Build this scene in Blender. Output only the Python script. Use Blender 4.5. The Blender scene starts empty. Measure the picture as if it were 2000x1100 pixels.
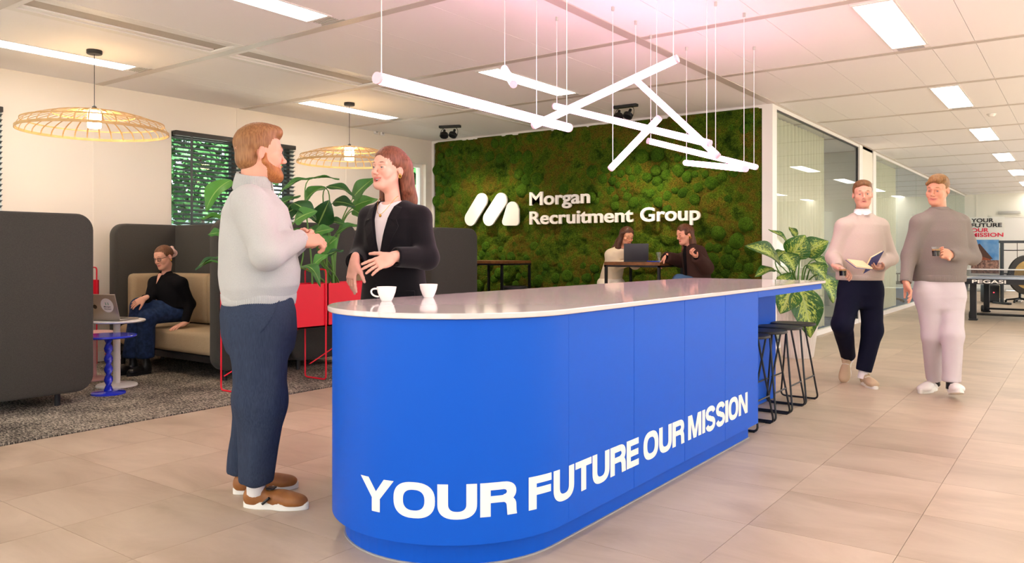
import bpy, bmesh, math, random
import numpy as np
from mathutils import Vector, Matrix

# ------------------------------------------------------------------ camera, world, exposure
F_PX, CAM_H, HOR_Y = 1533.0, 1.2, 492.0
TH = math.atan2(1120, 1533)
sc = bpy.context.scene
cam_d = bpy.data.cameras.new('camera'); cam = bpy.data.objects.new('camera', cam_d)
sc.collection.objects.link(cam); sc.camera = cam
cam.location = (0, 0, CAM_H); cam.rotation_euler = (math.pi/2, 0, TH)
cam_d.sensor_width = 36; cam_d.lens = F_PX/2000*36; cam_d.shift_y = -(550-HOR_Y)/2000
cam_d.clip_start = 0.05; cam_d.clip_end = 200

W = bpy.data.worlds.new('World'); sc.world = W; W.use_nodes = True
_nt = W.node_tree; _nt.nodes.clear()
_bg = _nt.nodes.new('ShaderNodeBackground'); _out = _nt.nodes.new('ShaderNodeOutputWorld')
_sky = _nt.nodes.new('ShaderNodeTexSky'); _sky.sky_type = 'HOSEK_WILKIE'; _sky.turbidity = 8; _sky.ground_albedo = 0.4
_sky.sun_direction = Vector((.55, -.60, .58)).normalized()
_mx = _nt.nodes.new('ShaderNodeMix'); _mx.data_type = 'RGBA'; _mx.inputs[0].default_value = 0.75
_mx.inputs[7].default_value = (0.82, 0.92, 1.0, 1)
_nt.links.new(_sky.outputs[0], _mx.inputs[6]); _nt.links.new(_mx.outputs[2], _bg.inputs[0])
_bg.inputs[1].default_value = 4.2
_nt.links.new(_bg.outputs[0], _out.inputs[0])

_sd = bpy.data.lights.new('sun', 'SUN'); _sd.energy = 30.0; _sd.angle = math.radians(1.0); _sd.color = (1.0, .97, .96)
_so = bpy.data.objects.new('sun', _sd); sc.collection.objects.link(_so)      # high sun on the window side, right of the picture
_so.rotation_euler = Vector((-.55, .60, -.58)).to_track_quat('-Z', 'Y').to_euler()

sc.view_settings.view_transform = 'Standard'; sc.view_settings.look = 'None'
sc.view_settings.gamma = 1.0; sc.view_settings.use_curve_mapping = False
sc.view_settings.exposure = 0.08
sc.cycles.use_denoising = True
sc.cycles.max_bounces = 8; sc.cycles.diffuse_bounces = 5; sc.cycles.glossy_bounces = 4
sc.cycles.transmission_bounces = 6; sc.cycles.transparent_max_bounces = 12
sc.cycles.sample_clamp_indirect = 6.0; sc.cycles.caustics_reflective = False; sc.cycles.caustics_refractive = False
PANEL_E, TUBE_E, BULB_E = 14.0, 15.0, 80.0       # radiance of the lamps in the room
CEIL = 3.02

random.seed(7); RNG = np.random.default_rng(7)
FW = np.array([-math.sin(TH), math.cos(TH), 0.0]); RT = np.array([math.cos(TH), math.sin(TH), 0.0]); UP = np.array([0., 0., 1.])
def P3(px, py, d):
    """point of the room at picture position (px, py), d metres from the camera plane"""
    return FW*d + RT*((px-1000)/F_PX*d) + UP*(CAM_H-(py-HOR_Y)/F_PX*d)
def PZ(px, py, z): return P3(px, py, F_PX*(CAM_H-z)/(py-HOR_Y))
def nrm(v):
    v = np.asarray(v, float); return v/(np.linalg.norm(v)+1e-12)
# ------------------------------------------------------------------ scene helpers
C = sc.collection
def tag(o, label=None, cat=None, group=None, kind=None):
    if label: o['label'] = label
    if cat: o['category'] = cat
    if group: o['group'] = group
    if kind: o['kind'] = kind
    return o
def empty(name, loc=(0, 0, 0), rz=0.0, **k):
    o = bpy.data.objects.new(name, None); C.objects.link(o); o.location = loc; o.rotation_euler = (0, 0, rz)
    o.empty_display_size = 0.1
    return tag(o, **k)
def link(name, me, mat=None, parent=None, loc=None, rot=None):
    o = bpy.data.objects.new(name, me); C.objects.link(o)
    if mat is not None and len(me.materials) == 0: me.materials.append(mat)
    if parent is not None: o.parent = parent
    if loc is not None: o.location = loc
    if rot is not None: o.rotation_euler = rot
    return o
def copy_tree(o, parent=None):
    c = o.copy(); C.objects.link(c); c.parent = parent
    for ch in o.children: copy_tree(ch, c)
    return c
def np_mesh(name, V, Fq, smooth=True, col=None, uv=None):
    """mesh from an array of vertices and an array of quads (or triangles)"""
    V = np.asarray(V, np.float32); Fq = np.asarray(Fq, np.int32)
    me = bpy.data.meshes.new(name); nf, k = Fq.shape
    me.vertices.add(len(V)); me.vertices.foreach_set('co', V.ravel())
    me.loops.add(nf*k); me.loops.foreach_set('vertex_index', Fq.ravel())
    me.polygons.add(nf); me.polygons.foreach_set('loop_start', np.arange(0, nf*k, k, dtype=np.int32))
    me.polygons.foreach_set('loop_total', np.full(nf, k, np.int32))
    me.polygons.foreach_set('use_smooth', np.full(nf, smooth))
    me.update(calc_edges=True); me.validate()
    if col is not None:
        a = me.color_attributes.new('Col', 'FLOAT_COLOR', 'POINT')
        c4 = np.ones((len(V), 4), np.float32); c4[:, :3] = col; a.data.foreach_set('color', c4.ravel())
    if uv is not None:
        u = me.uv_layers.new(name='UVMap'); uu = np.asarray(uv, np.float32)[Fq.ravel()]; u.data.foreach_set('uv', uu.ravel())
    return me

class MB:
    """collects shapes into one mesh"""
    def __init__(s): s.v = []; s.f = []; s.sm = []; s.uv = {}
    def add(s, vs, fs, smooth=False):
        n = len(s.v); s.v += [tuple(map(float, p)) for p in vs]
        s.f += [tuple(i+n for i in f) for f in fs]; s.sm += [smooth]*len(fs); return s
    def box(s, lo, hi):
        x0, y0, z0 = lo; x1, y1, z1 = hi
        return s.add([(x0,y0,z0),(x1,y0,z0),(x1,y1,z0),(x0,y1,z0),(x0,y0,z1),(x1,y0,z1),(x1,y1,z1),(x0,y1,z1)],
                     [(0,3,2,1),(4,5,6,7),(0,1,5,4),(1,2,6,5),(2,3,7,6),(3,0,4,7)])
    def rbox(s, lo, hi, r=0.01, seg=2, M=None):
        bm = bmesh.new(); bmesh.ops.create_cube(bm, size=1)
        c = [(a+b)/2 for a, b in zip(lo, hi)]; d = [b-a for a, b in zip(lo, hi)]
        for v in bm.verts: v.co = Vector((v.co.x*d[0]+c[0], v.co.y*d[1]+c[1], v.co.z*d[2]+c[2]))
        bmesh.ops.bevel(bm, geom=bm.edges[:], offset=min(r, min(d)*0.49), segments=seg, profile=0.5, affect='EDGES', clamp_overlap=True)
        bm.verts.index_update()
        vs = [(M @ v.co if M else v.co) for v in bm.verts]
        s.add([tuple(v) for v in vs], [[v.index for v in f.verts] for f in bm.faces], True); bm.free(); return s
    def prism(s, pts, z0, z1, smooth=False):
        n = len(pts); vs = [(p[0], p[1], z0) for p in pts]+[(p[0], p[1], z1) for p in pts]
        s.add(vs, [tuple(reversed(range(n))), tuple(range(n, 2*n))])
        m = len(s.v)-2*n
        s.f += [(m+i, m+(i+1) % n, m+n+(i+1) % n, m+n+i) for i in range(n)]; s.sm += [smooth]*n
        return s
    def tube(s, path, r, seg=8, cap=True, closed=False):
        P = [np.asarray(p, float) for p in path]; n = len(P)
        rs = r if hasattr(r, '__len__') else [r]*n
        t0 = nrm(P[1]-P[0]); a = np.array([0, 0, 1.]) if abs(t0[2]) < 0.9 else np.array([1., 0, 0])
        u = nrm(np.cross(t0, a)); vs = []
        for i in range(n):
            if closed: t = nrm(P[(i+1) % n]-P[i-1])
            else: t = nrm(P[min(i+1, n-1)]-P[max(i-1, 0)])
            u = nrm(u-t*np.dot(u, t)); w = np.cross(t, u)
            for k in range(seg):
                an = 2*math.pi*k/seg; vs.append(P[i]+rs[i]*(math.cos(an)*u+math.sin(an)*w))
        fs = []
        for i in range(n if closed else n-1):
            j = (i+1) % n
            for k in range(seg): fs.append((i*seg+k, i*seg+(k+1) % seg, j*seg+(k+1) % seg, j*seg+k))
        s.add(vs, fs, True)
        if cap and not closed:
            m = len(s.v)-n*seg
            s.f += [tuple(m+k for k in reversed(range(seg))), tuple(m+(n-1)*seg+k for k in range(seg))]; s.sm += [False]*2
        return s
    def lathe(s, prof, seg=24, c=(0, 0), ax=1.0, ay=1.0, ang=None):
        """prof: list of (r, z)"""
        n = len(prof); vs = []; fs = []
        for r, z in prof:
            for k in range(seg):
                a = 2*math.pi*k/seg; vs.append((c[0]+ax*r*math.cos(a), c[1]+ay*r*math.sin(a), z))
        for i in range(n-1):
            for k in range(seg): fs.append((i*seg+k, i*seg+(k+1) % seg, (i+1)*seg+(k+1) % seg, (i+1)*seg+k))
        if prof[0][0] > 1e-6: fs.append(tuple(reversed(range(seg))))
        if prof[-1][0] > 1e-6: fs.append(tuple((n-1)*seg+k for k in range(seg)))
        return s.add(vs, fs, True)
    def sphere(s, c, r, seg=16, rings=8):
        r = r if hasattr(r, '__len__') else (r, r, r); vs = [(c[0], c[1], c[2]-r[2])]; fs = []
        for i in range(1, rings):
            ph = math.pi*i/rings-math.pi/2
            for k in range(seg):
                a = 2*math.pi*k/seg; vs.append((c[0]+r[0]*math.cos(ph)*math.cos(a), c[1]+r[1]*math.cos(ph)*math.sin(a), c[2]+r[2]*math.sin(ph)))
        vs.append((c[0], c[1], c[2]+r[2])); T = len(vs)-1
        for k in range(seg):
            fs.append((0, 1+(k+1) % seg, 1+k)); b = 1+(rings-2)*seg; fs.append((T, b+k, b+(k+1) % seg))
            for i in range(rings-2):
                a = 1+i*seg; fs.append((a+k, a+(k+1) % seg, a+seg+(k+1) % seg, a+seg+k))
        return s.add(vs, fs, True)
    def strip(s, L, R, th, n):
        """solid band between two point rows, thickness th along n(i)"""
        k = len(L); vs = []
        for i in range(k):
            o = np.asarray(n[i])*th; vs += [np.asarray(L[i]), np.asarray(R[i]), np.asarray(R[i])+o, np.asarray(L[i])+o]
        fs = [(0, 1, 2, 3), tuple(4*(k-1)+q for q in (3, 2, 1, 0))]
        for i in range(k-1):
            a, b = 4*i, 4*i+4
            for q in range(4): fs.append((a+q, b+q, b+(q+1) % 4, a+(q+1) % 4))
        return s.add(vs, fs, False)
    def xf(s, M):
        s.v = [tuple(M @ Vector(p)) for p in s.v]; return s
    def mesh(s, name, flip=True):
        me = bpy.data.meshes.new(name); me.from_pydata(s.v, [], s.f)
        me.polygons.foreach_set('use_smooth', s.sm)
        if flip:
            bm = bmesh.new(); bm.from_mesh(me); bmesh.ops.recalc_face_normals(bm, faces=bm.faces[:]); bm.to_mesh(me); bm.free()
        me.update(); return me
    def build(s, name, mat, parent=None, loc=None, rot=None, bevel=0.0, sharp=40):
        me = s.mesh(name)
        if any(s.sm):
            try: me.set_sharp_from_angle(angle=math.radians(sharp))
            except Exception: pass
        o = link(name, me, mat, parent, loc, rot)
        if bevel:
            m = o.modifiers.new('edge', 'BEVEL'); m.width = bevel; m.segments = 2; m.limit_method = 'ANGLE'
        return o
def arc(c, r, a0, a1, n):
    return [(c[0]+r*math.cos(math.radians(a0+(a1-a0)*i/n)), c[1]+r*math.sin(math.radians(a0+(a1-a0)*i/n))) for i in range(n+1)]
def rrect(x0, y0, x1, y1, r, n=6):
    return (arc((x1-r, y0+r), r, -90, 0, n)+arc((x1-r, y1-r), r, 0, 90, n)+arc((x0+r, y1-r), r, 90, 180, n)+arc((x0+r, y0+r), r, 180, 270, n))
def bez(p0, p1, p2, p3, n=12):
    p0, p1, p2, p3 = map(np.asarray, (p0, p1, p2, p3)); out = []
    for i in range(n+1):
        t = i/n; out.append((1-t)**3*p0+3*(1-t)**2*t*p1+3*(1-t)*t*t*p2+t**3*p3)
    return out
def fillet(path, r, n=5):
    """round the corners of a polyline"""
    P = [np.asarray(p, float) for p in path]; out = [P[0]]
    for i in range(1, len(P)-1):
        a, b, c = P[i-1], P[i], P[i+1]; la, lc = np.linalg.norm(a-b), np.linalg.norm(c-b); q = min(r, la*.49, lc*.49)
        s, e = b+(a-b)/la*q, b+(c-b)/lc*q
        for k in range(n+1):
            t = k/n; out.append((1-t)**2*s+2*(1-t)*t*b+t*t*e)
    return out+[P[-1]]

# ------------------------------------------------------------------ materials
MATS = {}
def srgb(h):
    h = h.lstrip('#'); c = [int(h[i:i+2], 16)/255 for i in (0, 2, 4)]
    return tuple(x/12.92 if x <= .04045 else ((x+.055)/1.055)**2.4 for x in c)
def mat(name, col, rough=.5, metal=0., spec=.5, emit=None, estr=0., bump=None, vary=None, coat=0., trans=0., ior=1.45, sheen=0., sss=0., col_attr=False, alpha=1.0, rnd=0.):
    """bump=(scale, strength, stretch xyz); vary=(scale, second colour, amount, detail, stretch)"""
    if name in MATS: return MATS[name]
    m = bpy.data.materials.new(name); m.use_nodes = True; nt = m.node_tree; N = nt.nodes; L = nt.links
    b = N['Principled BSDF']; col = srgb(col) if isinstance(col, str) else col
    b.inputs['Base Color'].default_value = (*col, 1); b.inputs['Roughness'].default_value = rough
    b.inputs['Metallic'].default_value = metal; b.inputs['Specular IOR Level'].default_value = spec
    b.inputs['Coat Weight'].default_value = coat; b.inputs['Transmission Weight'].default_value = trans; b.inputs['IOR'].default_value = ior
    b.inputs['Sheen Weight'].default_value = sheen; b.inputs['Alpha'].default_value = alpha
    if sss: b.inputs['Subsurface Weight'].default_value = sss; b.inputs['Subsurface Radius'].default_value = (.012, .005, .003); b.inputs['Subsurface Scale'].default_value = 1.0
    if emit is not None:
        b.inputs['Emission Color'].default_value = (*(srgb(emit) if isinstance(emit, str) else emit), 1); b.inputs['Emission Strength'].default_value = estr
    def coords(st):
        tc = N.new('ShaderNodeTexCoord'); mp = N.new('ShaderNodeMapping'); L.new(tc.outputs['Object'], mp.inputs[0]); mp.inputs['Scale'].default_value = st; return mp.outputs[0]
    base = None
    if col_attr:
        a = N.new('ShaderNodeVertexColor'); a.layer_name = 'Col'; base = a.outputs[0]
    if vary:
        sc_, c2, amt = vary[:3]; det = vary[3] if len(vary) > 3 else 4.; st = vary[4] if len(vary) > 4 else (1, 1, 1)
        nz = N.new('ShaderNodeTexNoise'); nz.inputs['Scale'].default_value = sc_; nz.inputs['Detail'].default_value = det; L.new(coords(st), nz.inputs['Vector'])
        rp = N.new('ShaderNodeValToRGB'); rp.color_ramp.elements[0].position = .35; rp.color_ramp.elements[1].position = .65
        rp.color_ramp.elements[1].color = (amt, amt, amt, 1); L.new(nz.outputs[0], rp.inputs[0])
        mx = N.new('ShaderNodeMix'); mx.data_type = 'RGBA'; L.new(rp.outputs[0], mx.inputs[0])
        if base is not None: L.new(base, mx.inputs[6])
        else: mx.inputs[6].default_value = (*col, 1)
        mx.inputs[7].default_value = (*(srgb(c2) if isinstance(c2, str) else c2), 1); base = mx.outputs[2]
    if rnd:
        oi = N.new('ShaderNodeObjectInfo'); mr = N.new('ShaderNodeMapRange'); L.new(oi.outputs['Random'], mr.inputs[0])
        mr.inputs[3].default_value = 1-rnd; mr.inputs[4].default_value = 1+rnd
        hs = N.new('ShaderNodeHueSaturation'); L.new(mr.outputs[0], hs.inputs['Value'])
        if base is not None: L.new(base, hs.inputs['Color'])
        else: hs.inputs['Color'].default_value = (*col, 1)
        base = hs.outputs[0]
    if base is not None: L.new(base, b.inputs['Base Color'])
    if bump:
        sc_, stg = bump[:2]; st = bump[2] if len(bump) > 2 else (1, 1, 1)
        nz = N.new('ShaderNodeTexNoise'); nz.inputs['Scale'].default_value = sc_; nz.inputs['Detail'].default_value = 5; L.new(coords(st), nz.inputs['Vector'])
        bp = N.new('ShaderNodeBump'); bp.inputs['Strength'].default_value = stg; bp.inputs['Distance'].default_value = .004; L.new(nz.outputs[0], bp.inputs['Height'])
        L.new(bp.outputs[0], b.inputs['Normal'])
    MATS[name] = m; return m
# ------------------------------------------------------------------ special materials
def pane_mat(name, tint=(1, 1, 1), refl=.05, blend=.9, power=4.0):
    m = bpy.data.materials.new(name); m.use_nodes = True; nt = m.node_tree; nt.nodes.clear(); N = nt.nodes.new; L = nt.links.new
    o = N('ShaderNodeOutputMaterial'); t = N('ShaderNodeBsdfTransparent'); g = N('ShaderNodeBsdfGlossy'); mx = N('ShaderNodeMixShader'); lw = N('ShaderNodeLayerWeight'); lw.inputs[0].default_value = .5
    t.inputs[0].default_value = (*tint, 1); g.inputs['Roughness'].default_value = .0
    pw = N('ShaderNodeMath'); pw.operation = 'POWER'; pw.inputs[1].default_value = power; L(lw.outputs['Facing'], pw.inputs[0])
    ma = N('ShaderNodeMath'); ma.operation = 'MULTIPLY_ADD'; ma.use_clamp = True; ma.inputs[1].default_value = blend; ma.inputs[2].default_value = refl
    L(pw.outputs[0], ma.inputs[0]); L(ma.outputs[0], mx.inputs[0]); L(t.outputs[0], mx.inputs[1]); L(g.outputs[0], mx.inputs[2]); L(mx.outputs[0], o.inputs[0])
    return m
M_GLASS = pane_mat('partition_glass', (.95, .98, .95), .05, .3, 4)
M_WGLASS = pane_mat('window_glass', (.96, .98, .98), .02, .6, 4)
M_WHITE = mat('white_paint', '#efebe7', .45)
M_CREAM = mat('cream_wall', '#efe5d8', .75, bump=(60, .05))
M_WALL2 = mat('office_wall', '#e9e4d8', .7)
M_CEIL = mat('ceiling_panel_white', '#f8f4f4', .6, bump=(300, .04))
M_BAND = mat('ceiling_profile', '#d2c8c0', .4, metal=.2)
M_DIFF = mat('lamp_diffuser', '#ffffff', .4, emit=(1.0, .95, .89), estr=PANEL_E)
M_BLACK = mat('black_metal', '#17171a', .4)
M_GREY_TRIM = mat('grey_trim', '#b9b6b2', .4, metal=.3)
M_SLAT = mat('blind_slat', '#3a4446', .35)
M_BLIND = mat('blind_rail', '#33302d', .45)
M_DARKMETAL = mat('perforated_plate', '#bfb4a8', .5, metal=.1, bump=(900, .5))
M_SLOT = mat('slot_black', '#1b1917', .7)

def floor_mat():
    m = bpy.data.materials.new('floor_vinyl_tile'); m.use_nodes = True; nt = m.node_tree; N = nt.nodes.new; L = nt.links.new
    b = nt.nodes['Principled BSDF']; b.inputs['Roughness'].default_value = .36; b.inputs['Specular IOR Level'].default_value = .35
    g = N('ShaderNodeNewGeometry'); oi = N('ShaderNodeObjectInfo')
    add = N('ShaderNodeVectorMath'); add.operation = 'ADD'; L(g.outputs['Position'], add.inputs[0])
    sc_ = N('ShaderNodeVectorMath'); sc_.operation = 'SCALE'; sc_.inputs[0].default_value = (31, 17, 9); L(oi.outputs['Random'], sc_.inputs['Scale']); L(sc_.outputs[0], add.inputs[1])
    mp = N('ShaderNodeMapping'); mp.inputs['Scale'].default_value = (1.0, 2.2, 1); L(add.outputs[0], mp.inputs[0])
    n1 = N('ShaderNodeTexNoise'); n1.inputs['Scale'].default_value = 1.6; n1.inputs['Detail'].default_value = 8; n1.inputs['Roughness'].default_value = .62; n1.inputs['Distortion'].default_value = .6; L(mp.outputs[0], n1.inputs['Vector'])
    rp = N('ShaderNodeValToRGB'); e = rp.color_ramp.elements; e[0].position = .3; e[0].color = (*srgb('#a8947f'), 1); e[1].position = .72; e[1].color = (*srgb('#c6b39e'), 1)
    x = rp.color_ramp.elements.new(.5); x.color = (*srgb('#b9a590'), 1); L(n1.outputs[0], rp.inputs[0])
    mr = N('ShaderNodeMapRange'); mr.inputs[3].default_value = .9; mr.inputs[4].default_value = 1.06; L(oi.outputs['Random'], mr.inputs[0])
    hs = N('ShaderNodeHueSaturation'); L(mr.outputs[0], hs.inputs['Value']); L(rp.outputs[0], hs.inputs['Color']); L(hs.outputs[0], b.inputs['Base Color'])
    r2 = N('ShaderNodeMapRange'); r2.inputs[3].default_value = .3; r2.inputs[4].default_value = .46; L(n1.outputs[0], r2.inputs[0]); L(r2.outputs[0], b.inputs['Roughness'])
    return m
M_TILE = floor_mat()
def carpet_mat(name, a, b_, c, sc1=38, st=(1, 2.6, 1)):
    m = bpy.data.materials.new(name); m.use_nodes = True; nt = m.node_tree; N = nt.nodes.new; L = nt.links.new
    b = nt.nodes['Principled BSDF']; b.inputs['Roughness'].default_value = .95; b.inputs['Specular IOR Level'].default_value = .1
    g = N('ShaderNodeNewGeometry'); mp = N('ShaderNodeMapping'); mp.inputs['Scale'].default_value = st; L(g.outputs['Position'], mp.inputs[0])
    n1 = N('ShaderNodeTexNoise'); n1.inputs['Scale'].default_value = sc1; n1.inputs['Detail'].default_value = 4; n1.inputs['Roughness'].default_value = .7; L(mp.outputs[0], n1.inputs['Vector'])
    n2 = N('ShaderNodeTexNoise'); n2.inputs['Scale'].default_value = 2.5; n2.inputs['Detail'].default_value = 2; L(g.outputs['Position'], n2.inputs['Vector'])
    ad = N('ShaderNodeMath'); ad.operation = 'MULTIPLY_ADD'; ad.inputs[1].default_value = .25; L(n2.outputs[0], ad.inputs[0]); L(n1.outputs[0], ad.inputs[2])
    rp = N('ShaderNodeValToRGB'); e = rp.color_ramp.elements; e[0].position = .5; e[0].color = (*srgb(a), 1); e[1].position = .74; e[1].color = (*srgb(c), 1)
    x = rp.color_ramp.elements.new(.61); x.color = (*srgb(b_), 1); L(ad.outputs[0], rp.inputs[0]); L(rp.outputs[0], b.inputs['Base Color'])
    bp = N('ShaderNodeBump'); bp.inputs['Strength'].default_value = .6; bp.inputs['Distance'].default_value = .006; L(n1.outputs[0], bp.inputs['Height']); L(bp.outputs[0], b.inputs['Normal'])
    return m
M_CARPET = carpet_mat('grey_fleck_carpet', '#2a2826', '#6a645b', '#bdb3a2')
M_BLUECARPET = carpet_mat('blue_carpet', '#2c4566', '#466489', '#6f8bab', 20)

# ------------------------------------------------------------------ floor
XL, XR, Y0, Y1, XG, YM = -8.68, 3.6, -4.0, 28.8, -3.12, 9.66
fl = MB().box((XL, Y0, -.12), (XR, Y1, -.012)).build('floor', M_SLOT); tag(fl, 'beige stone-look vinyl tile floor running through the room', kind='structure')
CX0 = -5.42
tm = MB().box((-.299, -.299, -.012), (.299, .299, 0)).mesh('tile')
tiles = []
for i in range(-9, 6):
    for j in range(-8, 42):
        cx, cy = -.3+i*.6, 4.3+j*.6-.0
        if cx-.3 < CX0-.3 or cy > 28.8 or (cx < -3.3 and cy > 9.9): continue
        v = np.array([cx, cy, 0]); d = v@FW; l = v@RT
        vis = d > 1.6 and abs(l/d) < .72
        tiles.append((0 if vis else 1, d, cx, cy))
tiles.sort(); rest = MB()
for k, (nv, d, cx, cy) in enumerate(tiles):
    if k < 290: link('tile', tm, M_TILE, fl, (cx, cy, 0))
    else: rest.box((cx-.299, cy-.299, -.012), (cx+.299, cy+.299, 0))
tag(rest.build('distant_tile', M_TILE, fl), kind='stuff')
ca = MB().box((XL, -4, -.011), (CX0, 9.66, .006)).build('carpet', M_CARPET)
tag(ca, 'dark grey flecked carpet under the seating booths', kind='structure')
ed = MB()
for k in range(200):
    y = 1.2+k*.042; ed.rbox((CX0-.004, y, -.004), (CX0+.004, y+.034, .009), .003, 1)
tag(ed.build('edge_stitching', M_CARPET, ca), kind='stuff')
bc = MB().box((XL, 9.75, -.011), (XG-.05, Y1, .006)).build('carpet_office', M_BLUECARPET); tag(bc, 'blue office carpet behind the glass partition', kind='structure')

# ------------------------------------------------------------------ ceiling
ce = MB().box((XL, Y0, CEIL+.045), (XR, Y1, CEIL+.12)).build('ceiling', M_SLOT); tag(ce, 'white panel ceiling with metal profiles and recessed lamps', kind='structure')
BY = [4.25+1.805*k for k in range(-5, 15)]        # cross profiles
LIGHTS = []                                        # (x0, x1, y0)
for y0 in (-4.62, -1.02, 2.55, 6.19):
    LIGHTS += [(-7.78, -7.5, y0), (-4.97, -4.69, y0)]
for k in range(-3, 7): LIGHTS.append((-1.41, -1.11, 6.18+3.61*k))
for k in range(-3, 7): LIGHTS.append((1.5, 1.8, 6.18+3.61*k))
for k in range(1, 7): LIGHTS.append((-5.6, -5.3, 6.18+3.61*k))  # lamps added so the office behind the glass is lit
CLIM = [(-6.53, -6.0, k) for k in range(3, 9)]
pm_cache = {}
def panel(x0, x1, y0, y1):
    if x1-x0 < .02 or y1-y0 < .02: return
    key = (round(x1-x0, 3), round(y1-y0, 3))
    if key not in pm_cache:
        w, d = key; pm_cache[key] = MB().box((-w/2, -d/2, 0), (w/2, d/2, .02)).mesh('ceiling_panel')
    link('ceiling_panel', pm_cache[key], M_CEIL, ce, ((x0+x1)/2, (y0+y1)/2, CEIL))
for bi in range(len(BY)-1):
    ya, yb = BY[bi]+.045, BY[bi+1]-.045
    if yb < Y0 or ya > Y1: continue
    ya, yb = max(ya, Y0), min(yb, Y1)
    zones = [(-3.05, XR, [-2.6, -2.02, -1.41, -1.11, -.77, -.17, .43, 1.03, 1.5, 1.8, 2.4, 3.0])]
    if yb < 9.7: zones.append((XL, -3.15, [-7.78, -7.5, -6.53, -6.0, -4.97, -4.69, -3.9]))
    else: zones.append((XL, -3.15, [-7.4, -6.2, -5.6, -5.3, -4.2]))
    for a, b, cuts in zones:
        xs = [a]+cuts+[b]
        for x0, x1 in zip(xs[:-1], xs[1:]):
            if yb < 9.7 and abs(x0+6.53) < .01: continue
            lt = [q for q in LIGHTS if abs(q[0]-x0) < .01 and ya-.25 < q[2] < yb-1.0]
            if lt:
                y0 = lt[0][2]; panel(x0+.002, x1-.002, ya, y0-.02); panel(x0+.002, x1-.002, y0+1.5+.14, yb)
            else: panel(x0+.002, x1-.002, ya, yb)
for y in BY:
    if Y0 < y < Y1:
        xr = XR
        link('ceiling_profile', MB().box((XL, y-.045, CEIL-.004), (xr, y+.045, CEIL+.014)).mesh('ceiling_profile'), M_BAND, ce)
link('ceiling_profile', MB().box((-3.15, Y0, CEIL-.006), (-3.05, Y1, CEIL+.014)).mesh('ceiling_profile'), M_BAND, ce)

def ceiling_light(x0, x1, y0, label):
    y1 = y0+1.5; r = empty('ceiling_light', ((x0+x1)/2, (y0+y1)/2, CEIL), label=label, cat='ceiling light', group='recessed ceiling lights')
    w, d = (x1-x0)/2, .75
    m = MB()
    for a, b in (((-w, -d-.02), (-w+.016, d+.02)), ((w-.016, -d-.02), (w, d+.02)), ((-w+.016, -d-.02), (w-.016, -d+.012)), ((-w+.016, d-.012), (w-.016, d+.02))):
        m.box((a[0], a[1], -.006), (b[0], b[1], .014))
    m.build('frame', M_WHITE, r)
    MB().box((-w+.016, -d+.012, -.001), (w-.016, d-.012, .012)).build('diffuser', M_DIFF, r)
    v = MB().box((-w, d+.02, .002), (w, d+.138, .012)).build('vent_plate', M_CEIL, r)
    for k in range(4): MB().box((-w*.72, d+.035+k*.025, -.002), (w*.72, d+.045+k*.025, .004)).build('vent_slot', M_GREY_TRIM, v)
    return r
lab = {(-7.78, 2.55): 'long ceiling light above the big near rattan lampshade', (-7.78, 6.19): 'long ceiling light above the smaller rattan lampshade by the far wall',
       (-4.97, 2.55): 'long ceiling light cut by the top picture edge, above the bearded man', (-4.97, 6.19): 'ceiling light behind the short dangling pink tube lamp',
       (-1.41, 6.18): 'largest rectangular ceiling light on the right, at the top picture edge'}
ordn = ['', 'second', 'third', 'fourth', 'fifth', 'sixth', 'seventh']
NTH = ['first', 'second', 'third', 'fourth', 'fifth', 'sixth', 'seventh', 'eighth', 'ninth', 'tenth', 'eleventh', 'twelfth']; cnt = {}
for x0, x1, y0 in LIGHTS:
    L_ = lab.get((x0, round(y0, 2)))
    if L_ is None:
        row = ('row towards the far wall, behind the largest' if x0 == -1.41 and y0 > 6.3 else 'added row lighting the office behind the glass partition' if x0 == -5.6 else 'row beyond the right picture edge' if x0 == 1.5 else 'rows behind the camera')
        k = cnt.get(row, 0); cnt[row] = k+1; L_ = '%s ceiling light in the %s' % (NTH[k], row)
    ceiling_light(x0, x1, y0, L_)
for x0, x1, k in CLIM:
    ya, yb = BY[k-1+0]+.045, BY[k]-.045
    if yb > 9.8 or yb < 0: continue
    r = empty('climate_vent', ((x0+x1)/2, (ya+yb)/2, CEIL), label={4: 'long slotted ceiling vent nearest the camera, upper left', 5: 'long slotted ceiling vent in the middle, left of the longest pink tube lamp', 6: 'long slotted ceiling vent above the long pink tube lamp, towards the moss wall', 7: 'long slotted ceiling vent just before the double spotlight at the moss wall'}.get(k, 'long slotted ceiling vent in the bay before the moss wall' if k > 6 else 'long slotted ceiling vent at the upper left edge'), cat='ceiling vent', group='ceiling vents in a row')
    w, d = (x1-x0)/2, (yb-ya)/2
    m = MB()
    m.box((-w, -d, -.002), (-w+.09, d, .014)); m.box((w-.07, -d, -.002), (w, d, .014)); m.box((-w+.09, -d, -.002), (w-.07, -d+.05, .014)); m.box((-w+.09, d-.05, -.002), (w-.07, d, .014))
    m.build('frame', M_WHITE, r)
    MB().box((-.1, -d+.05, .016), (.09, d-.05, .022)).build('perforated_plate', M_DARKMETAL, r)
    for a in (-w+.095, .1): MB().rbox((a, -d+.06, .004), (a+.07, d-.06, .03), .008, 2).build('air_blade', M_WHITE, r)
    MB().box((-w-.012, -d, .004), (-w-.002, d, .012)).build('slot', M_SLOT, r); MB().box((w+.002, -d, .004), (w+.01, d, .012)).build('slot', M_SLOT, r)

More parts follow.
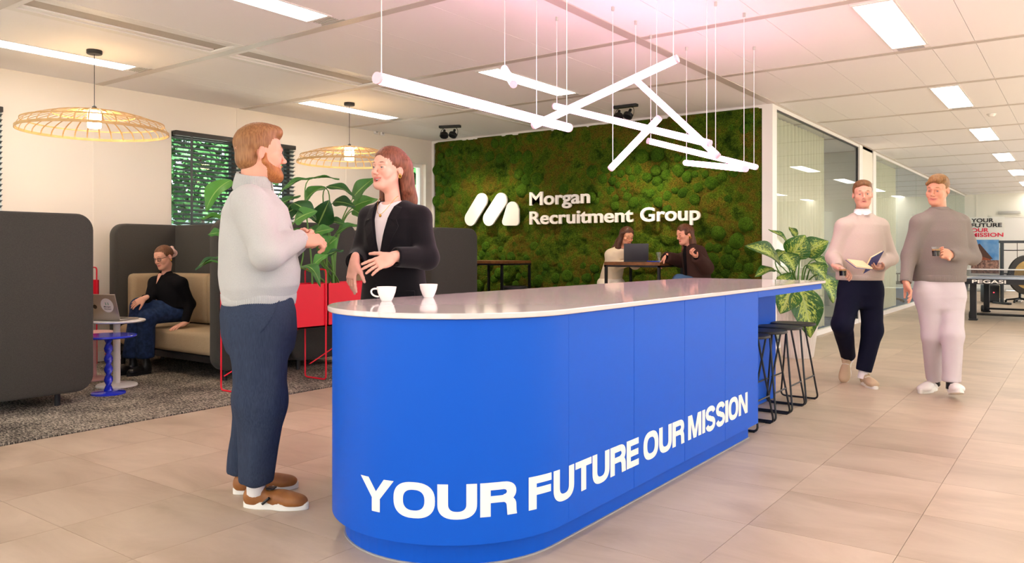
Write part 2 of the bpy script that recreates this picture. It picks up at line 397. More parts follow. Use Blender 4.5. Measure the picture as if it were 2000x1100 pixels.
# ------------------------------------------------------------------ walls with openings
def wall_with_holes(name, axis, at, t, a0, a1, z0, z1, holes, m, label):
    """wall in the plane axis=at, thickness t; holes: (a, b, z, z)"""
    b = MB(); cuts = sorted({a0, a1, *[h[0] for h in holes], *[h[1] for h in holes]})
    for p, q in zip(cuts[:-1], cuts[1:]):
        segs = [(z0, z1)]
        for h in holes:
            if h[0] <= p+1e-6 and h[1] >= q-1e-6:
                segs = [s for u, v in segs for s in ((u, min(v, h[2])), (max(u, h[3]), v)) if s[1]-s[0] > 1e-4]
        for u, v in segs:
            lo, hi = ((at, p, u), (at+t, q, v)) if axis == 'x' else ((p, at, u), (q, at+t, v))
            b.box([min(i, j) for i, j in zip(lo, hi)], [max(i, j) for i, j in zip(lo, hi)])
    o = b.build(name, m); return tag(o, label, kind='structure')
WIN = [(1.45, 3.3, .85, 2.63), (5.09, 6.85, .85, 2.63), (8.78, 9.5, .85, 2.63)]
wall_with_holes('wall_left', 'x', XL, -.22, Y0-.2, YM+.4, 0, CEIL+.1, WIN, M_CREAM, 'cream left wall with two dark blinds')
for k, y in enumerate((4.2, 5.98, 7.8)):
    tag(MB().box((XL-.002, y-.012, .1), (XL+.006, y+.012, CEIL)).build('trim_%d' % (k+1), M_CREAM), 'narrow joint cover on the cream wall', kind='structure')
tag(MB().box((XL, Y0, 0), (XL+.015, YM, .11)).build('baseboard_left', M_WHITE), 'white baseboard along the left wall', kind='structure')
def window(n, y0, y1, z0, z1, label, mull, m=M_BLIND):
    w = empty('window_%d' % n, (XL-.11, (y0+y1)/2, z0), label=label, kind='structure'); hy = (y1-y0)/2; H = z1-z0; b = MB()
    for a in (-hy, hy-.05): b.box((-.03, a, 0), (.03, a+.05, H))
    b.box((-.03, -hy+.05, 0), (.03, hy-.05, .06)); b.box((-.03, -hy+.05, H-.06), (.03, hy-.05, H)); b.build('window_frame', m, w)
    for q in mull: MB().box((-.03, q-.045, .06), (.03, q+.045, H-.06)).build('mullion', m, w)
    qs = [-hy]+list(mull)+[hy]
    for a, c in zip(qs[:-1], qs[1:]): MB().box((-.006, a+.045, .06), (.006, c-.045, H-.06)).build('pane', M_WGLASS, w)
    MB().rbox((.03, -hy-.03, -.04), (.2, hy+.03, 0), .008).build('window_sill', M_WHITE, w)
    return w
window(1, *WIN[0], 'window at the far left picture edge behind a dark blind', [0.0])
window(2, *WIN[1], 'window with dark frame and greenery outside, behind the bearded man', [0.02])
window(3, *WIN[2], 'narrow bright window in the corner beside the moss wall', [], M_WHITE)
def blind(y0, y1, z0, z1, label, tapes):
    r = empty('venetian_blind', (XL+.035, (y0+y1)/2, z1), label=label, cat='blind', group='dark venetian blinds'); hy = (y1-y0)/2-.012; H = z1-z0
    MB().rbox((-.035, -hy, -.055), (.04, hy, 0), .006).build('head_rail', M_BLIND, r)
    bm = MB(); A = math.radians(24); n = 5; L = []; R = []
    pts = [(-.025+.05*i/n, .004*(1-(2*i/n-1)**2)) for i in range(n+1)]
    vs = []; fs = []
    for sgn in (-hy, hy):
        for x, z in pts: vs.append((x*math.cos(A)-z*math.sin(A), sgn, x*math.sin(A)+z*math.cos(A)))
    for i in range(n): fs.append((i, i+1, n+1+i+1, n+1+i))
    k = len(vs); vs += [(x, y, z+.003) for x, y, z in vs]; fs += [tuple(reversed([k+q for q in f])) for f in fs]
    fs += [(0, n+1, k+n+1, k), (n, k+n, k+2*n+1, 2*n+1)]
    sm = MB().add(vs, fs, True).mesh('slat')
    ns = int((H-.1)/.053)
    for i in range(ns): link('slat', sm, M_SLAT, r, (0, 0, -.085-i*.053))
    MB().rbox((-.026, -hy, -.085-ns*.053-.02), (.026, hy, -.085-ns*.053+.004), .006).build('bottom_rail', M_BLIND, r)
    for q in tapes: MB().box((.028, q-.016, -H+.03), (.031, q+.016, -.05)).build('ladder_tape', M_SLAT, r)
    MB().tube([(.045, -hy+.09, -.05), (.047, -hy+.09, -1.0)], .0025, 6).build('pull_cord', M_SLAT, r)
    MB().lathe([(.001, -1.06), (.009, -1.05), (.006, -1.0), (.002, -.995)], 10, (.047, -hy+.09)).build('cord_toggle', M_SLAT, r)
blind(*WIN[0], 'dark venetian blind cut off by the left picture edge', [-.6, 0, .7])
blind(*WIN[1], 'dark venetian blind in the window behind the bearded man', [-.66, .02, .66])

# other sides of the room
wall_with_holes('wall_front', 'y', Y0, -.2, XL-.2, XR+.2, 0, CEIL+.1, [(-8.2, -5.9, .25, 2.8), (-5.5, -3.2, .25, 2.8), (-2.8, -.5, .25, 2.8), (-.1, 2.2, .25, 2.8)], M_CREAM, 'cream wall behind the camera')  # unseen openings added and enlarged so sun off the floor lifts the ceiling
wall_with_holes('wall_right', 'x', XR, .2, Y0-.2, Y1+.2, 0, CEIL+.1, [(-3+4*k, 0+4*k, .85, 2.7) for k in range(8)], M_WALL2, 'wall with windows on the right, outside the picture')
wall_with_holes('wall_back', 'y', Y1, .2, XL-.2, XR+.2, 0, CEIL+.1, [], M_WALL2, 'pale far wall behind the table tennis table')
wall_with_holes('wall_office', 'x', XL, -.2, YM+.4, Y1+.2, 0, CEIL+.1, [(15.5+3.2*k, 17.9+3.2*k, .85, 2.5) for k in range(4)]+[(10.2, 12.4, .85, 2.5)], M_WALL2, 'outer wall of the office behind the glass')
wall_with_holes('wall_meeting_room', 'y', 15.1, .1, XL, XG-.15, 0, CEIL+.05, [(-4.6, -3.75, 1.2, 1.95)], M_WALL2, 'cross wall seen through the glass partition')
og = MB().box((-60, -40, -.5), (60, 70, -.3)).build('ground_outside', mat('bounce_ground', '#cfcabd', .9, vary=(.6, '#a9ad8c', .6))); tag(og, 'grassy ground outside the windows, made pale to bounce daylight in', kind='structure')  # ground colour paled so it bounces daylight up to the ceiling
# greenery outside the left windows
M_TREE = mat('tree_leaf', '#4f8a4a', .6, vary=(1.5, '#2f5a34', .9), spec=.2)
def outside_tree(x, y, h, r, label):
    t = empty('garden_tree', (x, y, -.3), label=label, cat='tree', group='trees outside the windows')
    MB().tube([(0, 0, 0), (.05, .02, h*.3), (0, 0, h*.6+1)], [.12, .1, .06], 8).build('trunk', mat('bark', '#5a4a3a', .9), t)
    n = 5200; u = RNG.normal(size=(n, 3)); u /= np.linalg.norm(u, axis=1)[:, None]; u *= RNG.uniform(.35, 1, (n, 1))**.5
    c = u*np.array([r, r, h*.38])+np.array([0, 0, h*.5+1.5]); a = RNG.normal(size=(n, 3)); a /= np.linalg.norm(a, axis=1)[:, None]
    b = np.cross(a, RNG.normal(size=(n, 3))); b /= np.linalg.norm(b, axis=1)[:, None]; s = RNG.uniform(.07, .15, (n, 1))
    V = np.stack([c-a*s, c+b*s*.5, c+a*s, c-b*s*.5], 1).reshape(-1, 3); me = np_mesh('foliage', V, np.arange(4*n).reshape(-1, 4), False)
    tag(link('foliage', me, M_TREE, t), kind='stuff')
outside_tree(-13.0, 5.2, 4.6, 1.7, 'leafy tree seen through the blind, left half of window')
outside_tree(-14.2, 8.9, 4.2, 1.7, 'leafy tree seen through the blind, right half of window')
outside_tree(-12.6, 1.8, 3.6, 1.4, 'bush seen at the left picture edge through blind')
outside_tree(-12.6, 13.0, 3.6, 1.6, 'bush outside the narrow corner window')
outside_tree(-12.0, 22.0, 3.6, 1.6, 'bush outside the office behind the glass')

gf = empty('cyan_backdrop', (-16.5, 6, -.3), label='pale blue-grey backdrop added behind the trees, standing in for sky in the blinds', cat='backdrop')  # added backdrop: its pale cyan stands in for sky reflected on the slats
fm = MB().box((-.02, -.24, 0), (.02, .24, 2.3)).mesh('board'); M_BACKDROP = mat('pale_backdrop', '#bcd2d8', .7)
for k in range(48): link('board', fm, M_BACKDROP, gf, (0, -12+k*.5, .05))
MB().box((.02, -12.2, .5), (.06, 12, .6)).box((.02, -12.2, 1.7), (.06, 12, 1.8)).build('rail', M_BACKDROP, gf)
for px, py, lb in ((733, 255, 'small white sensor box high on the cream wall, left one'), (745, 258, 'small round white bell high on the cream wall, right of the sensor box')):
    a_ = (px-1000)/F_PX; d_ = XL/(FW[0]+a_*RT[0]); q = P3(px, py, d_); o = empty('wall_sensor', (XL, q[1], q[2]), label=lb, cat='sensor')
    MB().rbox((0, -.04, -.055), (.035, .04, .055), .01, 2).build('housing', M_WHITE, o); MB().lathe([(.001, .0), (.02, 0), (.018, .008), (.001, .01)], 16).xf(Matrix.Translation((.034, 0, -.02)) @ Matrix.Rotation(math.pi/2, 4, 'Y')).build('lens', M_GREY_TRIM, o)
# ------------------------------------------------------------------ moss wall
mw = MB().box((XL, YM+.02, 0), (XG-.02, YM+.14, CEIL)).build('wall_moss', mat('moss_backing', '#1d2208', .9)); tag(mw, 'wall covered in green preserved moss with a white company sign', kind='structure')
def moss_mat(name, cols, sc1=3.0):
    m = bpy.data.materials.new(name); m.use_nodes = True; nt = m.node_tree; N = nt.nodes.new; L = nt.links.new
    b = nt.nodes['Principled BSDF']; b.inputs['Roughness'].default_value = .95; b.inputs['Specular IOR Level'].default_value = .08
    g = N('ShaderNodeNewGeometry')
    n1 = N('ShaderNodeTexNoise'); n1.inputs['Scale'].default_value = sc1; n1.inputs['Detail'].default_value = 9; n1.inputs['Roughness'].default_value = .72; L(g.outputs['Position'], n1.inputs['Vector'])
    rp = N('ShaderNodeValToRGB'); cr = rp.color_ramp; cr.elements[0].position = .3; cr.elements[0].color = (*srgb(cols[0]), 1); cr.elements[1].position = .75; cr.elements[1].color = (*srgb(cols[-1]), 1)
    for i, c in enumerate(cols[1:-1]):
        e = cr.elements.new(.3+.45*(i+1)/(len(cols)-1)); e.color = (*srgb(c), 1)
    L(n1.outputs[0], rp.inputs[0])
    n2 = N('ShaderNodeTexNoise'); n2.inputs['Scale'].default_value = 90; n2.inputs['Detail'].default_value = 4; L(g.outputs['Position'], n2.inputs['Vector'])
    mr = N('ShaderNodeMapRange'); mr.inputs[1].default_value = .3; mr.inputs[2].default_value = .7; mr.inputs[3].default_value = .35; mr.inputs[4].default_value = 1.6; L(n2.outputs[0], mr.inputs[0])
    hs = N('ShaderNodeHueSaturation'); L(mr.outputs[0], hs.inputs['Value']); L(rp.outputs[0], hs.inputs['Color']); L(hs.outputs[0], b.inputs['Base Color'])
    bp = N('ShaderNodeBump'); bp.inputs['Strength'].default_value = .9; bp.inputs['Distance'].default_value = .012; L(n2.outputs[0], bp.inputs['Height']); L(bp.outputs[0], b.inputs['Normal'])
    return m
M_MOSS = moss_mat('flat_moss', ['#131f08', '#293f0b', '#465a12', '#5a4d16', '#30500e', '#686a20'], 2.6)
M_BALL = moss_mat('cushion_moss', ['#26400e', '#3a5810', '#546c1e'], 4)
MX0, MX1 = XL+.06, XG-.1
def moss_field(h=.0125):
    nx, nz = int((MX1-MX0)/h), int((CEIL-.04)/h)
    xs = np.linspace(MX0, MX1, nx); zs = np.linspace(.01, CEIL-.035, nz); Hf = np.full((nx, nz), .012)
    for k in range(5200):
        big = RNG.random() < .25; r = RNG.uniform(.07, .16) if big else RNG.uniform(.025, .07)
        cx, cz = RNG.uniform(MX0, MX1), RNG.uniform(0, CEIL); off = RNG.uniform(.0, .035); sq = RNG.uniform(.45, .8)
        i0, i1 = np.searchsorted(xs, [cx-r, cx+r]); j0, j1 = np.searchsorted(zs, [cz-r, cz+r])
        if i1 <= i0 or j1 <= j0: continue
        q = ((xs[i0:i1, None]-cx)**2+(zs[None, j0:j1]-cz)**2)/r**2; dm = np.where(q < 1, off+sq*r*np.sqrt(np.clip(1-q, 0, 1))*.75, 0)
        Hf[i0:i1, j0:j1] = np.maximum(Hf[i0:i1, j0:j1], dm)
    Hf += RNG.normal(0, .0035, Hf.shape)
    X, Z = np.meshgrid(xs, zs, indexing='ij'); ed = np.minimum(np.minimum(X-MX0, MX1-X), np.minimum(Z, CEIL-Z)); Hf = np.minimum(np.clip(Hf, .0, .085), .02+ed*1.2)
    V = np.stack([X, YM+.02-Hf, Z], -1).reshape(-1, 3)
    i, j = np.meshgrid(np.arange(nx-1), np.arange(nz-1), indexing='ij'); a = (i*nz+j).ravel(); Fq = np.stack([a, a+nz, a+nz+1, a+1], 1)
    return np_mesh('moss', V, Fq, True)
tag(link('moss', moss_field(), M_MOSS, mw), kind='stuff')
def ball_mesh(seed):
    rg = np.random.default_rng(seed); bm = bmesh.new(); bmesh.ops.create_icosphere(bm, subdivisions=3, radius=1)
    ks = rg.normal(size=(5, 3))*3
    for v in bm.verts:
        p = np.array(v.co); v.co = v.co*(1+.05*sum(math.sin(k@p+i) for i, k in enumerate(ks))/2+rg.normal(0, .012)); v.co.y *= .62
    me = bpy.data.meshes.new('cushion_moss'); bm.to_mesh(me); bm.free(); me.polygons.foreach_set('use_smooth', [True]*len(me.polygons)); return me
BALLS = [ball_mesh(i) for i in range(5)]
for b in BALLS: b.materials.append(M_BALL)
def mossballs(cluster, n, r0, r1):
    placed = []
    tries = 0
    while len(placed) < n and tries < n*60:
        tries += 1; (cx, cz, sx, sz) = cluster[RNG.integers(len(cluster))]
        x, z = cx+RNG.normal()*sx, cz+RNG.normal()*sz; r = RNG.uniform(r0, r1)
        if x < MX0+.08 or x > MX1-.06 or z < .1 or z > 2.93: continue
        if any((x-a)**2+(z-b)**2 < (.8*(r+q))**2 for a, b, q in placed): continue
        placed.append((x, z, r))
        o = link('cushion_moss', BALLS[RNG.integers(5)], None, mw, (x, YM-.03-.01*RNG.random(), z)); o.scale = (r, r, r*RNG.uniform(.9, 1.05)); o.rotation_euler = (0, RNG.uniform(0, 6), 0)
def MO(px, py):                                    # place on the moss wall
    a = (px-1000)/F_PX; d = YM/(FW[1]+a*RT[1]); p = P3(px, py, d); return p[0], p[2]
def cl(px, py, sx, sz): x, z = MO(px, py); return (x, z, sx, sz)
mossballs([cl(1295, 350, .42, .13), cl(1250, 372, .35, .12), cl(1330, 335, .35, .1)], 62, .05, .105)
mossballs([cl(868, 310, .2, .28), cl(850, 345, .15, .2)], 24, .05, .1)
mossballs([cl(1035, 345, .12, .13)], 8, .07, .12)
mossballs([cl(975, 300, .2, .16)], 10, .05, .09)
mossballs([cl(970, 505, .3, .08), cl(990, 540, .35, .14), cl(1110, 540, .3, .1)], 44, .05, .1)
mossballs([cl(1425, 505, .14, .14), cl(1410, 495, .1, .1)], 16, .06, .11)
mossballs([cl(1465, 240, .1, .1), cl(1200, 560, .4, .12)], 14, .05, .09)
tag(MB().box((XL, YM-.02, CEIL-.045), (XG-.1, YM+.04, CEIL)).build('trim_4', M_WHITE), 'white frame along the top of the moss wall', kind='structure')
tag(MB().box((XG-.1, YM-.03, 0), (XG+.03, YM+.14, CEIL)).build('trim_5', M_WHITE), 'white corner post between moss wall and glass', kind='structure')
tag(MB().box((XL, YM-.02, 0), (XL+.05, YM+.04, CEIL-.045)).build('trim_6', M_WHITE), 'white frame at the left end of the moss wall', kind='structure')

# ------------------------------------------------------------------ lettering
def text_islands(s, size, offset, extrude, spacing=1.0):
    """letters of a text as separate vertex/face lists, left to right (built-in font)"""
    cu = bpy.data.curves.new('lettering', 'FONT'); cu.body = s; cu.size = size; cu.offset = offset; cu.extrude = extrude; cu.space_character = spacing; cu.resolution_u = 6
    ob = bpy.data.objects.new('lettering', cu); C.objects.link(ob); dg = bpy.context.evaluated_depsgraph_get(); me = bpy.data.meshes.new_from_object(ob.evaluated_get(dg))
    V = np.array([v.co[:] for v in me.vertices]); Fs = [tuple(p.vertices) for p in me.polygons]; par = list(range(len(V)))
    def find(i):
        while par[i] != i: par[i] = par[par[i]]; i = par[i]
        return i
    for f in Fs:
        for i in f[1:]: par[find(i)] = find(f[0])
    rt = np.array([find(i) for i in range(len(V))]); groups = []
    for r in set(rt):
        x = V[rt == r, 0]; groups.append([x.min(), x.max(), {r}])
    groups.sort(); merged = []
    for g in groups:
        if merged and (min(g[1], merged[-1][1])-max(g[0], merged[-1][0])) > .35*min(g[1]-g[0], merged[-1][1]-merged[-1][0]): merged[-1][1] = max(g[1], merged[-1][1]); merged[-1][2] |= g[2]
        else: merged.append(g)
    out = []
    for g in merged:
        idx = np.where(np.isin(rt, list(g[2])))[0]; mp = {int(a): k for k, a in enumerate(idx)}
        out.append((V[idx], [tuple(mp[i] for i in f) for f in Fs if f[0] in mp]))
    bpy.data.objects.remove(ob); bpy.data.curves.remove(cu); return out
def letters(parent, s, x0, x1, z0, cap, mt, name='letter', offset=.012, depth=.01, y=0.0, M=None, xh=None):
    """text in the xz plane fitted to width x0..x1 with capital height cap, facing -y"""
    ls = text_islands(s, 1.0, offset, depth/2)
    A = np.vstack([l[0] for l in ls]); base = 0.0; lo, hi = A[:, 0].min(), A[:, 0].max(); ref = ls[0][0][:, 1].max()
    for V, Fs in ls:
        W_ = np.stack([x0+(V[:, 0]-lo)/(hi-lo)*(x1-x0), y-depth/2-V[:, 2], z0+V[:, 1]/ref*cap], 1)
        b = MB().add(W_, Fs); b.build(name, mt, parent)
M_SIGN = mat('sign_white', '#fbf6ee', .45)
SY = YM-.115                                        # sign plane
def SG(px, py):
    a = (px-1000)/F_PX; d = SY/(FW[1]+a*RT[1]); p = P3(px, py, d); return p[0], p[2]
sg = empty('company_sign', (0, SY, 0), label='white raised company name in bold letters on the moss wall', cat='sign')
xa, za = SG(1036, 401); xb, _ = SG(1153, 401); _, zt = SG(1036, 376)
letters(sg, 'Morgan', xa, xb, za, zt-za, M_SIGN, 'letter', .02, .03)
xa, za = SG(1036, 438); xb, _ = SG(1238, 432); _, zt = SG(1036, 413.5)
letters(sg, 'Recruitment', xa, xb, za, zt-za, M_SIGN, 'letter', .02, .03)
xa2, _ = SG(1252, 432); xb, _ = SG(1369, 430)
letters(sg, 'Group', xa2, xb, za, zt-za, M_SIGN, 'letter', .02, .03)
lg = empty('company_logo', (0, SY, 0), label='white logo of three slanted rounded bars on the moss wall', cat='logo')
def pill(pa, pb, r, n=14):
    a, b = np.array(pa), np.array(pb); an = math.degrees(math.atan2(*(b-a)[::-1])); return arc(b, r, an-90, an+90, n)+arc(a, r, an+90, an+270, n)
def sign_shape(pts):
    n = len(pts); vs = [(x, 0, z) for x, z in pts]+[(x, -.03, z) for x, z in pts]
    MB().add(vs, [tuple(range(n)), tuple(range(n, 2*n))]+[(i, (i+1) % n, n+(i+1) % n, n+i) for i in range(n)]).build('logo_bar', M_SIGN, lg)
g = [SG(*q) for q in ((921, 427), (942, 392), (957, 427), (980, 391.5))]
sign_shape(pill(g[0], g[1], .115)); sign_shape(pill(g[2], g[3], .115))
c3 = [SG(*q) for q in ((989, 433), (1001, 409), (1009, 433))]
sign_shape(arc(c3[0], .06, 150, 270, 8)+arc(c3[2], .06, 270, 360, 8)+[(c3[2][0]+.06, c3[1][1])]+arc((c3[1][0]+.01, c3[1][1]), .115, 10, 150, 12))

for o_, qs in ((lg, (g[0], g[1], g[2], g[3], c3[0], c3[2])), (sg, (SG(1050, 392), SG(1120, 392), SG(1050, 428), SG(1150, 428), SG(1262, 426), SG(1330, 426)))):
    for x, z in qs: MB().tube([(x, -.004, z), (x, YM-SY+.03, z)], .006, 8).build('mounting_pin', M_GREY_TRIM, o_)
# ------------------------------------------------------------------ glass partition and rooms behind it
gp = empty('wall_glass', (XG, YM, 0), label='glass partition with white frame to the right of the moss wall', kind='structure')
def gbox(name, y0, y1, z0, z1, t=.05, m=M_WHITE, x=0.0): return MB().box((x-t/2, y0-YM, z0), (x+t/2, y1-YM, z1)).build(name, m, gp)
gbox('top_rail', 9.8, Y1, CEIL-.05, CEIL, .06); gbox('bottom_rail', 9.8, 14.2, 0, .07, .06); gbox('bottom_rail', 15.35, Y1, 0, .07, .06)
ys = [9.82, 12.05, 14.15]; ys2 = [15.4, 17.65, 19.9, 22.15, 24.4, 26.65, Y1-.03]
for a, b in list(zip(ys[:-1], ys[1:]))+list(zip(ys2[:-1], ys2[1:])): gbox('pane', a+.002, b-.002, .07, CEIL-.05, .012, M_GLASS)
gbox('gasket', 9.8, 14.2, CEIL-.065, CEIL-.05, .03, M_BLACK); gbox('gasket', 14.14, 14.165, .07, CEIL-.05, .03, M_BLACK)
gbox('post', 14.165, 14.4, 0, CEIL, .08); gbox('post', 15.2, 15.42, 0, CEIL, .1)
dr = empty('door_1', (XG, 14.42, 0), label='white framed door in the glass partition', kind='structure')
MB().box((-.025, 0, .01), (.025, .78, 2.4)).build('door_leaf', M_WALL2, dr); MB().box((-.03, 0, 2.43), (.03, .78, CEIL)).build('door_panel', M_WALL2, dr)
for z in (.3, 1.2, 2.1): MB().tube([(.035, .02, z-.04), (.035, .02, z+.04)], .009, 8).build('hinge', M_GREY_TRIM, dr)
MB().tube([(.03, .7, 1.05), (.075, .7, 1.05), (.075, .58, 1.05)], .009, 8).build('door_handle', M_GREY_TRIM, dr)
def curtain(x, y0, y1, label, amp=.035, wl=.16, alpha=.62):
    m = mat('sheer_curtain', '#e9e4d2', .9, alpha=.55)
    n = int((y1-y0)/.02); t = np.linspace(0, 1, n); ys_ = y0+(y1-y0)*t; ph = ys_*2*math.pi/wl+.8*np.sin(ys_*3.1)
    V = []; Fq = []
    for z in (.04, CEIL-.03):
        for xo in (0, .002): V.append(np.stack([x+amp*np.sin(ph)*(1 if z < 1 else .8)+xo, ys_, np.full(n, z)], 1))
    V = np.vstack(V); i = np.arange(n-1); Fq = np.vstack([np.stack([i, i+1, i+1+2*n, i+2*n], 1), np.stack([i+n, i+3*n, i+1+3*n, i+1+n], 1)])
    tag(link('sheer_curtain', np_mesh('sheer_curtain', V, Fq, True), m), label, 'curtain', 'sheer curtains behind the glass')
curtain(XG-.22, 9.95, 12.9, 'pale sheer curtain behind the first glass panes beside the moss wall')
curtain(XG-.22, 16.0, 18.6, 'pale sheer curtain behind the glass near the walking men')

# far wall: door, banner
d2 = empty('door_2', (-1.9, Y1-.02, 0), label='pale door in the far wall behind the poster banner', kind='structure')
MB().box((-.56, -.03, 0), (-.48, .02, 2.35)).box((.48, -.03, 0), (.56, .02, 2.35)).box((-.48, -.03, 2.27), (.48, .02, 2.35)).build('door_frame', M_WALL2, d2)
MB().box((-.48, -.01, .01), (.48, .015, 2.27)).build('door_leaf', M_WHITE, d2)
MB().rbox((-.3, -.09, 2.38), (.3, -.02, 2.46), .01).build('door_closer', M_GREY_TRIM, d2)
for k, x in enumerate((-2.8, -.9, .2, 1.4)): tag(MB().box((x-.02, Y1-.012, 0), (x+.02, Y1, CEIL)).build('trim_%d' % (7+k), M_WALL2), 'panel joint on the far wall', kind='structure')
def far(px, py, y):
    a = (px-1000)/F_PX; d = y/(FW[1]+a*RT[1]); return P3(px, py, d)
YB = 27.6
bl, br = far(1893, 520, YB), far(1962, 520, YB); bt = far(1930, 424, YB)[2]
ban = empty('poster_banner', (bl[0], YB, 0), label='tall roll-up poster with black and red lettering above a photo', cat='banner')
bw = br[0]-bl[0]; bh = bt
M_INK = mat('black_ink', '#121214', .6); M_RED_INK = mat('red_ink', '#e8264c', .6)
MB().rbox((-.04, -.12, 0), (bw+.04, .12, .09), .02).build('banner_base', M_GREY_TRIM, ban)
MB().box((0, -.004, .09), (bw, .004, bh)).build('banner_sheet', mat('banner_white', '#f2f0ea', .6), ban)
ph = MB().box((.05, -.008, .55), (bw-.14, -.004, bh*.695)).build('poster_sky', mat('poster_sky', '#4f8fd0', .6, vary=(3, '#a9cbe8', .6)), ban)
MB().add([(.05, -.012, .6), (bw*.62, -.012, .6), (bw*.62, -.012, 1.05), (bw*.3, -.012, 1.45), (.05, -.012, 1.3)], [(0, 1, 2, 3, 4)]).build('poster_house', mat('poster_brick', '#a5583a', .7, vary=(12, '#7a3d2a', .7)), ph)
MB().add([(.05, -.015, 1.3), (bw*.3, -.015, 1.45), (bw*.68, -.015, .98), (bw*.6, -.015, .98), (.05, -.015, 1.16)], [(0, 1, 2, 3, 4)]).build('poster_roof', mat('poster_roof', '#5b4038', .7), ph)
MB().box((.05, -.017, .55), (bw-.14, -.012, .95)).build('poster_crowd', mat('poster_crowd', '#b98d7e', .8, vary=(22, '#4c3a36', .9)), ph)
cp = bh*.055
for s, z, mt, xx in (('YOUR', .93, M_INK, .70), ('FUTURE', .865, M_INK, .93), ('OUR', .80, M_RED_INK, .56), ('MISSION', .735, M_RED_INK, .97)):
    letters(ban, s, .06*bw, xx*bw, bh*z-.0, cp*.95, mt, 'letter', .02, .002, y=-.02)
# ------------------------------------------------------------------ reception island
M_BLUE = mat('blue_laminate', '#0058cf', .45, spec=.28, bump=(500, .03))
M_BLUE_D = mat('blue_laminate_core', '#173f9c', .6)
M_VINYL = mat('white_vinyl', '#fbf7f2', .5)
IX0, IX1, IC, IR, IY1 = -2.80, -1.70, 2.68, .55, 6.5
def island_path(off, y_end, n=28):
    """outline of the island: straight front, half round end, straight back"""
    r = IR+off; c = (-2.25, IC)
    return [(IX1+off, y_end)]+arc(c, r, 0, -180, n)+[(IX0-off, y_end)]
isl = empty('reception_island', (0, 0, 0), label='long blue reception island with one rounded end and white slogan', cat='counter')
MB().prism(island_path(-.022, 5.0), .1, .944).build('carcass', M_BLUE_D, isl)
MB().prism(island_path(-.055, 4.98), .004, .1, ).build('plinth', M_BLUE, isl)
MB().prism(island_path(-.048, 4.985), 0, .006).build('plinth_edge', M_GREY_TRIM, isl)
def slab(pts_o, pts_i, z0, z1, name):
    n = len(pts_o); vs = [(p[0], p[1], z) for z in (z0, z1) for p in pts_o]+[(p[0], p[1], z) for z in (z0, z1) for p in pts_i]; fs = []
    for i in range(n-1): fs += [(i, i+1, n+i+1, n+i), (2*n+i+1, 2*n+i, 3*n+i, 3*n+i+1), (i+1, i, 2*n+i, 2*n+i+1), (n+i, n+i+1, 3*n+i+1, 3*n+i)]
    fs += [(0, n, 3*n, 2*n), (n-1, 3*n-1, 4*n-1, 2*n-1)]
    b = MB().add(vs, fs, True); return b.build(name, M_BLUE, isl, sharp=30)
slab([(IX1, 2.718)]+arc((-2.25, IC), IR, 0, -180, 48)+[(IX0, 2.718)], [(IX1-.02, 2.718)]+arc((-2.25, IC), IR-.02, 0, -180, 48)+[(IX0+.02, 2.718)], .098, .945, 'curved_panel')
py = [2.718, 3.292, 3.866, 4.44, 5.012]
for a, b in zip(py[:-1], py[1:]):
    MB().box((IX1-.02, a+.0015, .098), (IX1, b-.0015, .945)).build('front_panel', M_BLUE, isl, bevel=.001)
    MB().box((IX0, a+.0015, .098), (IX0+.02, b-.0015, .945)).build('back_panel', M_BLUE, isl, bevel=.001)
MB().box((-2.08, 4.985, .098), (IX1-.02, 5.012, .945)).build('end_panel', M_BLUE, isl)
MB().box((-2.78, 5.012, .005), (-2.06, IY1, .944)).build('knee_wall', M_BLUE, isl)
MB().box((-2.06, 5.012, .905), (IX1, IY1+.01, .945)).build('apron', M_BLUE, isl)
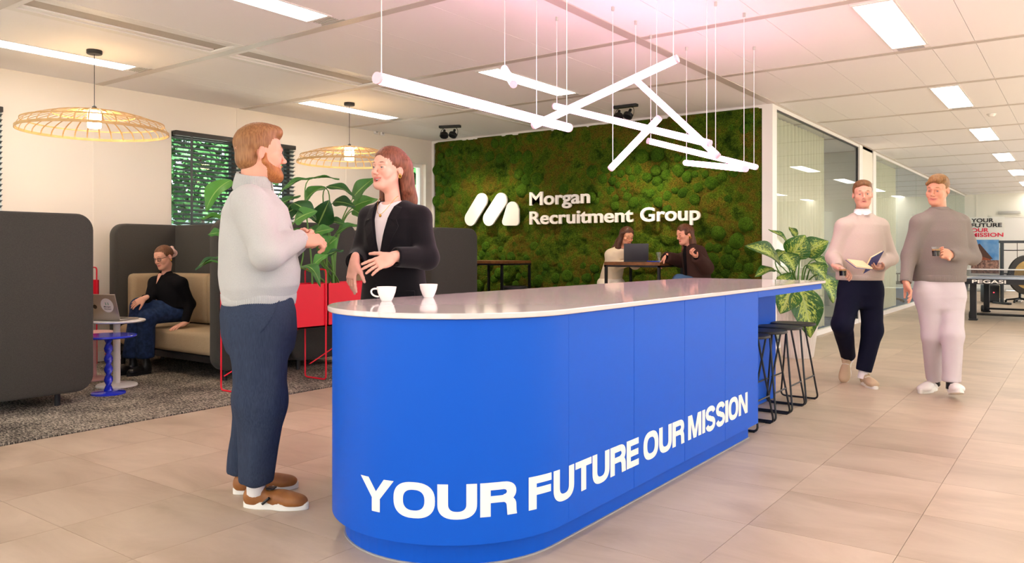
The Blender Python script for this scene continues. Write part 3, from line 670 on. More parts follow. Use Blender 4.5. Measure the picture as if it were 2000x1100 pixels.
# slogan, laid round the front
def surf(u, off):
    if u >= 0: return (IX1+off, IC+u)
    p = u/IR; r = IR+off; return (-2.25+r*math.cos(p), IC+r*math.sin(p))
def pen(path, hw, hh, closed=False):
    P = np.array(path, float); n = len(P); L = []; R = []
    for i in range(n):
        t = (P[(i+1) % n]-P[i-1]) if closed else (P[min(i+1, n-1)]-P[max(i-1, 0)]); t = t/np.linalg.norm(t); nn = np.array([-t[1], t[0]])
        o = nn*np.array([hw, hh]); L.append(P[i]+o); R.append(P[i]-o)
    return L, R
def glyph(ch, w):
    """quads in a w x 1 box: list of (row A, row B)"""
    s, b = .315, .225; out = []
    rect = lambda x0, y0, x1, y1: ([(x0+(x1-x0)*i/4, y0) for i in range(5)], [(x0+(x1-x0)*i/4, y1) for i in range(5)])
    quad = lambda a, b_, c, d: ([np.array(a)+(np.array(b_)-np.array(a))*i/4 for i in range(5)], [np.array(d)+(np.array(c)-np.array(d))*i/4 for i in range(5)])
    sup = lambda cx, cy, rx, ry, a0, a1, n, e=2.5: [(cx+rx*np.sign(math.cos(a))*abs(math.cos(a))**(2/e), cy+ry*np.sign(math.sin(a))*abs(math.sin(a))**(2/e)) for a in [math.radians(a0+(a1-a0)*i/n) for i in range(n+1)]]
    if ch == 'I': out.append(rect(0, 0, w, 1))
    elif ch == 'O':
        o = sup(w/2, .5, w/2, .53, 0, 360, 40); i_ = sup(w/2, .5, w/2-s, .53-b, 0, 360, 40); out.append((o, i_))
    elif ch == 'U':
        o = [(0, 1), (0, .7)]+sup(w/2, .42, w/2, .45, 180, 360, 24)+[(w, .7), (w, 1)]; i_ = [(s, 1), (s, .7)]+sup(w/2, .42, w/2-s, .45-b, 180, 360, 24)+[(w-s, .7), (w-s, 1)]; out.append((o, i_))
    elif ch == 'Y':
        m = w/2; h = .4; out += [quad((0, 1), (s*1.12, 1), (m+.02, .58), (m-s/2, h)), quad((w-s*1.12, 1), (w, 1), (m+s/2, h), (m-.02, .58)), quad((m-s/2, h), (m+s/2, h), (m+.02, .6), (m-.02, .6)), rect(m-s/2, 0, m+s/2, h)]
    elif ch == 'R':
        out += [rect(0, 0, s, 1), rect(s, 1-b, w*.62, 1), rect(s, .40, w*.62, .40+b*.9)]
        o = sup(w*.62, .7, w*.36, .3, 90, -90, 14, 2.2); i_ = sup(w*.62, .7, w*.36-s*.98, .3-b, 90, -90, 14, 2.2); out.append((o, i_))
        o = [(w*.62, .5+.1)]+sup(w*.62, .28, w*.36, .3, 80, 0, 8, 2.2)+[(w*.985, .12), (w, 0)]; i_ = [(w*.55, .40)]+sup(w*.6, .28, w*.38-s, .12, 80, 0, 8, 2.2)+[(w-s-.01, .12), (w-s, 0)]; out.append((o, i_))
    elif ch == 'F': out += [rect(0, 0, s*.95, 1), rect(s*.9, 1-b, w, 1), rect(s*.9, .43, w*.97, .43+b)]
    elif ch == 'E': out += [rect(0, 0, s, 1), rect(s*.95, 1-b, w, 1), rect(s*.95, .39, w*.97, .39+b), rect(s*.95, 0, w, b)]
    elif ch == 'T': out += [rect(0, 1-b, w, 1), rect(w/2-s/2, 0, w/2+s/2, 1-b)]
    elif ch == 'M': out += [rect(0, 0, s, 1), rect(w-s, 0, w, 1), quad((s*.55, 1), (s*1.25, 1), (w/2+s*.48, 0), (w/2-s*.48, 0)), quad((w-s*1.25, 1), (w-s*.55, 1), (w/2+s*.48, 0), (w/2-s*.48, 0))]
    elif ch == 'N': out += [rect(0, 0, s, 1), rect(w-s, 0, w, 1), quad((0, 1), (s*1.1, 1), (w, 0), (w-s*1.1, 0))]
    elif ch == 'S':
        cx = w/2; c = sup(cx, .735, w/2-s*.5, .265-b*.25, 8, 262, 16, 2.2)+sup(cx, .265, w/2-s*.5, .265-b*.25, 82, -172, 16, 2.2)
        out.append(pen(c, s*.5, b*.5))
    return out
SL = [('Y', -.903, -.736), ('O', -.737, -.57), ('U', -.561, -.412), ('R', -.4, -.253), ('F', -.2, -.082), ('U', -.069, .079), ('T', .089, .22), ('U', .228, .376), ('R', .384, .528), ('E', .537, .656),
      ('O', .706, .868), ('U', .876, 1.023), ('R', 1.031, 1.176), ('M', 1.226, 1.402), ('I', 1.416, 1.457), ('S', 1.465, 1.605), ('S', 1.615, 1.753), ('I', 1.757, 1.804), ('O', 1.81, 1.969), ('N', 1.977, 2.131)]
for ch, u0, u1 in SL:
    b = MB(); hh = .128
    for gi, (A, B) in enumerate(glyph(ch, (u1-u0)/hh)):
        vs = []
        for p in list(A)+list(B):
            x, y = surf(u0+p[0]*hh, .0012+.0003*gi); vs.append((x, y, .2+p[1]*hh))
        n = len(A); b.add(vs, [(i, i+1, n+i+1, n+i) for i in range(n-1)])
    b.build('letter', M_VINYL, isl)
M_TOP = mat('worktop_gloss', '#e0d6d4', .07, spec=.6)
wt = MB(); o1 = island_path(.02, 6.56, 48); wt.prism(o1, .948, .97, True)
tag(wt.build('worktop', M_TOP, None, bevel=.004), 'glossy pale worktop lying on the blue reception island', 'worktop')

# ------------------------------------------------------------------ coffee cups
M_PORC = mat('porcelain', '#f6f2ee', .12, coat=.3)
def cup(pos, rz, label):
    r = empty('coffee_cup', pos, rz, label=label, cat='cup', group='white cups on the worktop')
    MB().lathe([(.0, .0), (.024, 0), (.026, .004), (.033, .018), (.042, .042), (.0465, .066), (.045, .067), (.0405, .043), (.031, .02), (.02, .009), (0, .008)], 32).build('bowl', M_PORC, r)
    MB().tube(bez((.041, 0, .056), (.085, 0, .066), (.08, 0, .02), (.036, 0, .02), 14), .0042, 8).build('handle', M_PORC, r)
cup(tuple(PZ(755, 588, .9705)[:2])+(.9705,), math.pi+TH, 'white cup with its handle turned left, nearer the rounded end of the worktop')
cup(tuple(PZ(837, 581, .9705)[:2])+(.9705,), math.pi/2+TH+.4, 'white cup without visible handle, in front of the dark blazer')

# ------------------------------------------------------------------ bar stools
M_SEAT = mat('stool_seat', '#2b2a2b', .5, bump=(200, .1))
def stool():
    r = empty('bar_stool', (0, 0, 0))
    b = MB(); o = [(.17*np.sign(math.cos(a))*abs(math.cos(a))**.8, .145*np.sign(math.sin(a))*abs(math.sin(a))**.8) for a in np.linspace(0, 2*math.pi, 29)[:-1]]
    b.prism(o, .612, .63, True); b.build('seat', M_SEAT, r, bevel=.006)
    for sy in (-1, 1):
        pth = [(.07, sy*.06, .612), (.15, sy*.165, .008), (-.15, sy*.165, .008), (-.07, sy*.06, .612)]
        MB().tube(fillet(pth, .04), .0075, 8).build('leg_loop', M_BLACK, r)
        MB().rbox((.09, sy*.165-.01, 0), (.13, sy*.165+.01, .008), .002, 1).build('foot_glide', M_BLACK, r)
    for sx in (-1, 1):
        k = .72; MB().tube([(sx*.128, -.137, .2), (sx*.128, .137, .2)], .006, 6).build('foot_rail', M_BLACK, r)
    return r
st0 = stool()
for k, (y, lb) in enumerate(((5.32, 'black bar stool half hidden behind the end of the blue island, nearest'), (5.70, 'second black bar stool from the slogan end, under the overhang'), (6.08, 'third black bar stool from the slogan end, under the overhang'), (6.44, 'black bar stool farthest along the overhang, beside the potted plant'))):
    o = st0 if k == 0 else copy_tree(st0); o.location = (-1.9, y, 0); tag(o, lb, 'stool', 'bar stools at the island')

# ------------------------------------------------------------------ pink tube lamps
M_TUBE = mat('tube_lamp', '#ffd9ea', .4, emit=(1.0, .43, .70), estr=TUBE_E)
M_CORD = mat('white_cord', '#f4eef0', .5); M_CAP = mat('tube_cap', '#ecc9dc', .35)
def tube_lamp(a, b, label, cables=(1, 1)):
    A, B = P3(*a), P3(*b); r = empty('tube_lamp', (*(A+B)/2,), label=label, cat='pendant lamp', group='tube lamps hung over the island'); o = np.array(r.location)
    t = nrm(B-A); MB().tube([A-o+t*.012, B-o-t*.012], .024, 20).build('glow_tube', M_TUBE, r)
    for E_, s in ((A, 1), (B, -1)): MB().tube([E_-o, E_-o+t*s*.014], .0248, 20).build('end_cap', M_CAP, r)
    for E_, s, on in ((A, 1, cables[0]), (B, -1, cables[1])):
        if on:
            q = E_-o+t*s*.03; MB().tube([q+UP*.02, (q[0], q[1], CEIL-o[2])], .0022, 6).build('suspension_cable', M_CORD, r)
            MB().lathe([(.009, CEIL-o[2]-.03), (.011, CEIL-o[2]-.024), (.011, CEIL-o[2])], 10, (q[0], q[1])).build('ceiling_grip', M_GREY_TRIM, r)
tube_lamp((735, 152, 3.2), (1112, 250, 4.5), 'longest and nearest pink tube lamp, left above the worktop')
tube_lamp((985, 134, 5.6), (1003, 165, 5.05), 'short-looking pink tube lamp pointing at the camera', (1, 0))
tube_lamp((1041, 246, 5.3), (1324, 114, 4.7), 'pink tube lamp rising to the right, highest right end')
tube_lamp((1082, 207, 6.1), (1388, 281, 5.2), 'pink tube lamp sloping down to the right through the middle of the cluster')
tube_lamp((1237, 152, 6.2), (1403, 306, 5.7), 'pink tube lamp falling steeply to the right')
tube_lamp((1192, 330, 5.85), (1288, 230, 5.5), 'pink tube lamp falling steeply to the left over the moss wall')
tube_lamp((1265, 275, 6.58), (1478, 327, 6.97), 'long thin pink tube lamp reaching the right end of the cluster')
tube_lamp((1338, 318, 7.0), (1457, 330, 5.95), 'lowest pink tube lamp, almost level, at the right of the cluster')

# ------------------------------------------------------------------ rattan lampshades
M_RATTAN = mat('bamboo_strip', '#d9b37c', .5, vary=(9, '#c1955a', .6)); M_BULB = mat('warm_bulb', '#fff0d8', .3, emit=(1.0, .66, .33), estr=BULB_E)
def rattan(x, y, zr, R, label):
    r = empty('rattan_pendant', (x, y, zr), label=label, cat='pendant lamp', group='rattan lampshades'); s = R/.66
    MB().lathe([(0, CEIL-zr-.035), (.06, CEIL-zr-.035), (.065, CEIL-zr-.03), (.065, CEIL-zr)], 24).build('ceiling_rose', M_BLACK, r)
    MB().tube([(0, 0, CEIL-zr-.03), (0, 0, .2*s)], .003, 6).build('cord', M_BLACK, r)
    def ring(rad, z, w, h, nm):
        n = 64; L = [(rad*math.cos(2*math.pi*i/n), rad*math.sin(2*math.pi*i/n), z) for i in range(n+1)]; Q = [(p[0], p[1], z+h) for p in L]
        MB().strip(L, Q, w, [(math.cos(2*math.pi*i/n), math.sin(2*math.pi*i/n), 0) for i in range(n+1)]).build(nm, M_RATTAN, r)
    ring(R, -.012, .006, .024, 'rim_ring'); ring(.62*s, .075*s, .005, .012, 'outer_ring'); ring(.36*s, .155*s, .005, .01, 'middle_ring'); ring(.1*s, .192*s, .006, .016, 'top_ring')
    pr = bez((.09*s, .205*s), (.36*s, .175*s), (.66*s, .12*s), (.655*s, 0), 12); L = [(p[0], -.006, p[1]) for p in pr]; Q = [(p[0], .006, p[1]) for p in pr]; nn = []
    for i in range(len(pr)):
        t = pr[min(i+1, 12)]-pr[max(i-1, 0)]; t = t/np.linalg.norm(t); nn.append((-t[1], 0, t[0]))
    rm = MB().strip(L, Q, -.003, nn).mesh('rib')
    for k in range(36): link('rib', rm, M_RATTAN, r, None, (0, 0, 2*math.pi*k/36))
    MB().lathe([(.001, .03), (.052, .03), (.056, .04), (.056, .17), (.05, .18), (.001, .18)], 24).build('bulb_diffuser', M_BULB, r)
    MB().lathe([(.001, .18), (.02, .18), (.02, .22), (.004, .235)], 16).build('lamp_holder', M_BLACK, r)
rattan(-7.23, 3.5, 2.29, .615, 'wide rattan lampshade near the left picture edge, glowing warm')
rattan(-7.26, 6.57, 2.29, .62, 'rattan lampshade farther back, beside the head of the blazer woman')

# ------------------------------------------------------------------ ceiling spots
def spots(x, y, rz, label):
    r = empty('ceiling_spot', (x, y, CEIL), rz, label=label, cat='spotlight', group='black ceiling spotlights')
    MB().rbox((-.16, -.035, -.035), (.16, .035, 0), .004, 1).build('mounting_bar', M_BLACK, r)
    for sx in (-1, 1):
        h = empty('spot_head', (sx*.085, 0, -.035)); h.parent = r; h.rotation_euler = (math.radians(-28), math.radians(sx*10), 0)
        MB().lathe([(.001, -.03), (.018, -.035), (.02, -.075), (.03, -.09), (.056, -.105), (.06, -.12), (.06, -.15), (.052, -.15), (.05, -.125), (.001, -.12)], 20).build('housing', M_BLACK, h)
        MB().tube([(sx*.064*math.cos(a), 0, -.0+-.13*math.sin(a)) if False else (sx*.066*math.sin(a), 0, -.13+.13*math.cos(a)) for a in np.linspace(0, math.pi/2, 9)], .004, 6).build('yoke', M_BLACK, h)
spots(-4.6, 8.68, 0, 'black double ceiling spotlight between the tube lamps and the moss wall'); spots(-7.39, 8.6, .35, 'black double ceiling spotlight at the left end of the moss wall')
for x, y, ax in ((-4.6, 8.68, 0), (-7.39, 8.6, 0)):
    for sx in (-.085, .085):
        L_ = bpy.data.lights.new('spot_beam', 'SPOT'); L_.energy = 70; L_.color = (1, .84, .6); L_.spot_size = math.radians(75); L_.spot_blend = .8; L_.shadow_soft_size = .03
        o = bpy.data.objects.new('spot_beam', L_); C.objects.link(o); o.location = (x+sx, y+.09, CEIL-.2); o.rotation_euler = (Vector((x+sx*6, YM, 1.35))-o.location).to_track_quat('-Z', 'Y').to_euler()
# ------------------------------------------------------------------ seating booths
M_FELT = mat('charcoal_felt', '#4a4844', .9, bump=(350, .35), vary=(220, '#3a3835', .6), sheen=.1)
M_BEIGE = mat('beige_upholstery', '#b6a183', .85, bump=(300, .3), vary=(180, '#a18b6e', .5))
def felt_panel(lo, hi, axis, r, name, parent):
    """upholstered upright panel, rounded in its own plane"""
    a = 1 if axis == 'x' else 0; t0, t1 = (lo[0], hi[0]) if axis == 'x' else (lo[1], hi[1])
    o = rrect(lo[a], lo[2], hi[a], hi[2], r, 8); e = .022; ins = rrect(lo[a]+e, lo[2]+e, hi[a]-e, hi[2]-e, max(r-e, .02), 8); n = len(o)
    mid = rrect(lo[a]+e*.3, lo[2]+e*.3, hi[a]-e*.3, hi[2]-e*.3, max(r-e*.3, .02), 8)
    rows = [(ins, t0), (mid, t0+e*.35), (o, t0+e), (o, t1-e), (mid, t1-e*.35), (ins, t1)]; vs = []
    for pts, t in rows: vs += [((t, p[0], p[1]) if axis == 'x' else (p[0], t, p[1])) for p in pts]
    fs = [tuple(range(n)), tuple(5*n+i for i in reversed(range(n)))]
    for k in range(5): fs += [(k*n+i, k*n+(i+1) % n, (k+1)*n+(i+1) % n, (k+1)*n+i) for i in range(n)]
    return MB().add(vs, fs, True).build(name, M_FELT, parent, sharp=60)
def cushion(lo, hi, r, name, parent, puff=.015, seg=3, m=None):
    b = MB().rbox(lo, hi, r, seg); c = [(i+j)/2 for i, j in zip(lo, hi)]; o = b.build(name, m or M_BEIGE, parent, sharp=80); return o
def booth(y_front, y_back, label, zt=1.5):
    """high-backed sofa between x=-8.35 and -6.38; open side at y_front"""
    x0, x1 = -8.35, -6.38; d = 1 if y_back > y_front else -1; r = empty('booth_sofa', ((x0+x1)/2, (y_front+y_back)/2, 0), label=label, cat='sofa', group='high-backed booth sofas'); ox, oy = r.location[0], r.location[1]
    ya, yb = min(y_front, y_back)-oy, max(y_front, y_back)-oy; X0, X1 = x0-ox, x1-ox
    felt_panel((X0, ya, .1), (X0+.14, yb, zt), 'x', .13, 'side_panel', r); felt_panel((X1-.14, ya, .1), (X1, yb, zt), 'x', .13, 'side_panel', r)
    bk = (yb-.14, yb) if d > 0 else (ya, ya+.14); felt_panel((X0+.1, bk[0], .1), (X1-.1, bk[1], zt-.002), 'y', .05, 'back_panel', r)
    f0 = (y_front-oy)+d*.03; b0 = (bk[0] if d > 0 else bk[1]); s0, s1 = min(f0, b0), max(f0, b0)
    MB().box((X0+.14, s0+.02, .16), (X1-.14, s1, .22)).build('base', M_BLACK, r)
    cushion((X0+.145, s0, .225), (X1-.145, s1, .44), .045, 'seat_cushion', r)
    w = (X1-X0-.29)/2
    for k in range(2):
        a = X0+.145+k*w; e0, e1 = (b0-.17, b0) if d > 0 else (b0, b0+.17)
        cushion((a+.004, e0, .45), (a+w-.004, e1, .97), .05, 'back_cushion', r)
    # arm bolster along the wall-side panel
    e0, e1 = (s0+.08, s1-.18) if d > 0 else (s0+.18, s1-.08)
    cushion((X0+.145, e0, .45), (X0+.28, e1, .97), .05, 'side_cushion', r)
    for lx in (X0+.07, X1-.07):
        for ly in (ya+.12, yb-.25): MB().tube([(lx, ly, 0), (lx, ly, .13)], .022, 12).build('leg', M_BLACK, r)
    return r
booth(3.09, 2.25, 'big charcoal booth sofa at the left edge, seen from outside'); booth(4.19, 5.0, 'charcoal booth sofa with beige cushions where the laughing woman sits')
booth(5.88, 5.03, 'charcoal booth sofa behind the red planters, back to the occupied one'); booth(7.1, 7.98, 'charcoal booth sofa panel right of the blazer woman, before the moss wall')
# ------------------------------------------------------------------ small tables
M_WLAC = mat('white_lacquer', '#f2efe9', .3); M_BLAC = mat('blue_lacquer', '#2535c9', .18, coat=.4); M_PLAC = mat('pink_lacquer', '#e8b9b4', .3)
def round_table(x, y, h, R, rb, m, label, twist=False, stem=.03):
    r = empty('side_table', (x, y, .006), label=label, cat='table', group='small round tables in the booth'); h -= .006
    MB().lathe([(.001, h-.02), (R-.01, h-.02), (R, h-.013), (R, h-.004), (R-.004, h), (.001, h)], 40).build('table_top', m, r)
    MB().lathe([(.001, 0), (rb, 0), (rb, .012), (rb-.01, .02), (.04, .026), (.001, .027)], 36).build('base', m, r)
    if twist:
        b = MB(); n = 70; seg = 16; vs = []
        for i in range(n+1):
            z = .024+(h-.04)*i/n
            for k in range(seg):
                a = 2*math.pi*k/seg; rr = .026+.0075*math.cos(2*(a-z*36)); vs.append((rr*math.cos(a), rr*math.sin(a), z))
        b.add(vs, [(i*seg+k, i*seg+(k+1) % seg, (i+1)*seg+(k+1) % seg, (i+1)*seg+k) for i in range(n) for k in range(seg)], True); b.build('twisted_stem', m, r)
    else: MB().tube([(0, 0, .02), (0, 0, h-.015)], stem, 20).build('stem', m, r)
round_table(-6.97, 3.57, .595, .235, .17, M_WLAC, 'white round pedestal table carrying the silver laptop'); round_table(-6.64, 3.33, .5, .22, .135, M_BLAC, 'glossy blue round table with a twisted stem', True)
round_table(-7.5, 3.62, .45, .2, .15, M_PLAC, 'pink round table mostly hidden behind the near booth')
M_ALU = mat('silver_aluminium', '#b9b1a8', .35, metal=.7); M_DARKPLASTIC = mat('dark_plastic', '#35363a', .45)
def laptop(pos, rz, w, dpt, tilt, m, label, sticker=False):
    r = empty('laptop', pos, rz, label=label, cat='laptop')
    MB().rbox((-w/2, -dpt/2, 0), (w/2, dpt/2, .014), .005, 2).build('base', m, r)
    MB().box((-w/2+.03, -dpt/2+.1, .014), (w/2-.03, dpt/2-.03, .0155)).build('keyboard', M_BLACK, r)
    sc_ = empty('screen', (0, dpt/2-.004, .012)); sc_.parent = r; sc_.rotation_euler = (-tilt, 0, 0)
    MB().rbox((-w/2, -.004, 0), (w/2, .004, dpt*.98), .004, 2).build('lid', m, sc_)
    MB().box((-w/2+.01, -.0052, .012), (w/2-.01, -.0045, dpt*.98-.01)).build('display', mat('laptop_display', '#c9d2dc', .3), sc_)
    if sticker:
        b = MB(); pts = [(.065*math.cos(a)-.07, .065*math.sin(a)+.13) for a in np.linspace(0, 2*math.pi, 25)[:-1]]
        b.add([(x, .0046, z) for x, z in pts], [tuple(range(24))]).build('sticker', M_VINYL, sc_)
        mg = mat('sticker_green', '#2fae7d', .5)
        for q in (-.095, -.07): MB().add([(q+s*.018-.008*t, .0052, .145+t*.012) for s, t in ((0, -1), (1, 1))]+[(q+s*.018-.008*t+.006, .0052, .145+t*.012) for s, t in ((1, 1), (0, -1))], [(0, 1, 2, 3)]).build('sticker_mark', mg, sc_)
        for ln, z in (('Morgan', .112), ('Green', .092)):
            ls = text_islands(ln, 1, .01, 0); A = np.vstack([l[0] for l in ls]); lo, hi = A[:, 0].min(), A[:, 0].max()
            for V, Fs in ls: MB().add([(-.035-(v[0]-lo)/(hi-lo)*.07, .0053, z+v[1]*.018) for v in V], Fs).build('letter', M_INK, sc_)
        ap = [(.02*math.cos(a)*(1+.12*math.cos(2*a))+.06, .02*math.sin(a)+.115) for a in np.linspace(0, 2*math.pi, 21)[:-1]]
        MB().add([(x, .0046, z) for x, z in ap], [tuple(range(20))]).add([(.06, .0047, .138), (.066, .0047, .147), (.068, .0047, .142), (.062, .0047, .136)], [(0, 1, 2, 3)]).build('logo_mark', mat('logo_dark', '#3a3632', .2), sc_)
    return r
laptop((-6.99, 3.55, .598), TH+math.pi-.25, .34, .235, .28, M_ALU, 'open silver laptop with round sticker on the white table', True)

# ------------------------------------------------------------------ red planters
M_RED = mat('red_powder_coat', '#e0142f', .42); M_SOIL = mat('potting_soil', '#2c2119', .95, bump=(80, .6))
def planter(y0, y1, label, x0=-5.99, x1=-5.71, both=True):
    r = empty('red_planter', ((x0+x1)/2, (y0+y1)/2, .006), label=label, cat='planter', group='red metal planters in a row'); hx, hy = (x1-x0)/2, (y1-y0)/2
    b = MB()
    for lo, hi in (((-hx, -hy, .5), (hx, hy, .512)), ((-hx, -hy, .5), (-hx+.006, hy, .9)), ((hx-.006, -hy, .5), (hx, hy, .9)), ((-hx, -hy, .5), (hx, -hy+.006, .9)), ((-hx, hy-.006, .5), (hx, hy, .9))): b.box(lo, hi)
    b.build('trough', M_RED, r); MB().box((-hx+.006, -hy+.006, .512), (hx-.006, hy-.006, .86)).build('soil', M_SOIL, r)
    for y in ((-hy-.008, hy-.028) if both else (hy-.028,)): MB().tube(fillet([(-hx-.008, y, .6), (-hx-.008, y, .007), (hx+.008, y, .007), (hx+.008, y, 1.03), (-hx-.008, y, 1.03), (-hx-.008, y, .6)], .035), .0075, 8).build('frame_hoop', M_RED, r)
    MB().tube([(hx+.008, -.05, .5), (hx+.008, hy-.03, .3)], .006, 8) .build('brace', M_RED, r) if False else MB().tube([(-hx-.008, -hy+.02, .12), (-hx-.008, hy-.03, .5)], .006, 8).build('brace', M_RED, r)
    return r
planter(3.98, 4.9, 'red metal planter on hoops directly behind the bearded man'); planter(4.904, 5.84, 'red metal planter next in row, beside the blazer woman', both=False)
planter(3.75, 4.1, 'small red planter by the left wall, behind the laptop table', -8.62, -8.37)
# ------------------------------------------------------------------ leaves
def leaf_mat(name, a, b_, rib, var=None):
    m = bpy.data.materials.new(name); m.use_nodes = True; nt = m.node_tree; N = nt.nodes.new; L = nt.links.new
    b = nt.nodes['Principled BSDF']; b.inputs['Roughness'].default_value = .38; b.inputs['Specular IOR Level'].default_value = .4
    uv = N('ShaderNodeUVMap'); sp = N('ShaderNodeSeparateXYZ'); L(uv.outputs[0], sp.inputs[0])
    ab = N('ShaderNodeMath'); ab.operation = 'ABSOLUTE'; L(sp.outputs[1], ab.inputs[0])
    vn = N('ShaderNodeMath'); vn.operation = 'MULTIPLY_ADD'; vn.inputs[1].default_value = -.35; L(ab.outputs[0], vn.inputs[0]); L(sp.outputs[0], vn.inputs[2])
    wv = N('ShaderNodeMath'); wv.operation = 'MULTIPLY'; wv.inputs[1].default_value = 170 if not var else 60; L(vn.outputs[0], wv.inputs[0]); sn = N('ShaderNodeMath'); sn.operation = 'SINE'; L(wv.outputs[0], sn.inputs[0])
    oi = N('ShaderNodeObjectInfo'); mx = N('ShaderNodeMix'); mx.data_type = 'RGBA'; mx.inputs[6].default_value = (*srgb(a), 1); mx.inputs[7].default_value = (*srgb(b_), 1); L(oi.outputs['Random'], mx.inputs[0]); colr = mx.outputs[2]
    if var:
        tc = N('ShaderNodeTexCoord'); nz = N('ShaderNodeTexNoise'); nz.inputs['Scale'].default_value = 26; nz.inputs['Detail'].default_value = 4; nz.inputs['Roughness'].default_value = .65
        cb = N('ShaderNodeCombineXYZ'); L(vn.outputs[0], cb.inputs[0]); L(sp.outputs[1], cb.inputs[1]); L(oi.outputs['Random'], cb.inputs[2]); mp = N('ShaderNodeMapping'); mp.inputs['Scale'].default_value = (1.0, .22, 3); L(cb.outputs[0], mp.inputs[0]); L(mp.outputs[0], nz.inputs['Vector'])
        su = N('ShaderNodeMath'); su.operation = 'MULTIPLY_ADD'; su.inputs[1].default_value = -.22; L(ab.outputs[0], su.inputs[0]); L(nz.outputs[0], su.inputs[2])
        rp = N('ShaderNodeValToRGB'); rp.color_ramp.elements[0].position = .40; rp.color_ramp.elements[1].position = .47; L(su.outputs[0], rp.inputs[0])
        m2 = N('ShaderNodeMix'); m2.data_type = 'RGBA'; L(rp.outputs[0], m2.inputs[0]); L(colr, m2.inputs[6]); m2.inputs[7].default_value = (*srgb(var), 1); colr = m2.outputs[2]
    lt = N('ShaderNodeMath'); lt.operation = 'LESS_THAN'; lt.inputs[1].default_value = .06; L(ab.outputs[0], lt.inputs[0])
    m3 = N('ShaderNodeMix'); m3.data_type = 'RGBA'; L(lt.outputs[0], m3.inputs[0]); L(colr, m3.inputs[6]); m3.inputs[7].default_value = (*srgb(rib), 1); L(m3.outputs[2], b.inputs['Base Color'])
    bp = N('ShaderNodeBump'); bp.inputs['Strength'].default_value = .25; bp.inputs['Distance'].default_value = .003; L(sn.outputs[0], bp.inputs['Height']); L(bp.outputs[0], b.inputs['Normal'])
    b.inputs['Transmission Weight'].default_value = 0; b.inputs['Subsurface Weight'].default_value = .0
    return m
M_STRE = leaf_mat('strelitzia_leaf', '#1d4a20', '#4c8a30', '#86a85a'); M_DIEF = leaf_mat('dieffenbachia_leaf', '#1f4d18', '#2d6420', '#a6bb66', '#a9bd52'); M_STEM = mat('leaf_stalk', '#5d8a3c', .5)
def leaf_mesh(base, tip, w, nh, droop=.12, fold=.25, n=14, m=6, tear=0):
    """blade from base to tip, full width w, bent down by droop*length; nh = rough facing of the upper side"""
    A, B = np.asarray(base, float), np.asarray(tip, float); ax = B-A; Ln = np.linalg.norm(ax); t = ax/Ln; nh = np.asarray(nh, float); nn = nrm(nh-t*np.dot(nh, t)); sd = np.cross(t, nn); V = []; uv = []
    for i in range(n+1):
        s = i/n; prof = (math.sin(math.pi*s**.72))**.8*(1-.15*s) if 0 < s < 1 else 0.0; hw = w/2*max(prof, .012)
        c = A+ax*s+nn*(droop*Ln*4*s*(1-s))
        for j in range(m+1):
            q = 2*j/m-1; wob = .012*math.sin(9*s+3*q)*abs(q)
            V.append(c+sd*hw*q*math.cos(fold*abs(q))+nn*(hw*abs(q)*math.sin(fold)*(.9 if fold > 0 else .9)+wob)); uv.append((s, q))
    k = len(V); V2 = [v-nn*.0016 for v in V]; Fq = []
    for i in range(n):
        for j in range(m):
            a = i*(m+1)+j; Fq.append((a, a+1, a+m+2, a+m+1)); Fq.append((k+a, k+a+m+1, k+a+m+2, k+a+1))
    return np_mesh('leaf', np.array(V+V2), np.array(Fq), True, uv=np.array(uv+uv))
def leafy(root, items, soil, m, depth, wig=.1, stalk=.007):
    """items: (base px, py, tip px, py, width px, depth offset base, tip, facing, droop, fold)"""
    o = np.array(root.location)
    for i, it in enumerate(items):
        bx, by, tx, ty, w, db, dt = it[:7]; f = it[7] if len(it) > 7 else (0, -.3, 1); dr = it[8] if len(it) > 8 else .12; fo = it[9] if len(it) > 9 else .3
        d0 = depth(bx); A = P3(bx, by, d0+db); B = P3(tx, ty, depth(bx)+dt); fn = RT*f[0]+FW*f[1]+UP*f[2]
        me = leaf_mesh(A-o, B-o, 1.22*w/F_PX*d0, fn, dr, fo); link('leaf', me, m, root)
        s = soil(i, A); tt = nrm(A-B); MB().tube([q for q in bez(s-o, s-o+UP*(A-s)[2]*.55, A-o+tt*.12+UP*-.05, A-o+nrm(B-A)*.02, 12)], [stalk*1.3-(stalk*.7)*k/12 for k in range(13)], 8).build('stalk', M_STEM, root)
D_ST = lambda px: 6.5+(px-437)/253*1.02
pl = empty('strelitzia', (-5.85, 4.45, .866), label='bird of paradise plant with big leaves in the near red planter', cat='plant', group='plants in the red planters')
def soilA(i, A):
    y = min(max(A[1], 4.1), 4.8); return np.array([-5.85+.05*math.sin(i*2.3), y, .86])
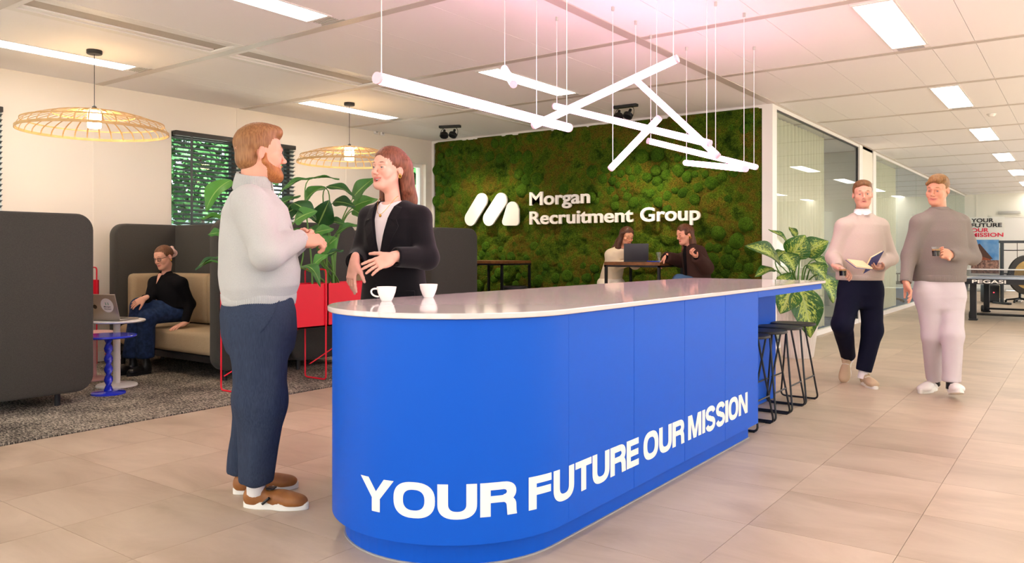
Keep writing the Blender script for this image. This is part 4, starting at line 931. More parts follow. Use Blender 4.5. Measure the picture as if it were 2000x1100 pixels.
leafy(pl, [(452, 352, 402, 414, 40, .0, -.12, (-.2, -.85, .5), .16, .25), (440, 424, 392, 427, 17, .05, .0, (0, -.5, .8), .05, .3), (436, 455, 406, 458, 20, 0, -.05, (0, -.8, .6), .05, .2), (436, 502, 381, 527, 13, 0, -.1, (0, -.4, .9), .12, .3), (440, 512, 384, 524, 10, .1, .1, (0, -.3, .9), .1, .3),
           (550, 371, 612, 347, 17, .1, .15, (0, -.5, .8), .08, .3), (604, 348, 663, 350, 10, .15, .2, (0, -.3, .9), .04, .4), (538, 405, 587, 382, 18, 0, .1, (0, -.6, .8), .05, .3), (572, 396, 618, 430, 34, -.05, -.12, (.3, -.7, .6), .08, .3), (575, 432, 619, 412, 32, -.15, -.2, (0, -.8, .5), .08, .2),
           (548, 425, 590, 402, 30, .1, .15, (0, -.9, .3), .1, .2), (585, 470, 560, 452, 34, .1, .1, (0, -.9, .4), .06, .2), (540, 470, 578, 455, 30, .2, .2, (0, -.8, .4), .06, .2)], soilA, M_STRE, D_ST)
pl2 = empty('strelitzia', (-5.85, 5.2, .866), label='bird of paradise plant with upright stalks between the man and the blazer woman', cat='plant', group='plants in the red planters')
def soilB(i, A):
    return np.array([-5.85+.05*math.sin(i*1.7), 5.0+.18*(i % 4)/4+.08*math.sin(i*3.1), .86])
leafy(pl2, [(636, 366, 593, 398, 30, 0, -.1, (-.3, -.6, .6), .14, .35), (637, 365, 694, 384, 24, 0, .05, (.1, -.5, .8), .12, .3), (688, 388, 733, 347, 34, -.05, -.1, (-.3, -.8, .5), .06, .2), (686, 406, 738, 389, 26, .1, .15, (.1, -.8, .5), .1, .25),
            (622, 438, 643, 391, 44, .1, .0, (.4, -.8, .3), .06, .3), (650, 395, 694, 404, 26, .12, .1, (.2, -.7, .5), .12, .3), (632, 433, 681, 441, 20, .15, .1, (0, -.6, .7), .08, .3), (614, 455, 652, 447, 22, -.1, -.1, (0, -.8, .5), .04, .2), (654, 458, 705, 439, 20, -.12, -.1, (0, -.5, .8), .1, .3),
            (626, 492, 660, 464, 40, .05, .05, (.1, -.9, .3), .05, .2), (612, 519, 640, 497, 22, -.2, -.2, (0, -.7, .6), .1, .25), (636, 499, 671, 489, 15, -.2, -.15, (0, -.5, .8), .04, .3), (586, 521, 626, 560, 24, -.28, -.38, (.5, -.6, .6), .3, .3), (690, 410, 720, 436, 26, .2, .15, (.3, -.7, .5), .1, .3), (606, 444, 640, 474, 32, .2, .2, (.2, -.9, .2), .05, .2)], soilB, M_STRE, D_ST)
# potted dieffenbachia
M_POT = mat('white_ribbed_pot', '#ece6df', .55)
pt = empty('flower_pot', (-2.64, 9.12, 0), label='tall white ribbed flower pot by the glass corner', cat='flower pot')
b = MB(); seg = 144; prof = [(.15, 0), (.165, .02), (.195, .25), (.222, .5), (.228, .57), (.228, .585), (.205, .585), (.2, .5)]; vs = []
for r_, z in prof:
    for k in range(seg):
        a = 2*math.pi*k/seg; q = r_+(.006*math.cos(36*a)*(1 if .01 < z < .57 else .0)); vs.append((q*math.cos(a), q*math.sin(a), z))
b.add(vs, [(i*seg+k, i*seg+(k+1) % seg, (i+1)*seg+(k+1) % seg, (i+1)*seg+k) for i in range(len(prof)-1) for k in range(seg)]+[tuple(reversed(range(seg)))], True); b.build('pot_wall', M_POT, pt)
MB().lathe([(.001, .53), (.205, .53)], 24).build('soil', M_SOIL, pt)
df = empty('dieffenbachia', (-2.64, 9.12, .53), label='leafy plant with yellow-speckled leaves in the white pot', cat='plant')
D_DF = lambda px: 8.9
leafy(df, [(1524, 517, 1455, 480, 46, -.05, -.25, (-.2, -.7, .7), .1, .3), (1540, 477, 1501, 448, 14, .1, .05, (-.3, -.5, .7), .08, .5), (1557, 462, 1541, 443, 14, .15, .2, (0, -.9, .3), .02, .3), (1545, 502, 1573, 459, 48, -.05, -.1, (.1, -.9, .4), .06, .25), (1570, 497, 1618, 471, 42, -.05, -.1, (.2, -.8, .6), .1, .3),
           (1578, 516, 1613, 546, 46, -.12, -.25, (.5, -.8, .4), .1, .25), (1600, 536, 1628, 592, 50, -.05, -.15, (.5, -.8, .3), .12, .2), (1548, 564, 1524, 613, 46, -.3, -.38, (-.3, -.9, .3), .08, .25), (1560, 560, 1583, 660, 58, -.3, -.36, (.1, -1, .25), .08, .2), (1512, 526, 1474, 541, 24, -.1, -.2, (-.2, -.6, .8), .1, .3),
           (1530, 495, 1552, 530, 38, -.15, -.25, (.2, -.9, .3), .08, .25), (1590, 506, 1618, 522, 26, .1, .1, (.3, -.6, .7), .08, .3), (1520, 540, 1545, 560, 34, -.2, -.28, (0, -.8, .6), .05, .3), (1588, 520, 1600, 560, 36, .1, .05, (.5, -.8, .2), .08, .25), (1550, 470, 1585, 476, 24, .2, .2, (.2, -.5, .8), .08, .3), (1515, 505, 1535, 490, 22, .15, .2, (0, -.7, .6), .05, .3)],
      lambda i, A: np.array([-2.64+.07*math.cos(i*2.4), 9.12+.07*math.sin(i*2.4), .53]), M_DIEF, D_DF, stalk=.009)
# ------------------------------------------------------------------ high tables by the moss wall
M_WOOD = mat('oak_table_top', '#8a5a32', .45, vary=(14, '#5f3a1d', .8, 5, (1, .12, 1)))
def high_table(x0, x1, y0, y1, label):
    h = 1.075; r = empty('high_table', ((x0+x1)/2, (y0+y1)/2, 0), label=label, cat='table', group='high wooden tables before the moss wall'); w, d = (x1-x0)/2, (y1-y0)/2
    for k in range(5): MB().rbox((-w, -d+k*2*d/5+.001, h-.04), (w, -d+(k+1)*2*d/5-.001, h), .003, 1).build('board', M_WOOD, r)
    for sx in (-1, 1):
        for sy in (-1, 1): MB().box((sx*(w-.02)-.015, sy*(d-.02)-.015, 0), (sx*(w-.02)+.015, sy*(d-.02)+.015, h-.04)).build('leg', M_BLACK, r)
    MB().box((-w, -d, h-.062), (w, -d+.03, h-.04)).box((-w, d-.03, h-.062), (w, d, h-.04)).box((-w, -d, h-.062), (-w+.03, d, h-.04)).box((w-.03, -d, h-.062), (w, d, h-.04)).build('under_frame', M_BLACK, r)
    for sx in (-1, 1): MB().box((sx*(w-.02)-.012, -d+.02, .2), (sx*(w-.02)+.012, d-.02, .224)).build('foot_rail', M_BLACK, r)
high_table(-4.86, -4.1, 8.6, 9.3, 'high table with laptop between the two women at the moss wall'); high_table(-7.23, -6.45, 8.6, 9.3, 'empty high table at the moss wall, right of the grey panel')
def bench_stool(x, y, label, h=.72):
    r = empty('high_stool', (x, y, 0.006 if x < CX0 else 0), label=label, cat='stool', group='dark stools at the high tables')
    MB().lathe([(.001, h-.05), (.17, h-.05), (.18, h-.035), (.18, h-.01), (.17, h), (.001, h)], 24).build('seat', M_SEAT, r)
    for k in range(4):
        a = math.pi/4+k*math.pi/2; MB().tube([(.1*math.cos(a), .1*math.sin(a), h-.05), (.2*math.cos(a), .2*math.sin(a), 0)], .011, 8).build('leg', M_BLACK, r)
    MB().tube([(.178*math.cos(a), .178*math.sin(a), .22) for a in np.linspace(0, 2*math.pi, 25)[:-1]], .008, 6, closed=True).build('foot_ring', M_BLACK, r)
bench_stool(-7.0, 8.35, 'dark stool in front of the empty high table, left'); bench_stool(-6.42, 8.85, 'dark stool at the right side of the empty high table')
laptop((-4.52, 8.8, 1.076), TH-.12+math.pi, .30, .22, .15, M_DARKPLASTIC, 'open dark grey laptop on the high table at the moss wall')
nb = empty('blue_folder', (-4.24, 8.82, 1.076), TH+.3, label='flat blue folder on the high table beside the brown blazer', cat='folder')
MB().rbox((-.11, -.09, 0), (.11, .09, .012), .003, 1).build('cover', mat('folder_blue', '#3049c4', .5), nb); MB().box((-.108, -.088, .003), (.107, .087, .009)).build('pages', M_WHITE, nb)
M_CLEAR = pane_mat('drinking_glass', (.96, .97, .96), .04, .6, 4)
def tumbler(pos, h, r0, r1, label, fill=None, group=None):
    r = empty('drinking_glass', pos, label=label, cat='glass', group=group)
    MB().lathe([(.001, 0), (r0, 0), (r1, h), (r1-.002, h), (r0-.002, .006), (.001, .006)], 24).build('glass_wall', M_CLEAR, r)
    if fill:
        MB().lathe([(.001, .0065), (r0-.0022, .0065), (r0+(r1-r0)*.62-.0025, h*.62), (.001, h*.62)], 24).build('coffee', mat('black_coffee', '#1a0c06', .15), r)
        MB().lathe([(.001, h*.62), (r0+(r1-r0)*.62-.0025, h*.62), (r0+(r1-r0)*.78-.0025, h*.78), (.001, h*.78)], 24).build('coffee_foam', mat('coffee_foam', '#b88a55', .7), r)
    return r
g_ = P3(1287, 513, 9.35); tumbler((g_[0], g_[1], 1.076), .12, .032, .04, 'clear drinking glass touched by the woman in the brown blazer')

# ------------------------------------------------------------------ table tennis corner
M_PPT = mat('table_tennis_top', '#6f7f96', .35); M_PPF = mat('table_tennis_frame', '#202124', .45)
pp = empty('table_tennis_table', (-.97, 17.1, 0), label='table tennis table with white lettering on its dark edge', cat='table tennis table')
MB().box((-.76, -1.37, .705), (-.004, 1.37, .73)).build('table_half', M_PPT, pp); MB().box((.004, -1.37, .705), (.76, 1.37, .73)).build('table_half', M_PPT, pp)
MB().box((-.77, -1.385, .64), (.77, -1.372, .732)).build('edge_board', M_PPF, pp); MB().box((-.775, -1.37, .64), (-.762, 1.37, .732)).build('edge_board', M_PPF, pp)
for a, b in (((-.76, -1.37), (.76, -1.35)), ((-.76, -1.37), (-.74, 1.37)), ((.74, -1.37), (.76, 1.37)), ((-.76, 1.35), (.76, 1.37))): MB().box((a[0], a[1], .7302), (b[0], b[1], .7312)).build('white_line', M_VINYL, pp)
MB().box((-.9, -.012, .73), (.9, .012, .735)).box((-.9, -.003, .86), (.9, .003, .882)).build('net_tape', M_VINYL, pp)
MB().box((-.9, -.0015, .735), (.9, .0015, .86)).build('net', mat('net_mesh', '#3a3d42', .8, alpha=.35), pp)
for x in (-.9, .9): MB().tube([(x, 0, .68), (x, 0, .89)], .012, 8).build('net_post', M_PPF, pp)
for x in (-.62, .62):
    for y in (-1.2, 1.1): MB().rbox((x-.05, y-.04, .02), (x+.05, y+.04, .66), .01, 1).build('leg', M_PPF, pp); MB().rbox((x-.07, y-.06, 0), (x+.07, y+.06, .03), .008, 1).build('foot', M_PPF, pp)
MB().tube([(-.72, -1.3, .66), (-.78, -1.36, .3), (-.8, -1.4, .02)], .045, 12).build('folding_strut', mat('grey_strut', '#4a4f55', .4), pp)
for y in (-.9, .8): MB().tube([(-.6, y, .09), (.6, y, .09)], .02, 8).build('cross_bar', M_PPF, pp)
for y in (-1.05, .95):
    MB().lathe([(.001, -.02), (.06, -.02), (.07, 0), (.06, .02), (.001, .02)], 20).xf(Matrix.Translation((-.68, y, .08)) @ Matrix.Rotation(math.pi/2, 4, 'Y')).build('wheel', M_PPF, pp)
letters(pp, 'PEGASI', -.62, -.12, .66, .055, M_VINYL, 'letter', .02, .004, y=-1.387)
gq = P3(2008, 537, 18.0)
gg = empty('gong', (gq[0], gq[1], 0), TH, label='large round gong with dark rim at the right picture edge', cat='gong'); gz = gq[2]
bz = mat('gong_bronze', '#a98a52', .45, metal=.6, vary=(7, '#7d6237', .6))
RX = Matrix.Translation((0, 0, gz)) @ Matrix.Rotation(math.pi/2, 4, 'X')
MB().lathe([(.001, .02), (.1, .03), (.12, .012), (.33, .008)], 48).xf(RX).build('bronze_disc', bz, gg); MB().lathe([(.32, -.01), (.33, .016), (.45, .012), (.46, -.03), (.45, -.035), (.32, -.02), (.32, -.01)], 48).xf(RX).build('dark_rim', mat('gong_rim', '#2e2a26', .4, metal=.5), gg)
for x in (-.6, .6): MB().rbox((x-.03, -.03, 0), (x+.03, .03, 1.45), .005, 1).build('stand_post', M_BLACK, gg); MB().rbox((x-.04, -.3, 0), (x+.04, .3, .05), .01, 1).build('stand_foot', M_BLACK, gg)
MB().rbox((-.66, -.03, 1.4), (.66, .03, 1.46), .005, 1).build('stand_beam', M_BLACK, gg); 
for x in (-.25, .25): MB().tube([(x, 0, 1.4), (x, 0, gz+.38)], .006, 6).build('hanging_rope', M_SOIL, gg)
sq = PZ(1931, 592, 0)
sp = empty('loudspeaker', (sq[0], sq[1]+.3, 0), TH, label='black loudspeaker with red light under the table tennis table', cat='loudspeaker')
MB().rbox((-.15, -.14, .01), (.15, .14, .42), .02, 2).build('cabinet', M_PPF, sp); MB().rbox((-.13, -.147, .05), (.13, -.138, .38), .01, 1).build('grille', M_BLACK, sp)
MB().sphere((0, -.15, .24), .014).build('status_light', mat('red_led', '#ff2030', .4, emit=(1, .05, .08), estr=3), sp)
for k in range(4): MB().box((-.13+.22*(k % 2), -.12+.2*(k//2), 0), (-.09+.22*(k % 2), -.08+.2*(k//2), .012)).build('rubber_foot', M_BLACK, sp)
# rope barrier, wooden post, desk and chairs at the back
wq = P3(1955, 540, 19.5)
wp = empty('rope_post', (wq[0], wq[1], 0), label='slim wooden post holding the black rope', cat='post')
MB().tube([(0, 0, .04), (0, 0, 1.3)], .03, 12).build('pole', mat('pale_wood', '#c9a878', .5), wp); MB().lathe([(.001, 0), (.15, 0), (.15, .03), (.04, .05), (.001, .05)], 24).build('base', M_WHITE, wp)
rq0, rq1 = np.array((wq[0], wq[1], 1.24)), P3(2080, 480, 19.0)
tag(MB().tube([rq0+(rq1-rq0)*t+UP*-.14*4*t*(1-t)*.3 for t in np.linspace(0.015, 1, 20)], .012, 8).build('barrier_rope', M_BLACK), 'black rope sagging from the wooden post to the right edge', 'rope')
rp_ = empty('rope_post', (rq1[0], rq1[1], 0), label='second slim wooden post outside the right picture edge', cat='post')
MB().tube([(0, 0, .04), (0, 0, 1.4)], .03, 12).build('pole', MATS['pale_wood'], rp_); MB().lathe([(.001, 0), (.15, 0), (.15, .03), (.04, .05), (.001, .05)], 24).build('base', M_WHITE, rp_)
def desk(x, y, w, d, label, rz=0, z=0):
    r = empty('office_desk', (x, y, z), rz, label=label, cat='desk', group='white office desks')
    MB().rbox((-w/2, -d/2, .71), (w/2, d/2, .735), .004, 1).build('desk_top', M_WHITE, r)
    for sx in (-1, 1): MB().box((sx*(w/2-.08)-.03, -d/2+.06, 0), (sx*(w/2-.08)+.03, d/2-.06, .03)).box((sx*(w/2-.08)-.03, -.04, .03), (sx*(w/2-.08)+.03, .04, .71)).build('leg', M_WHITE, r)
def office_chair(x, y, rz, label, z=0):
    r = empty('office_chair', (x, y, z), rz, label=label, cat='chair', group='black office chairs')
    for k in range(5):
        a = 2*math.pi*k/5; MB().tube([(0, 0, .1), (.28*math.cos(a), .28*math.sin(a), .06)], [.025, .018], 8).build('base_arm', M_BLACK, r); MB().sphere((.28*math.cos(a), .28*math.sin(a), .028), .028, 12, 6).build('castor', M_BLACK, r)
    MB().tube([(0, 0, .09), (0, 0, .43)], .025, 10).build('gas_lift', M_BLACK, r); MB().rbox((-.24, -.24, .43), (.24, .24, .5), .03, 2).build('seat', M_PPF, r)
    MB().rbox((-.22, -.03, .56), (.22, .02, 1.08), .02, 2, Matrix.Translation((0, -.25, 0)) @ Matrix.Rotation(math.radians(8), 4, 'X')).build('backrest', M_PPF, r)
    MB().tube([(0, -.2, .47), (0, -.32, .5), (0, -.27, .7)], .02, 8).build('back_bracket', M_BLACK, r)
    for sx in (-1, 1): MB().tube(fillet([(sx*.22, 0, .46), (sx*.29, 0, .46), (sx*.29, 0, .68)], .03), .014, 8).build('armrest_post', M_BLACK, r); MB().rbox((sx*.29-.04, -.13, .67), (sx*.29+.04, .13, .7), .01, 1).build('armrest', M_BLACK, r)
oc = PZ(1742, 563, 0); office_chair(-3.72, 20.4, 2.2, 'black office chair behind the glass, between the walking men', .006); desk(-4.7, 21.6, 1.6, .8, 'white desk behind the glass near the black chair', 0, .006)
desk(-.55, 22.6, 1.6, .8, 'white desk at the far wall beside the banner'); office_chair(-1.25, 22.0, .6, 'black office chair in front of the banner, left'); office_chair(-.15, 21.9, -.4, 'black office chair in front of the banner, right')
# small things in the booth
bq = PZ(205, 694, .06); ball = empty('red_ball', (bq[0], bq[1], .006), label='small red and black ball on the carpet beside the sofa', cat='ball')
MB().sphere((0, 0, .07), .07, 24, 12).build('shell', mat('ball_red', '#d9402f', .4), ball); MB().tube([(.0705*math.cos(a), 0, .07+.0705*math.sin(a)) for a in np.linspace(0, 2*math.pi, 33)[:-1]], .008, 6, closed=True).build('band', M_BLACK, ball)
sv = empty('smoke_detector', (-1.0, 12.1, CEIL), label='small white round detector on the ceiling beside the second right light', cat='detector')
MB().lathe([(.001, -.035), (.03, -.035), (.05, -.015), (.055, 0)], 24).build('cover', M_WHITE, sv); MB().lathe([(.055, -.008), (.06, -.008), (.06, 0)], 24).build('ring', M_WHITE, sv)
# ------------------------------------------------------------------ bodies: blended volumes turned into one skin
class Field:
    def __init__(s, lo, hi, h):
        s.lo = np.asarray(lo, float); s.h = h; n = np.ceil((np.asarray(hi)-s.lo)/h).astype(int)+1; s.n = n
        s.ax = [(s.lo[i]+h*np.arange(n[i])).astype(np.float32) for i in range(3)]; s.D = np.full(tuple(n), .2, np.float32)
    def op(s, prim, k=.01, mode='add'):
        fn, lo, hi = prim; m = k+2*s.h+.012
        i0 = np.clip(np.floor((np.asarray(lo)-m-s.lo)/s.h).astype(int), 0, s.n); i1 = np.clip(np.ceil((np.asarray(hi)+m-s.lo)/s.h).astype(int)+1, 0, s.n)
        if np.any(i1 <= i0): return s
        sl = tuple(slice(a, b) for a, b in zip(i0, i1)); X, Y, Z = s.ax[0][sl[0]][:, None, None], s.ax[1][sl[1]][None, :, None], s.ax[2][sl[2]][None, None, :]
        d = fn(X, Y, Z).astype(np.float32); A = s.D[sl]
        if mode == 'add':
            q = np.clip(.5+.5*(A-d)/k, 0, 1); s.D[sl] = A+(d-A)*q-k*q*(1-q)
        else:
            d = -d; q = np.clip(.5-.5*(A-d)/k, 0, 1); s.D[sl] = A+(d-A)*q+k*q*(1-q)
        return s
    def mesh(s):
        """naive surface nets"""
        D = s.D; S = D < 0; n = np.array(D.shape)-1; cnt = np.zeros(tuple(n), np.int8)
        offs = [(i, j, k) for i in (0, 1) for j in (0, 1) for k in (0, 1)]
        for o in offs: cnt += S[o[0]:o[0]+n[0], o[1]:o[1]+n[1], o[2]:o[2]+n[2]]
        act = (cnt > 0) & (cnt < 8); I = np.argwhere(act); idx = np.full(tuple(n), -1, np.int32); idx[act] = np.arange(len(I))
        vals = [D[I[:, 0]+o[0], I[:, 1]+o[1], I[:, 2]+o[2]] for o in offs]; acc = np.zeros((len(I), 3)); c = np.zeros(len(I))
        for a in range(8):
            for b in range(a+1, 8):
                oa, ob = np.array(offs[a]), np.array(offs[b])
                if np.abs(oa-ob).sum() != 1: continue
                m = (vals[a] < 0) != (vals[b] < 0); t = np.where(m, vals[a]/(vals[a]-vals[b]+1e-12), 0)
                acc += np.where(m[:, None], oa+(ob-oa)*t[:, None], 0); c += m
        V = s.lo+s.h*(I+acc/c[:, None]); Fq = []
        for ax in range(3):
            u, v = (ax+1) % 3, (ax+2) % 3; sh = [slice(None)]*3; sh2 = [slice(None)]*3; sh[ax] = slice(0, -1); sh2[ax] = slice(1, None)
            ch = S[tuple(sh)] != S[tuple(sh2)]; E_ = np.argwhere(ch); E_ = E_[(E_[:, u] > 0) & (E_[:, v] > 0) & (E_[:, u] < n[u]) & (E_[:, v] < n[v])]
            if not len(E_): continue
            q = []
            for du, dv in ((1, 1), (0, 1), (0, 0), (1, 0)):
                p = E_.copy(); p[:, u] -= du; p[:, v] -= dv; q.append(idx[p[:, 0], p[:, 1], p[:, 2]])
            q = np.stack(q, 1); ins = S[E_[:, 0], E_[:, 1], E_[:, 2]]; q[~ins] = q[~ins][:, ::-1]; Fq.append(q)
        Fq = np.vstack(Fq) if Fq else np.zeros((0, 4), int); Fq = Fq[(Fq >= 0).all(1)]
        return V, Fq
def rc(a, b, ra, rb, flat=None):
    a, b = np.asarray(a, float), np.asarray(b, float); R = max(ra, rb)
    def fn(X, Y, Z):
        p = [X-a[0], Y-a[1], Z-a[2]]; ba = b-a
        if flat is not None:
            n, k = flat; c = (p[0]*n[0]+p[1]*n[1]+p[2]*n[2])*(1/k-1); p = [p[i]+n[i]*c for i in range(3)]; ba = ba+n*np.dot(ba, n)*(1/k-1)
        t = np.clip((p[0]*ba[0]+p[1]*ba[1]+p[2]*ba[2])/max(np.dot(ba, ba), 1e-9), 0, 1)
        d = np.sqrt((p[0]-ba[0]*t)**2+(p[1]-ba[1]*t)**2+(p[2]-ba[2]*t)**2)-(ra+(rb-ra)*t)
        return d*(min(1, flat[1]*1.1) if flat is not None else 1)
    return fn, np.minimum(a, b)-R, np.maximum(a, b)+R
def el(c, r, R=None):
    c = np.asarray(c, float); r = np.asarray(r, float)
    def fn(X, Y, Z):
        p = [X-c[0], Y-c[1], Z-c[2]]
        if R is not None: p = [p[0]*R[0, i]+p[1]*R[1, i]+p[2]*R[2, i] for i in range(3)]
        k0 = np.sqrt((p[0]/r[0])**2+(p[1]/r[1])**2+(p[2]/r[2])**2); k1 = np.sqrt((p[0]/r[0]**2)**2+(p[1]/r[1]**2)**2+(p[2]/r[2]**2)**2)
        return k0*(k0-1)/np.maximum(k1, 1e-6)
    m = r.max() if R is not None else r
    return fn, c-m, c+m
def half(p, n, lo, hi):
    """solid on the side n points to, limited to a box"""
    p, n = np.asarray(p, float), nrm(n)
    return (lambda X, Y, Z: -((X-p[0])*n[0]+(Y-p[1])*n[1]+(Z-p[2])*n[2])), np.asarray(lo, float), np.asarray(hi, float)
def cyl(a, b, r):
    a, b = np.asarray(a, float), np.asarray(b, float); t = nrm(b-a); L = np.linalg.norm(b-a)
    def fn(X, Y, Z):
        s = (X-a[0])*t[0]+(Y-a[1])*t[1]+(Z-a[2])*t[2]; q = np.sqrt(np.maximum((X-a[0])**2+(Y-a[1])**2+(Z-a[2])**2-s*s, 0)); return np.maximum(q-r, np.maximum(-s, s-L))
    return fn, np.minimum(a, b)-r, np.maximum(a, b)+r
def loft(pts, ws, ds, sv, fv, rnd=.02, e=2.3):
    P = [np.asarray(p, float) for p in pts]; ax = nrm(P[-1]-P[0]); sv = nrm(np.asarray(sv)-ax*np.dot(sv, ax)); f2 = np.cross(ax, sv); f2 = f2 if np.dot(f2, fv) > 0 else -f2
    hs = np.array([np.dot(p-P[0], ax) for p in P]); cs = np.array([np.dot(p-P[0], sv) for p in P]); cf = np.array([np.dot(p-P[0], f2) for p in P])
    def fn(X, Y, Z):
        x, y, z = X-P[0][0], Y-P[0][1], Z-P[0][2]; s = x*ax[0]+y*ax[1]+z*ax[2]; u = x*sv[0]+y*sv[1]+z*sv[2]; f = x*f2[0]+y*f2[1]+z*f2[2]
        w = np.interp(s, hs, ws); d = np.interp(s, hs, ds); u = u-np.interp(s, hs, cs); f = f-np.interp(s, hs, cf)
        q = ((np.abs(u)/w)**e+(np.abs(f)/d)**e)**(1/e); rad = (q-1)*np.minimum(w, d)+rnd; cap = np.maximum(hs[0]-s, s-hs[-1])+rnd
        return np.minimum(np.maximum(rad, cap), 0)+np.sqrt(np.maximum(rad, 0)**2+np.maximum(cap, 0)**2)-rnd
    R = max(max(ws), max(ds)); A = np.array(P); return fn, A.min(0)-R, A.max(0)+R
def vnormals(V, Fq):
    n = np.cross(V[Fq[:, 2]]-V[Fq[:, 0]], V[Fq[:, 3]]-V[Fq[:, 1]]); N_ = np.zeros_like(V)
    for i in range(4): np.add.at(N_, Fq[:, i], n)
    return N_/(np.linalg.norm(N_, axis=1)[:, None]+1e-12)
def relax(V, Fq, it=1, w=.5):
    for _ in range(it):
        S_ = np.zeros_like(V); c = np.zeros(len(V))
        for i in range(4):
            for j in (1, 3): np.add.at(S_, Fq[:, i], V[Fq[:, (i+j) % 4]]); np.add.at(c, Fq[:, i], 1)
        V = V+(S_/np.maximum(c, 1)[:, None]-V)*w
    return V
def folds(V, amp, seed, scale=18., stretch=(1, 1, .45)):
    rg = np.random.default_rng(seed); o = np.zeros(len(V)); st = np.array(stretch)
    wp = np.stack([np.sin(V@rg.normal(size=3)*9+rg.uniform(0, 6)) for _ in range(3)], 1)*.05; Q = (V+wp)*st
    for k in range(6):
        f = rg.normal(size=3); f = f/np.linalg.norm(f)*scale*rg.uniform(.7, 1.7); o += np.maximum(np.sin(Q@f+rg.uniform(0, 6)), -.3)*rg.uniform(.5, 1)
    return amp*(o/3-.15)
def garment(name, field, mt, root, amp=0., seed=1, scale=18., stretch=(1, 1, .45), sm=1, extra=None):
    V, Fq = field.mesh(); V = relax(V, Fq, sm)
    if amp: V = V+vnormals(V, Fq)*folds(V, amp, seed, scale, stretch)[:, None]
    if extra is not None: V = V+vnormals(V, Fq)*extra(V)[:, None]
    o = link(name, np_mesh(name, V, Fq), mt, root); return o
SKIN = np.array(srgb('#e2ad93'))
def head_mesh(h=.003, fem=False, mouth='smile', skin=SKIN, brow=(.1, .05, .02), lips=None, beard=None, neck=((0, -.03, -.08), (0, -.05, -.19)), nr=None):
    """head in its own frame: x right, y forward, z up, origin between the eyes' height and the ears"""
    f = Field((-.12, -.17, -.26), (.12, .14, .14), h); A = f.op; j = .9 if fem else 1.0
    A(el((0, -.018, .035), (.075, .097, .084)), .01); A(el((0, .028, -.03), (.061*j, .058, .082)), .03); A(el((0, .03, -.072), (.049*j, .05, .045)), .03)
    A(el((0, .072, -.1), (.021*j, .02, .018)), .025); A(el((0, .038, .04), (.06, .046, .046)), .03)
    for s in (-1, 1):
        A(rc((s*.054*j, -.008, -.045), (s*.02, .066, -.097), .013, .013), .025); A(el((s*.041, .058, -.024), (.024, .026, .02)), .02)
        A(rc((s*.014, .089, .02), (s*.044, .076, .021), .007 if fem else .009, .006), .016)
    A(rc((0, .087, .012), (0, .107, -.026), .0065, .0085), .012); A(el((0, .11, -.031), (.0105, .011, .0095)), .008)
    for s in (-1, 1): A(el((s*.0115, .098, -.036), (.0075, .009, .007)), .006)
    for s in (-1, 1): A(el((s*.031, .1, -.001), (.018, .012, .011)), .014, 'sub')
    for s in (-1, 1):
        A(el((s*.031, .076, -.001), (.0155, .0145, .0125)), .005); A(el((s*.0315, .0925, -.0015), (.0125, .009, .0042 if mouth == 'closed' else .0033)), .003, 'sub')
    up = .004 if mouth in ('smile', 'open') else 0
    if mouth == 'closed':
        A(rc((-.02, .083, -.064), (0, .0925, -.0615), .0045, .0055), .006); A(rc((.02, .083, -.064), (0, .0925, -.0615), .0045, .0055), .006); A(rc((-.015, .083, -.071), (.015, .083, -.071), .006, .006), .008); A(el((0, .097, -.0665), (.021, .012, .0013)), .002, 'sub')
    else:
        dz = .0 if mouth == 'smile' else -.009; ro = .0048 if mouth == 'smile' else .0078; wm = .029 if mouth == 'smile' else .033
        A(el((0, .073, -.068), (.036, .018, .024)), .012)
        for s in (-1, 1): A(rc((s*wm, .0945-wm*.45, -.0555), (0, .0895, -.0605), .0026, .004), .005); A(rc((s*(wm-.001), .0945-wm*.45, -.0575), (0, .0865, -.078+dz), .0026, .0048), .005); A(el((s*.043, .06, -.043), (.016, .018, .016)), .015)
        for s in (-1, 1): A(rc((s*(wm-.006), .0965-wm*.4, -.0585), (0, .0865, -.0685+dz*.45), .0024, ro), .0025, 'sub')
    for s in (-1, 1):
        R = np.array(Matrix.Rotation(s*.35, 3, 'Z') @ Matrix.Rotation(-.2, 3, 'X')); A(el((s*.0765, -.014, -.006), (.007, .0165, .0285), R), .008); A(el((s*.085, -.01, -.003), (.006, .008, .014), R), .004, 'sub')
    r0, r1 = nr or ((.041, .045) if fem else (.052, .056)); A(rc(neck[0], neck[1], r0, r1), .03); A(el((0, .012, -.085), (.03, .04, .03)), .03)
    V, Fq = f.mesh(); V = relax(V, Fq, 1, .3); col = np.tile(skin, (len(V), 1)); x, y, z = V.T
    def tint(w, c): 
        nonlocal col; w = np.clip(w, 0, 1)[:, None]; col = col*(1-w)+np.asarray(c)*w
    tint(.14*np.exp(-(((np.abs(x)-.045)/.02)**2+((z+.035)/.02)**2))*(y > .02), srgb('#cf7464')); tint(.12*np.exp(-((x/.014)**2+((z+.03)/.016)**2))*(y > .09), srgb('#d97a6a')); tint(.25*(np.abs(x) > .074)*(np.abs(z) < .04), srgb('#d4796a'))
    lp = np.array(lips if lips is not None else srgb('#b9605a')); tint(1.0*np.exp(-((x/(.023 if mouth == 'closed' else .029))**4+((z+.066+ (.0 if mouth=='closed' else .002)-up*np.abs(x)/.03)/(.0085 if mouth != 'open' else .014))**4))*(y > .072), lp)
    if mouth == 'open':
        ins = (y < .0805) & (y > .05) & (np.abs(x) < .017) & (z > -.082) & (z < -.058); tint(1.0*ins, srgb('#3a1310'))
    bz = .0275-.35*(np.abs(x)-.03)**2*20+.0; tint(.35*np.exp(-((z-bz)/.0036)**2)*(np.abs(x) > .011)*(np.abs(x) < .05)*(y > .05), brow)
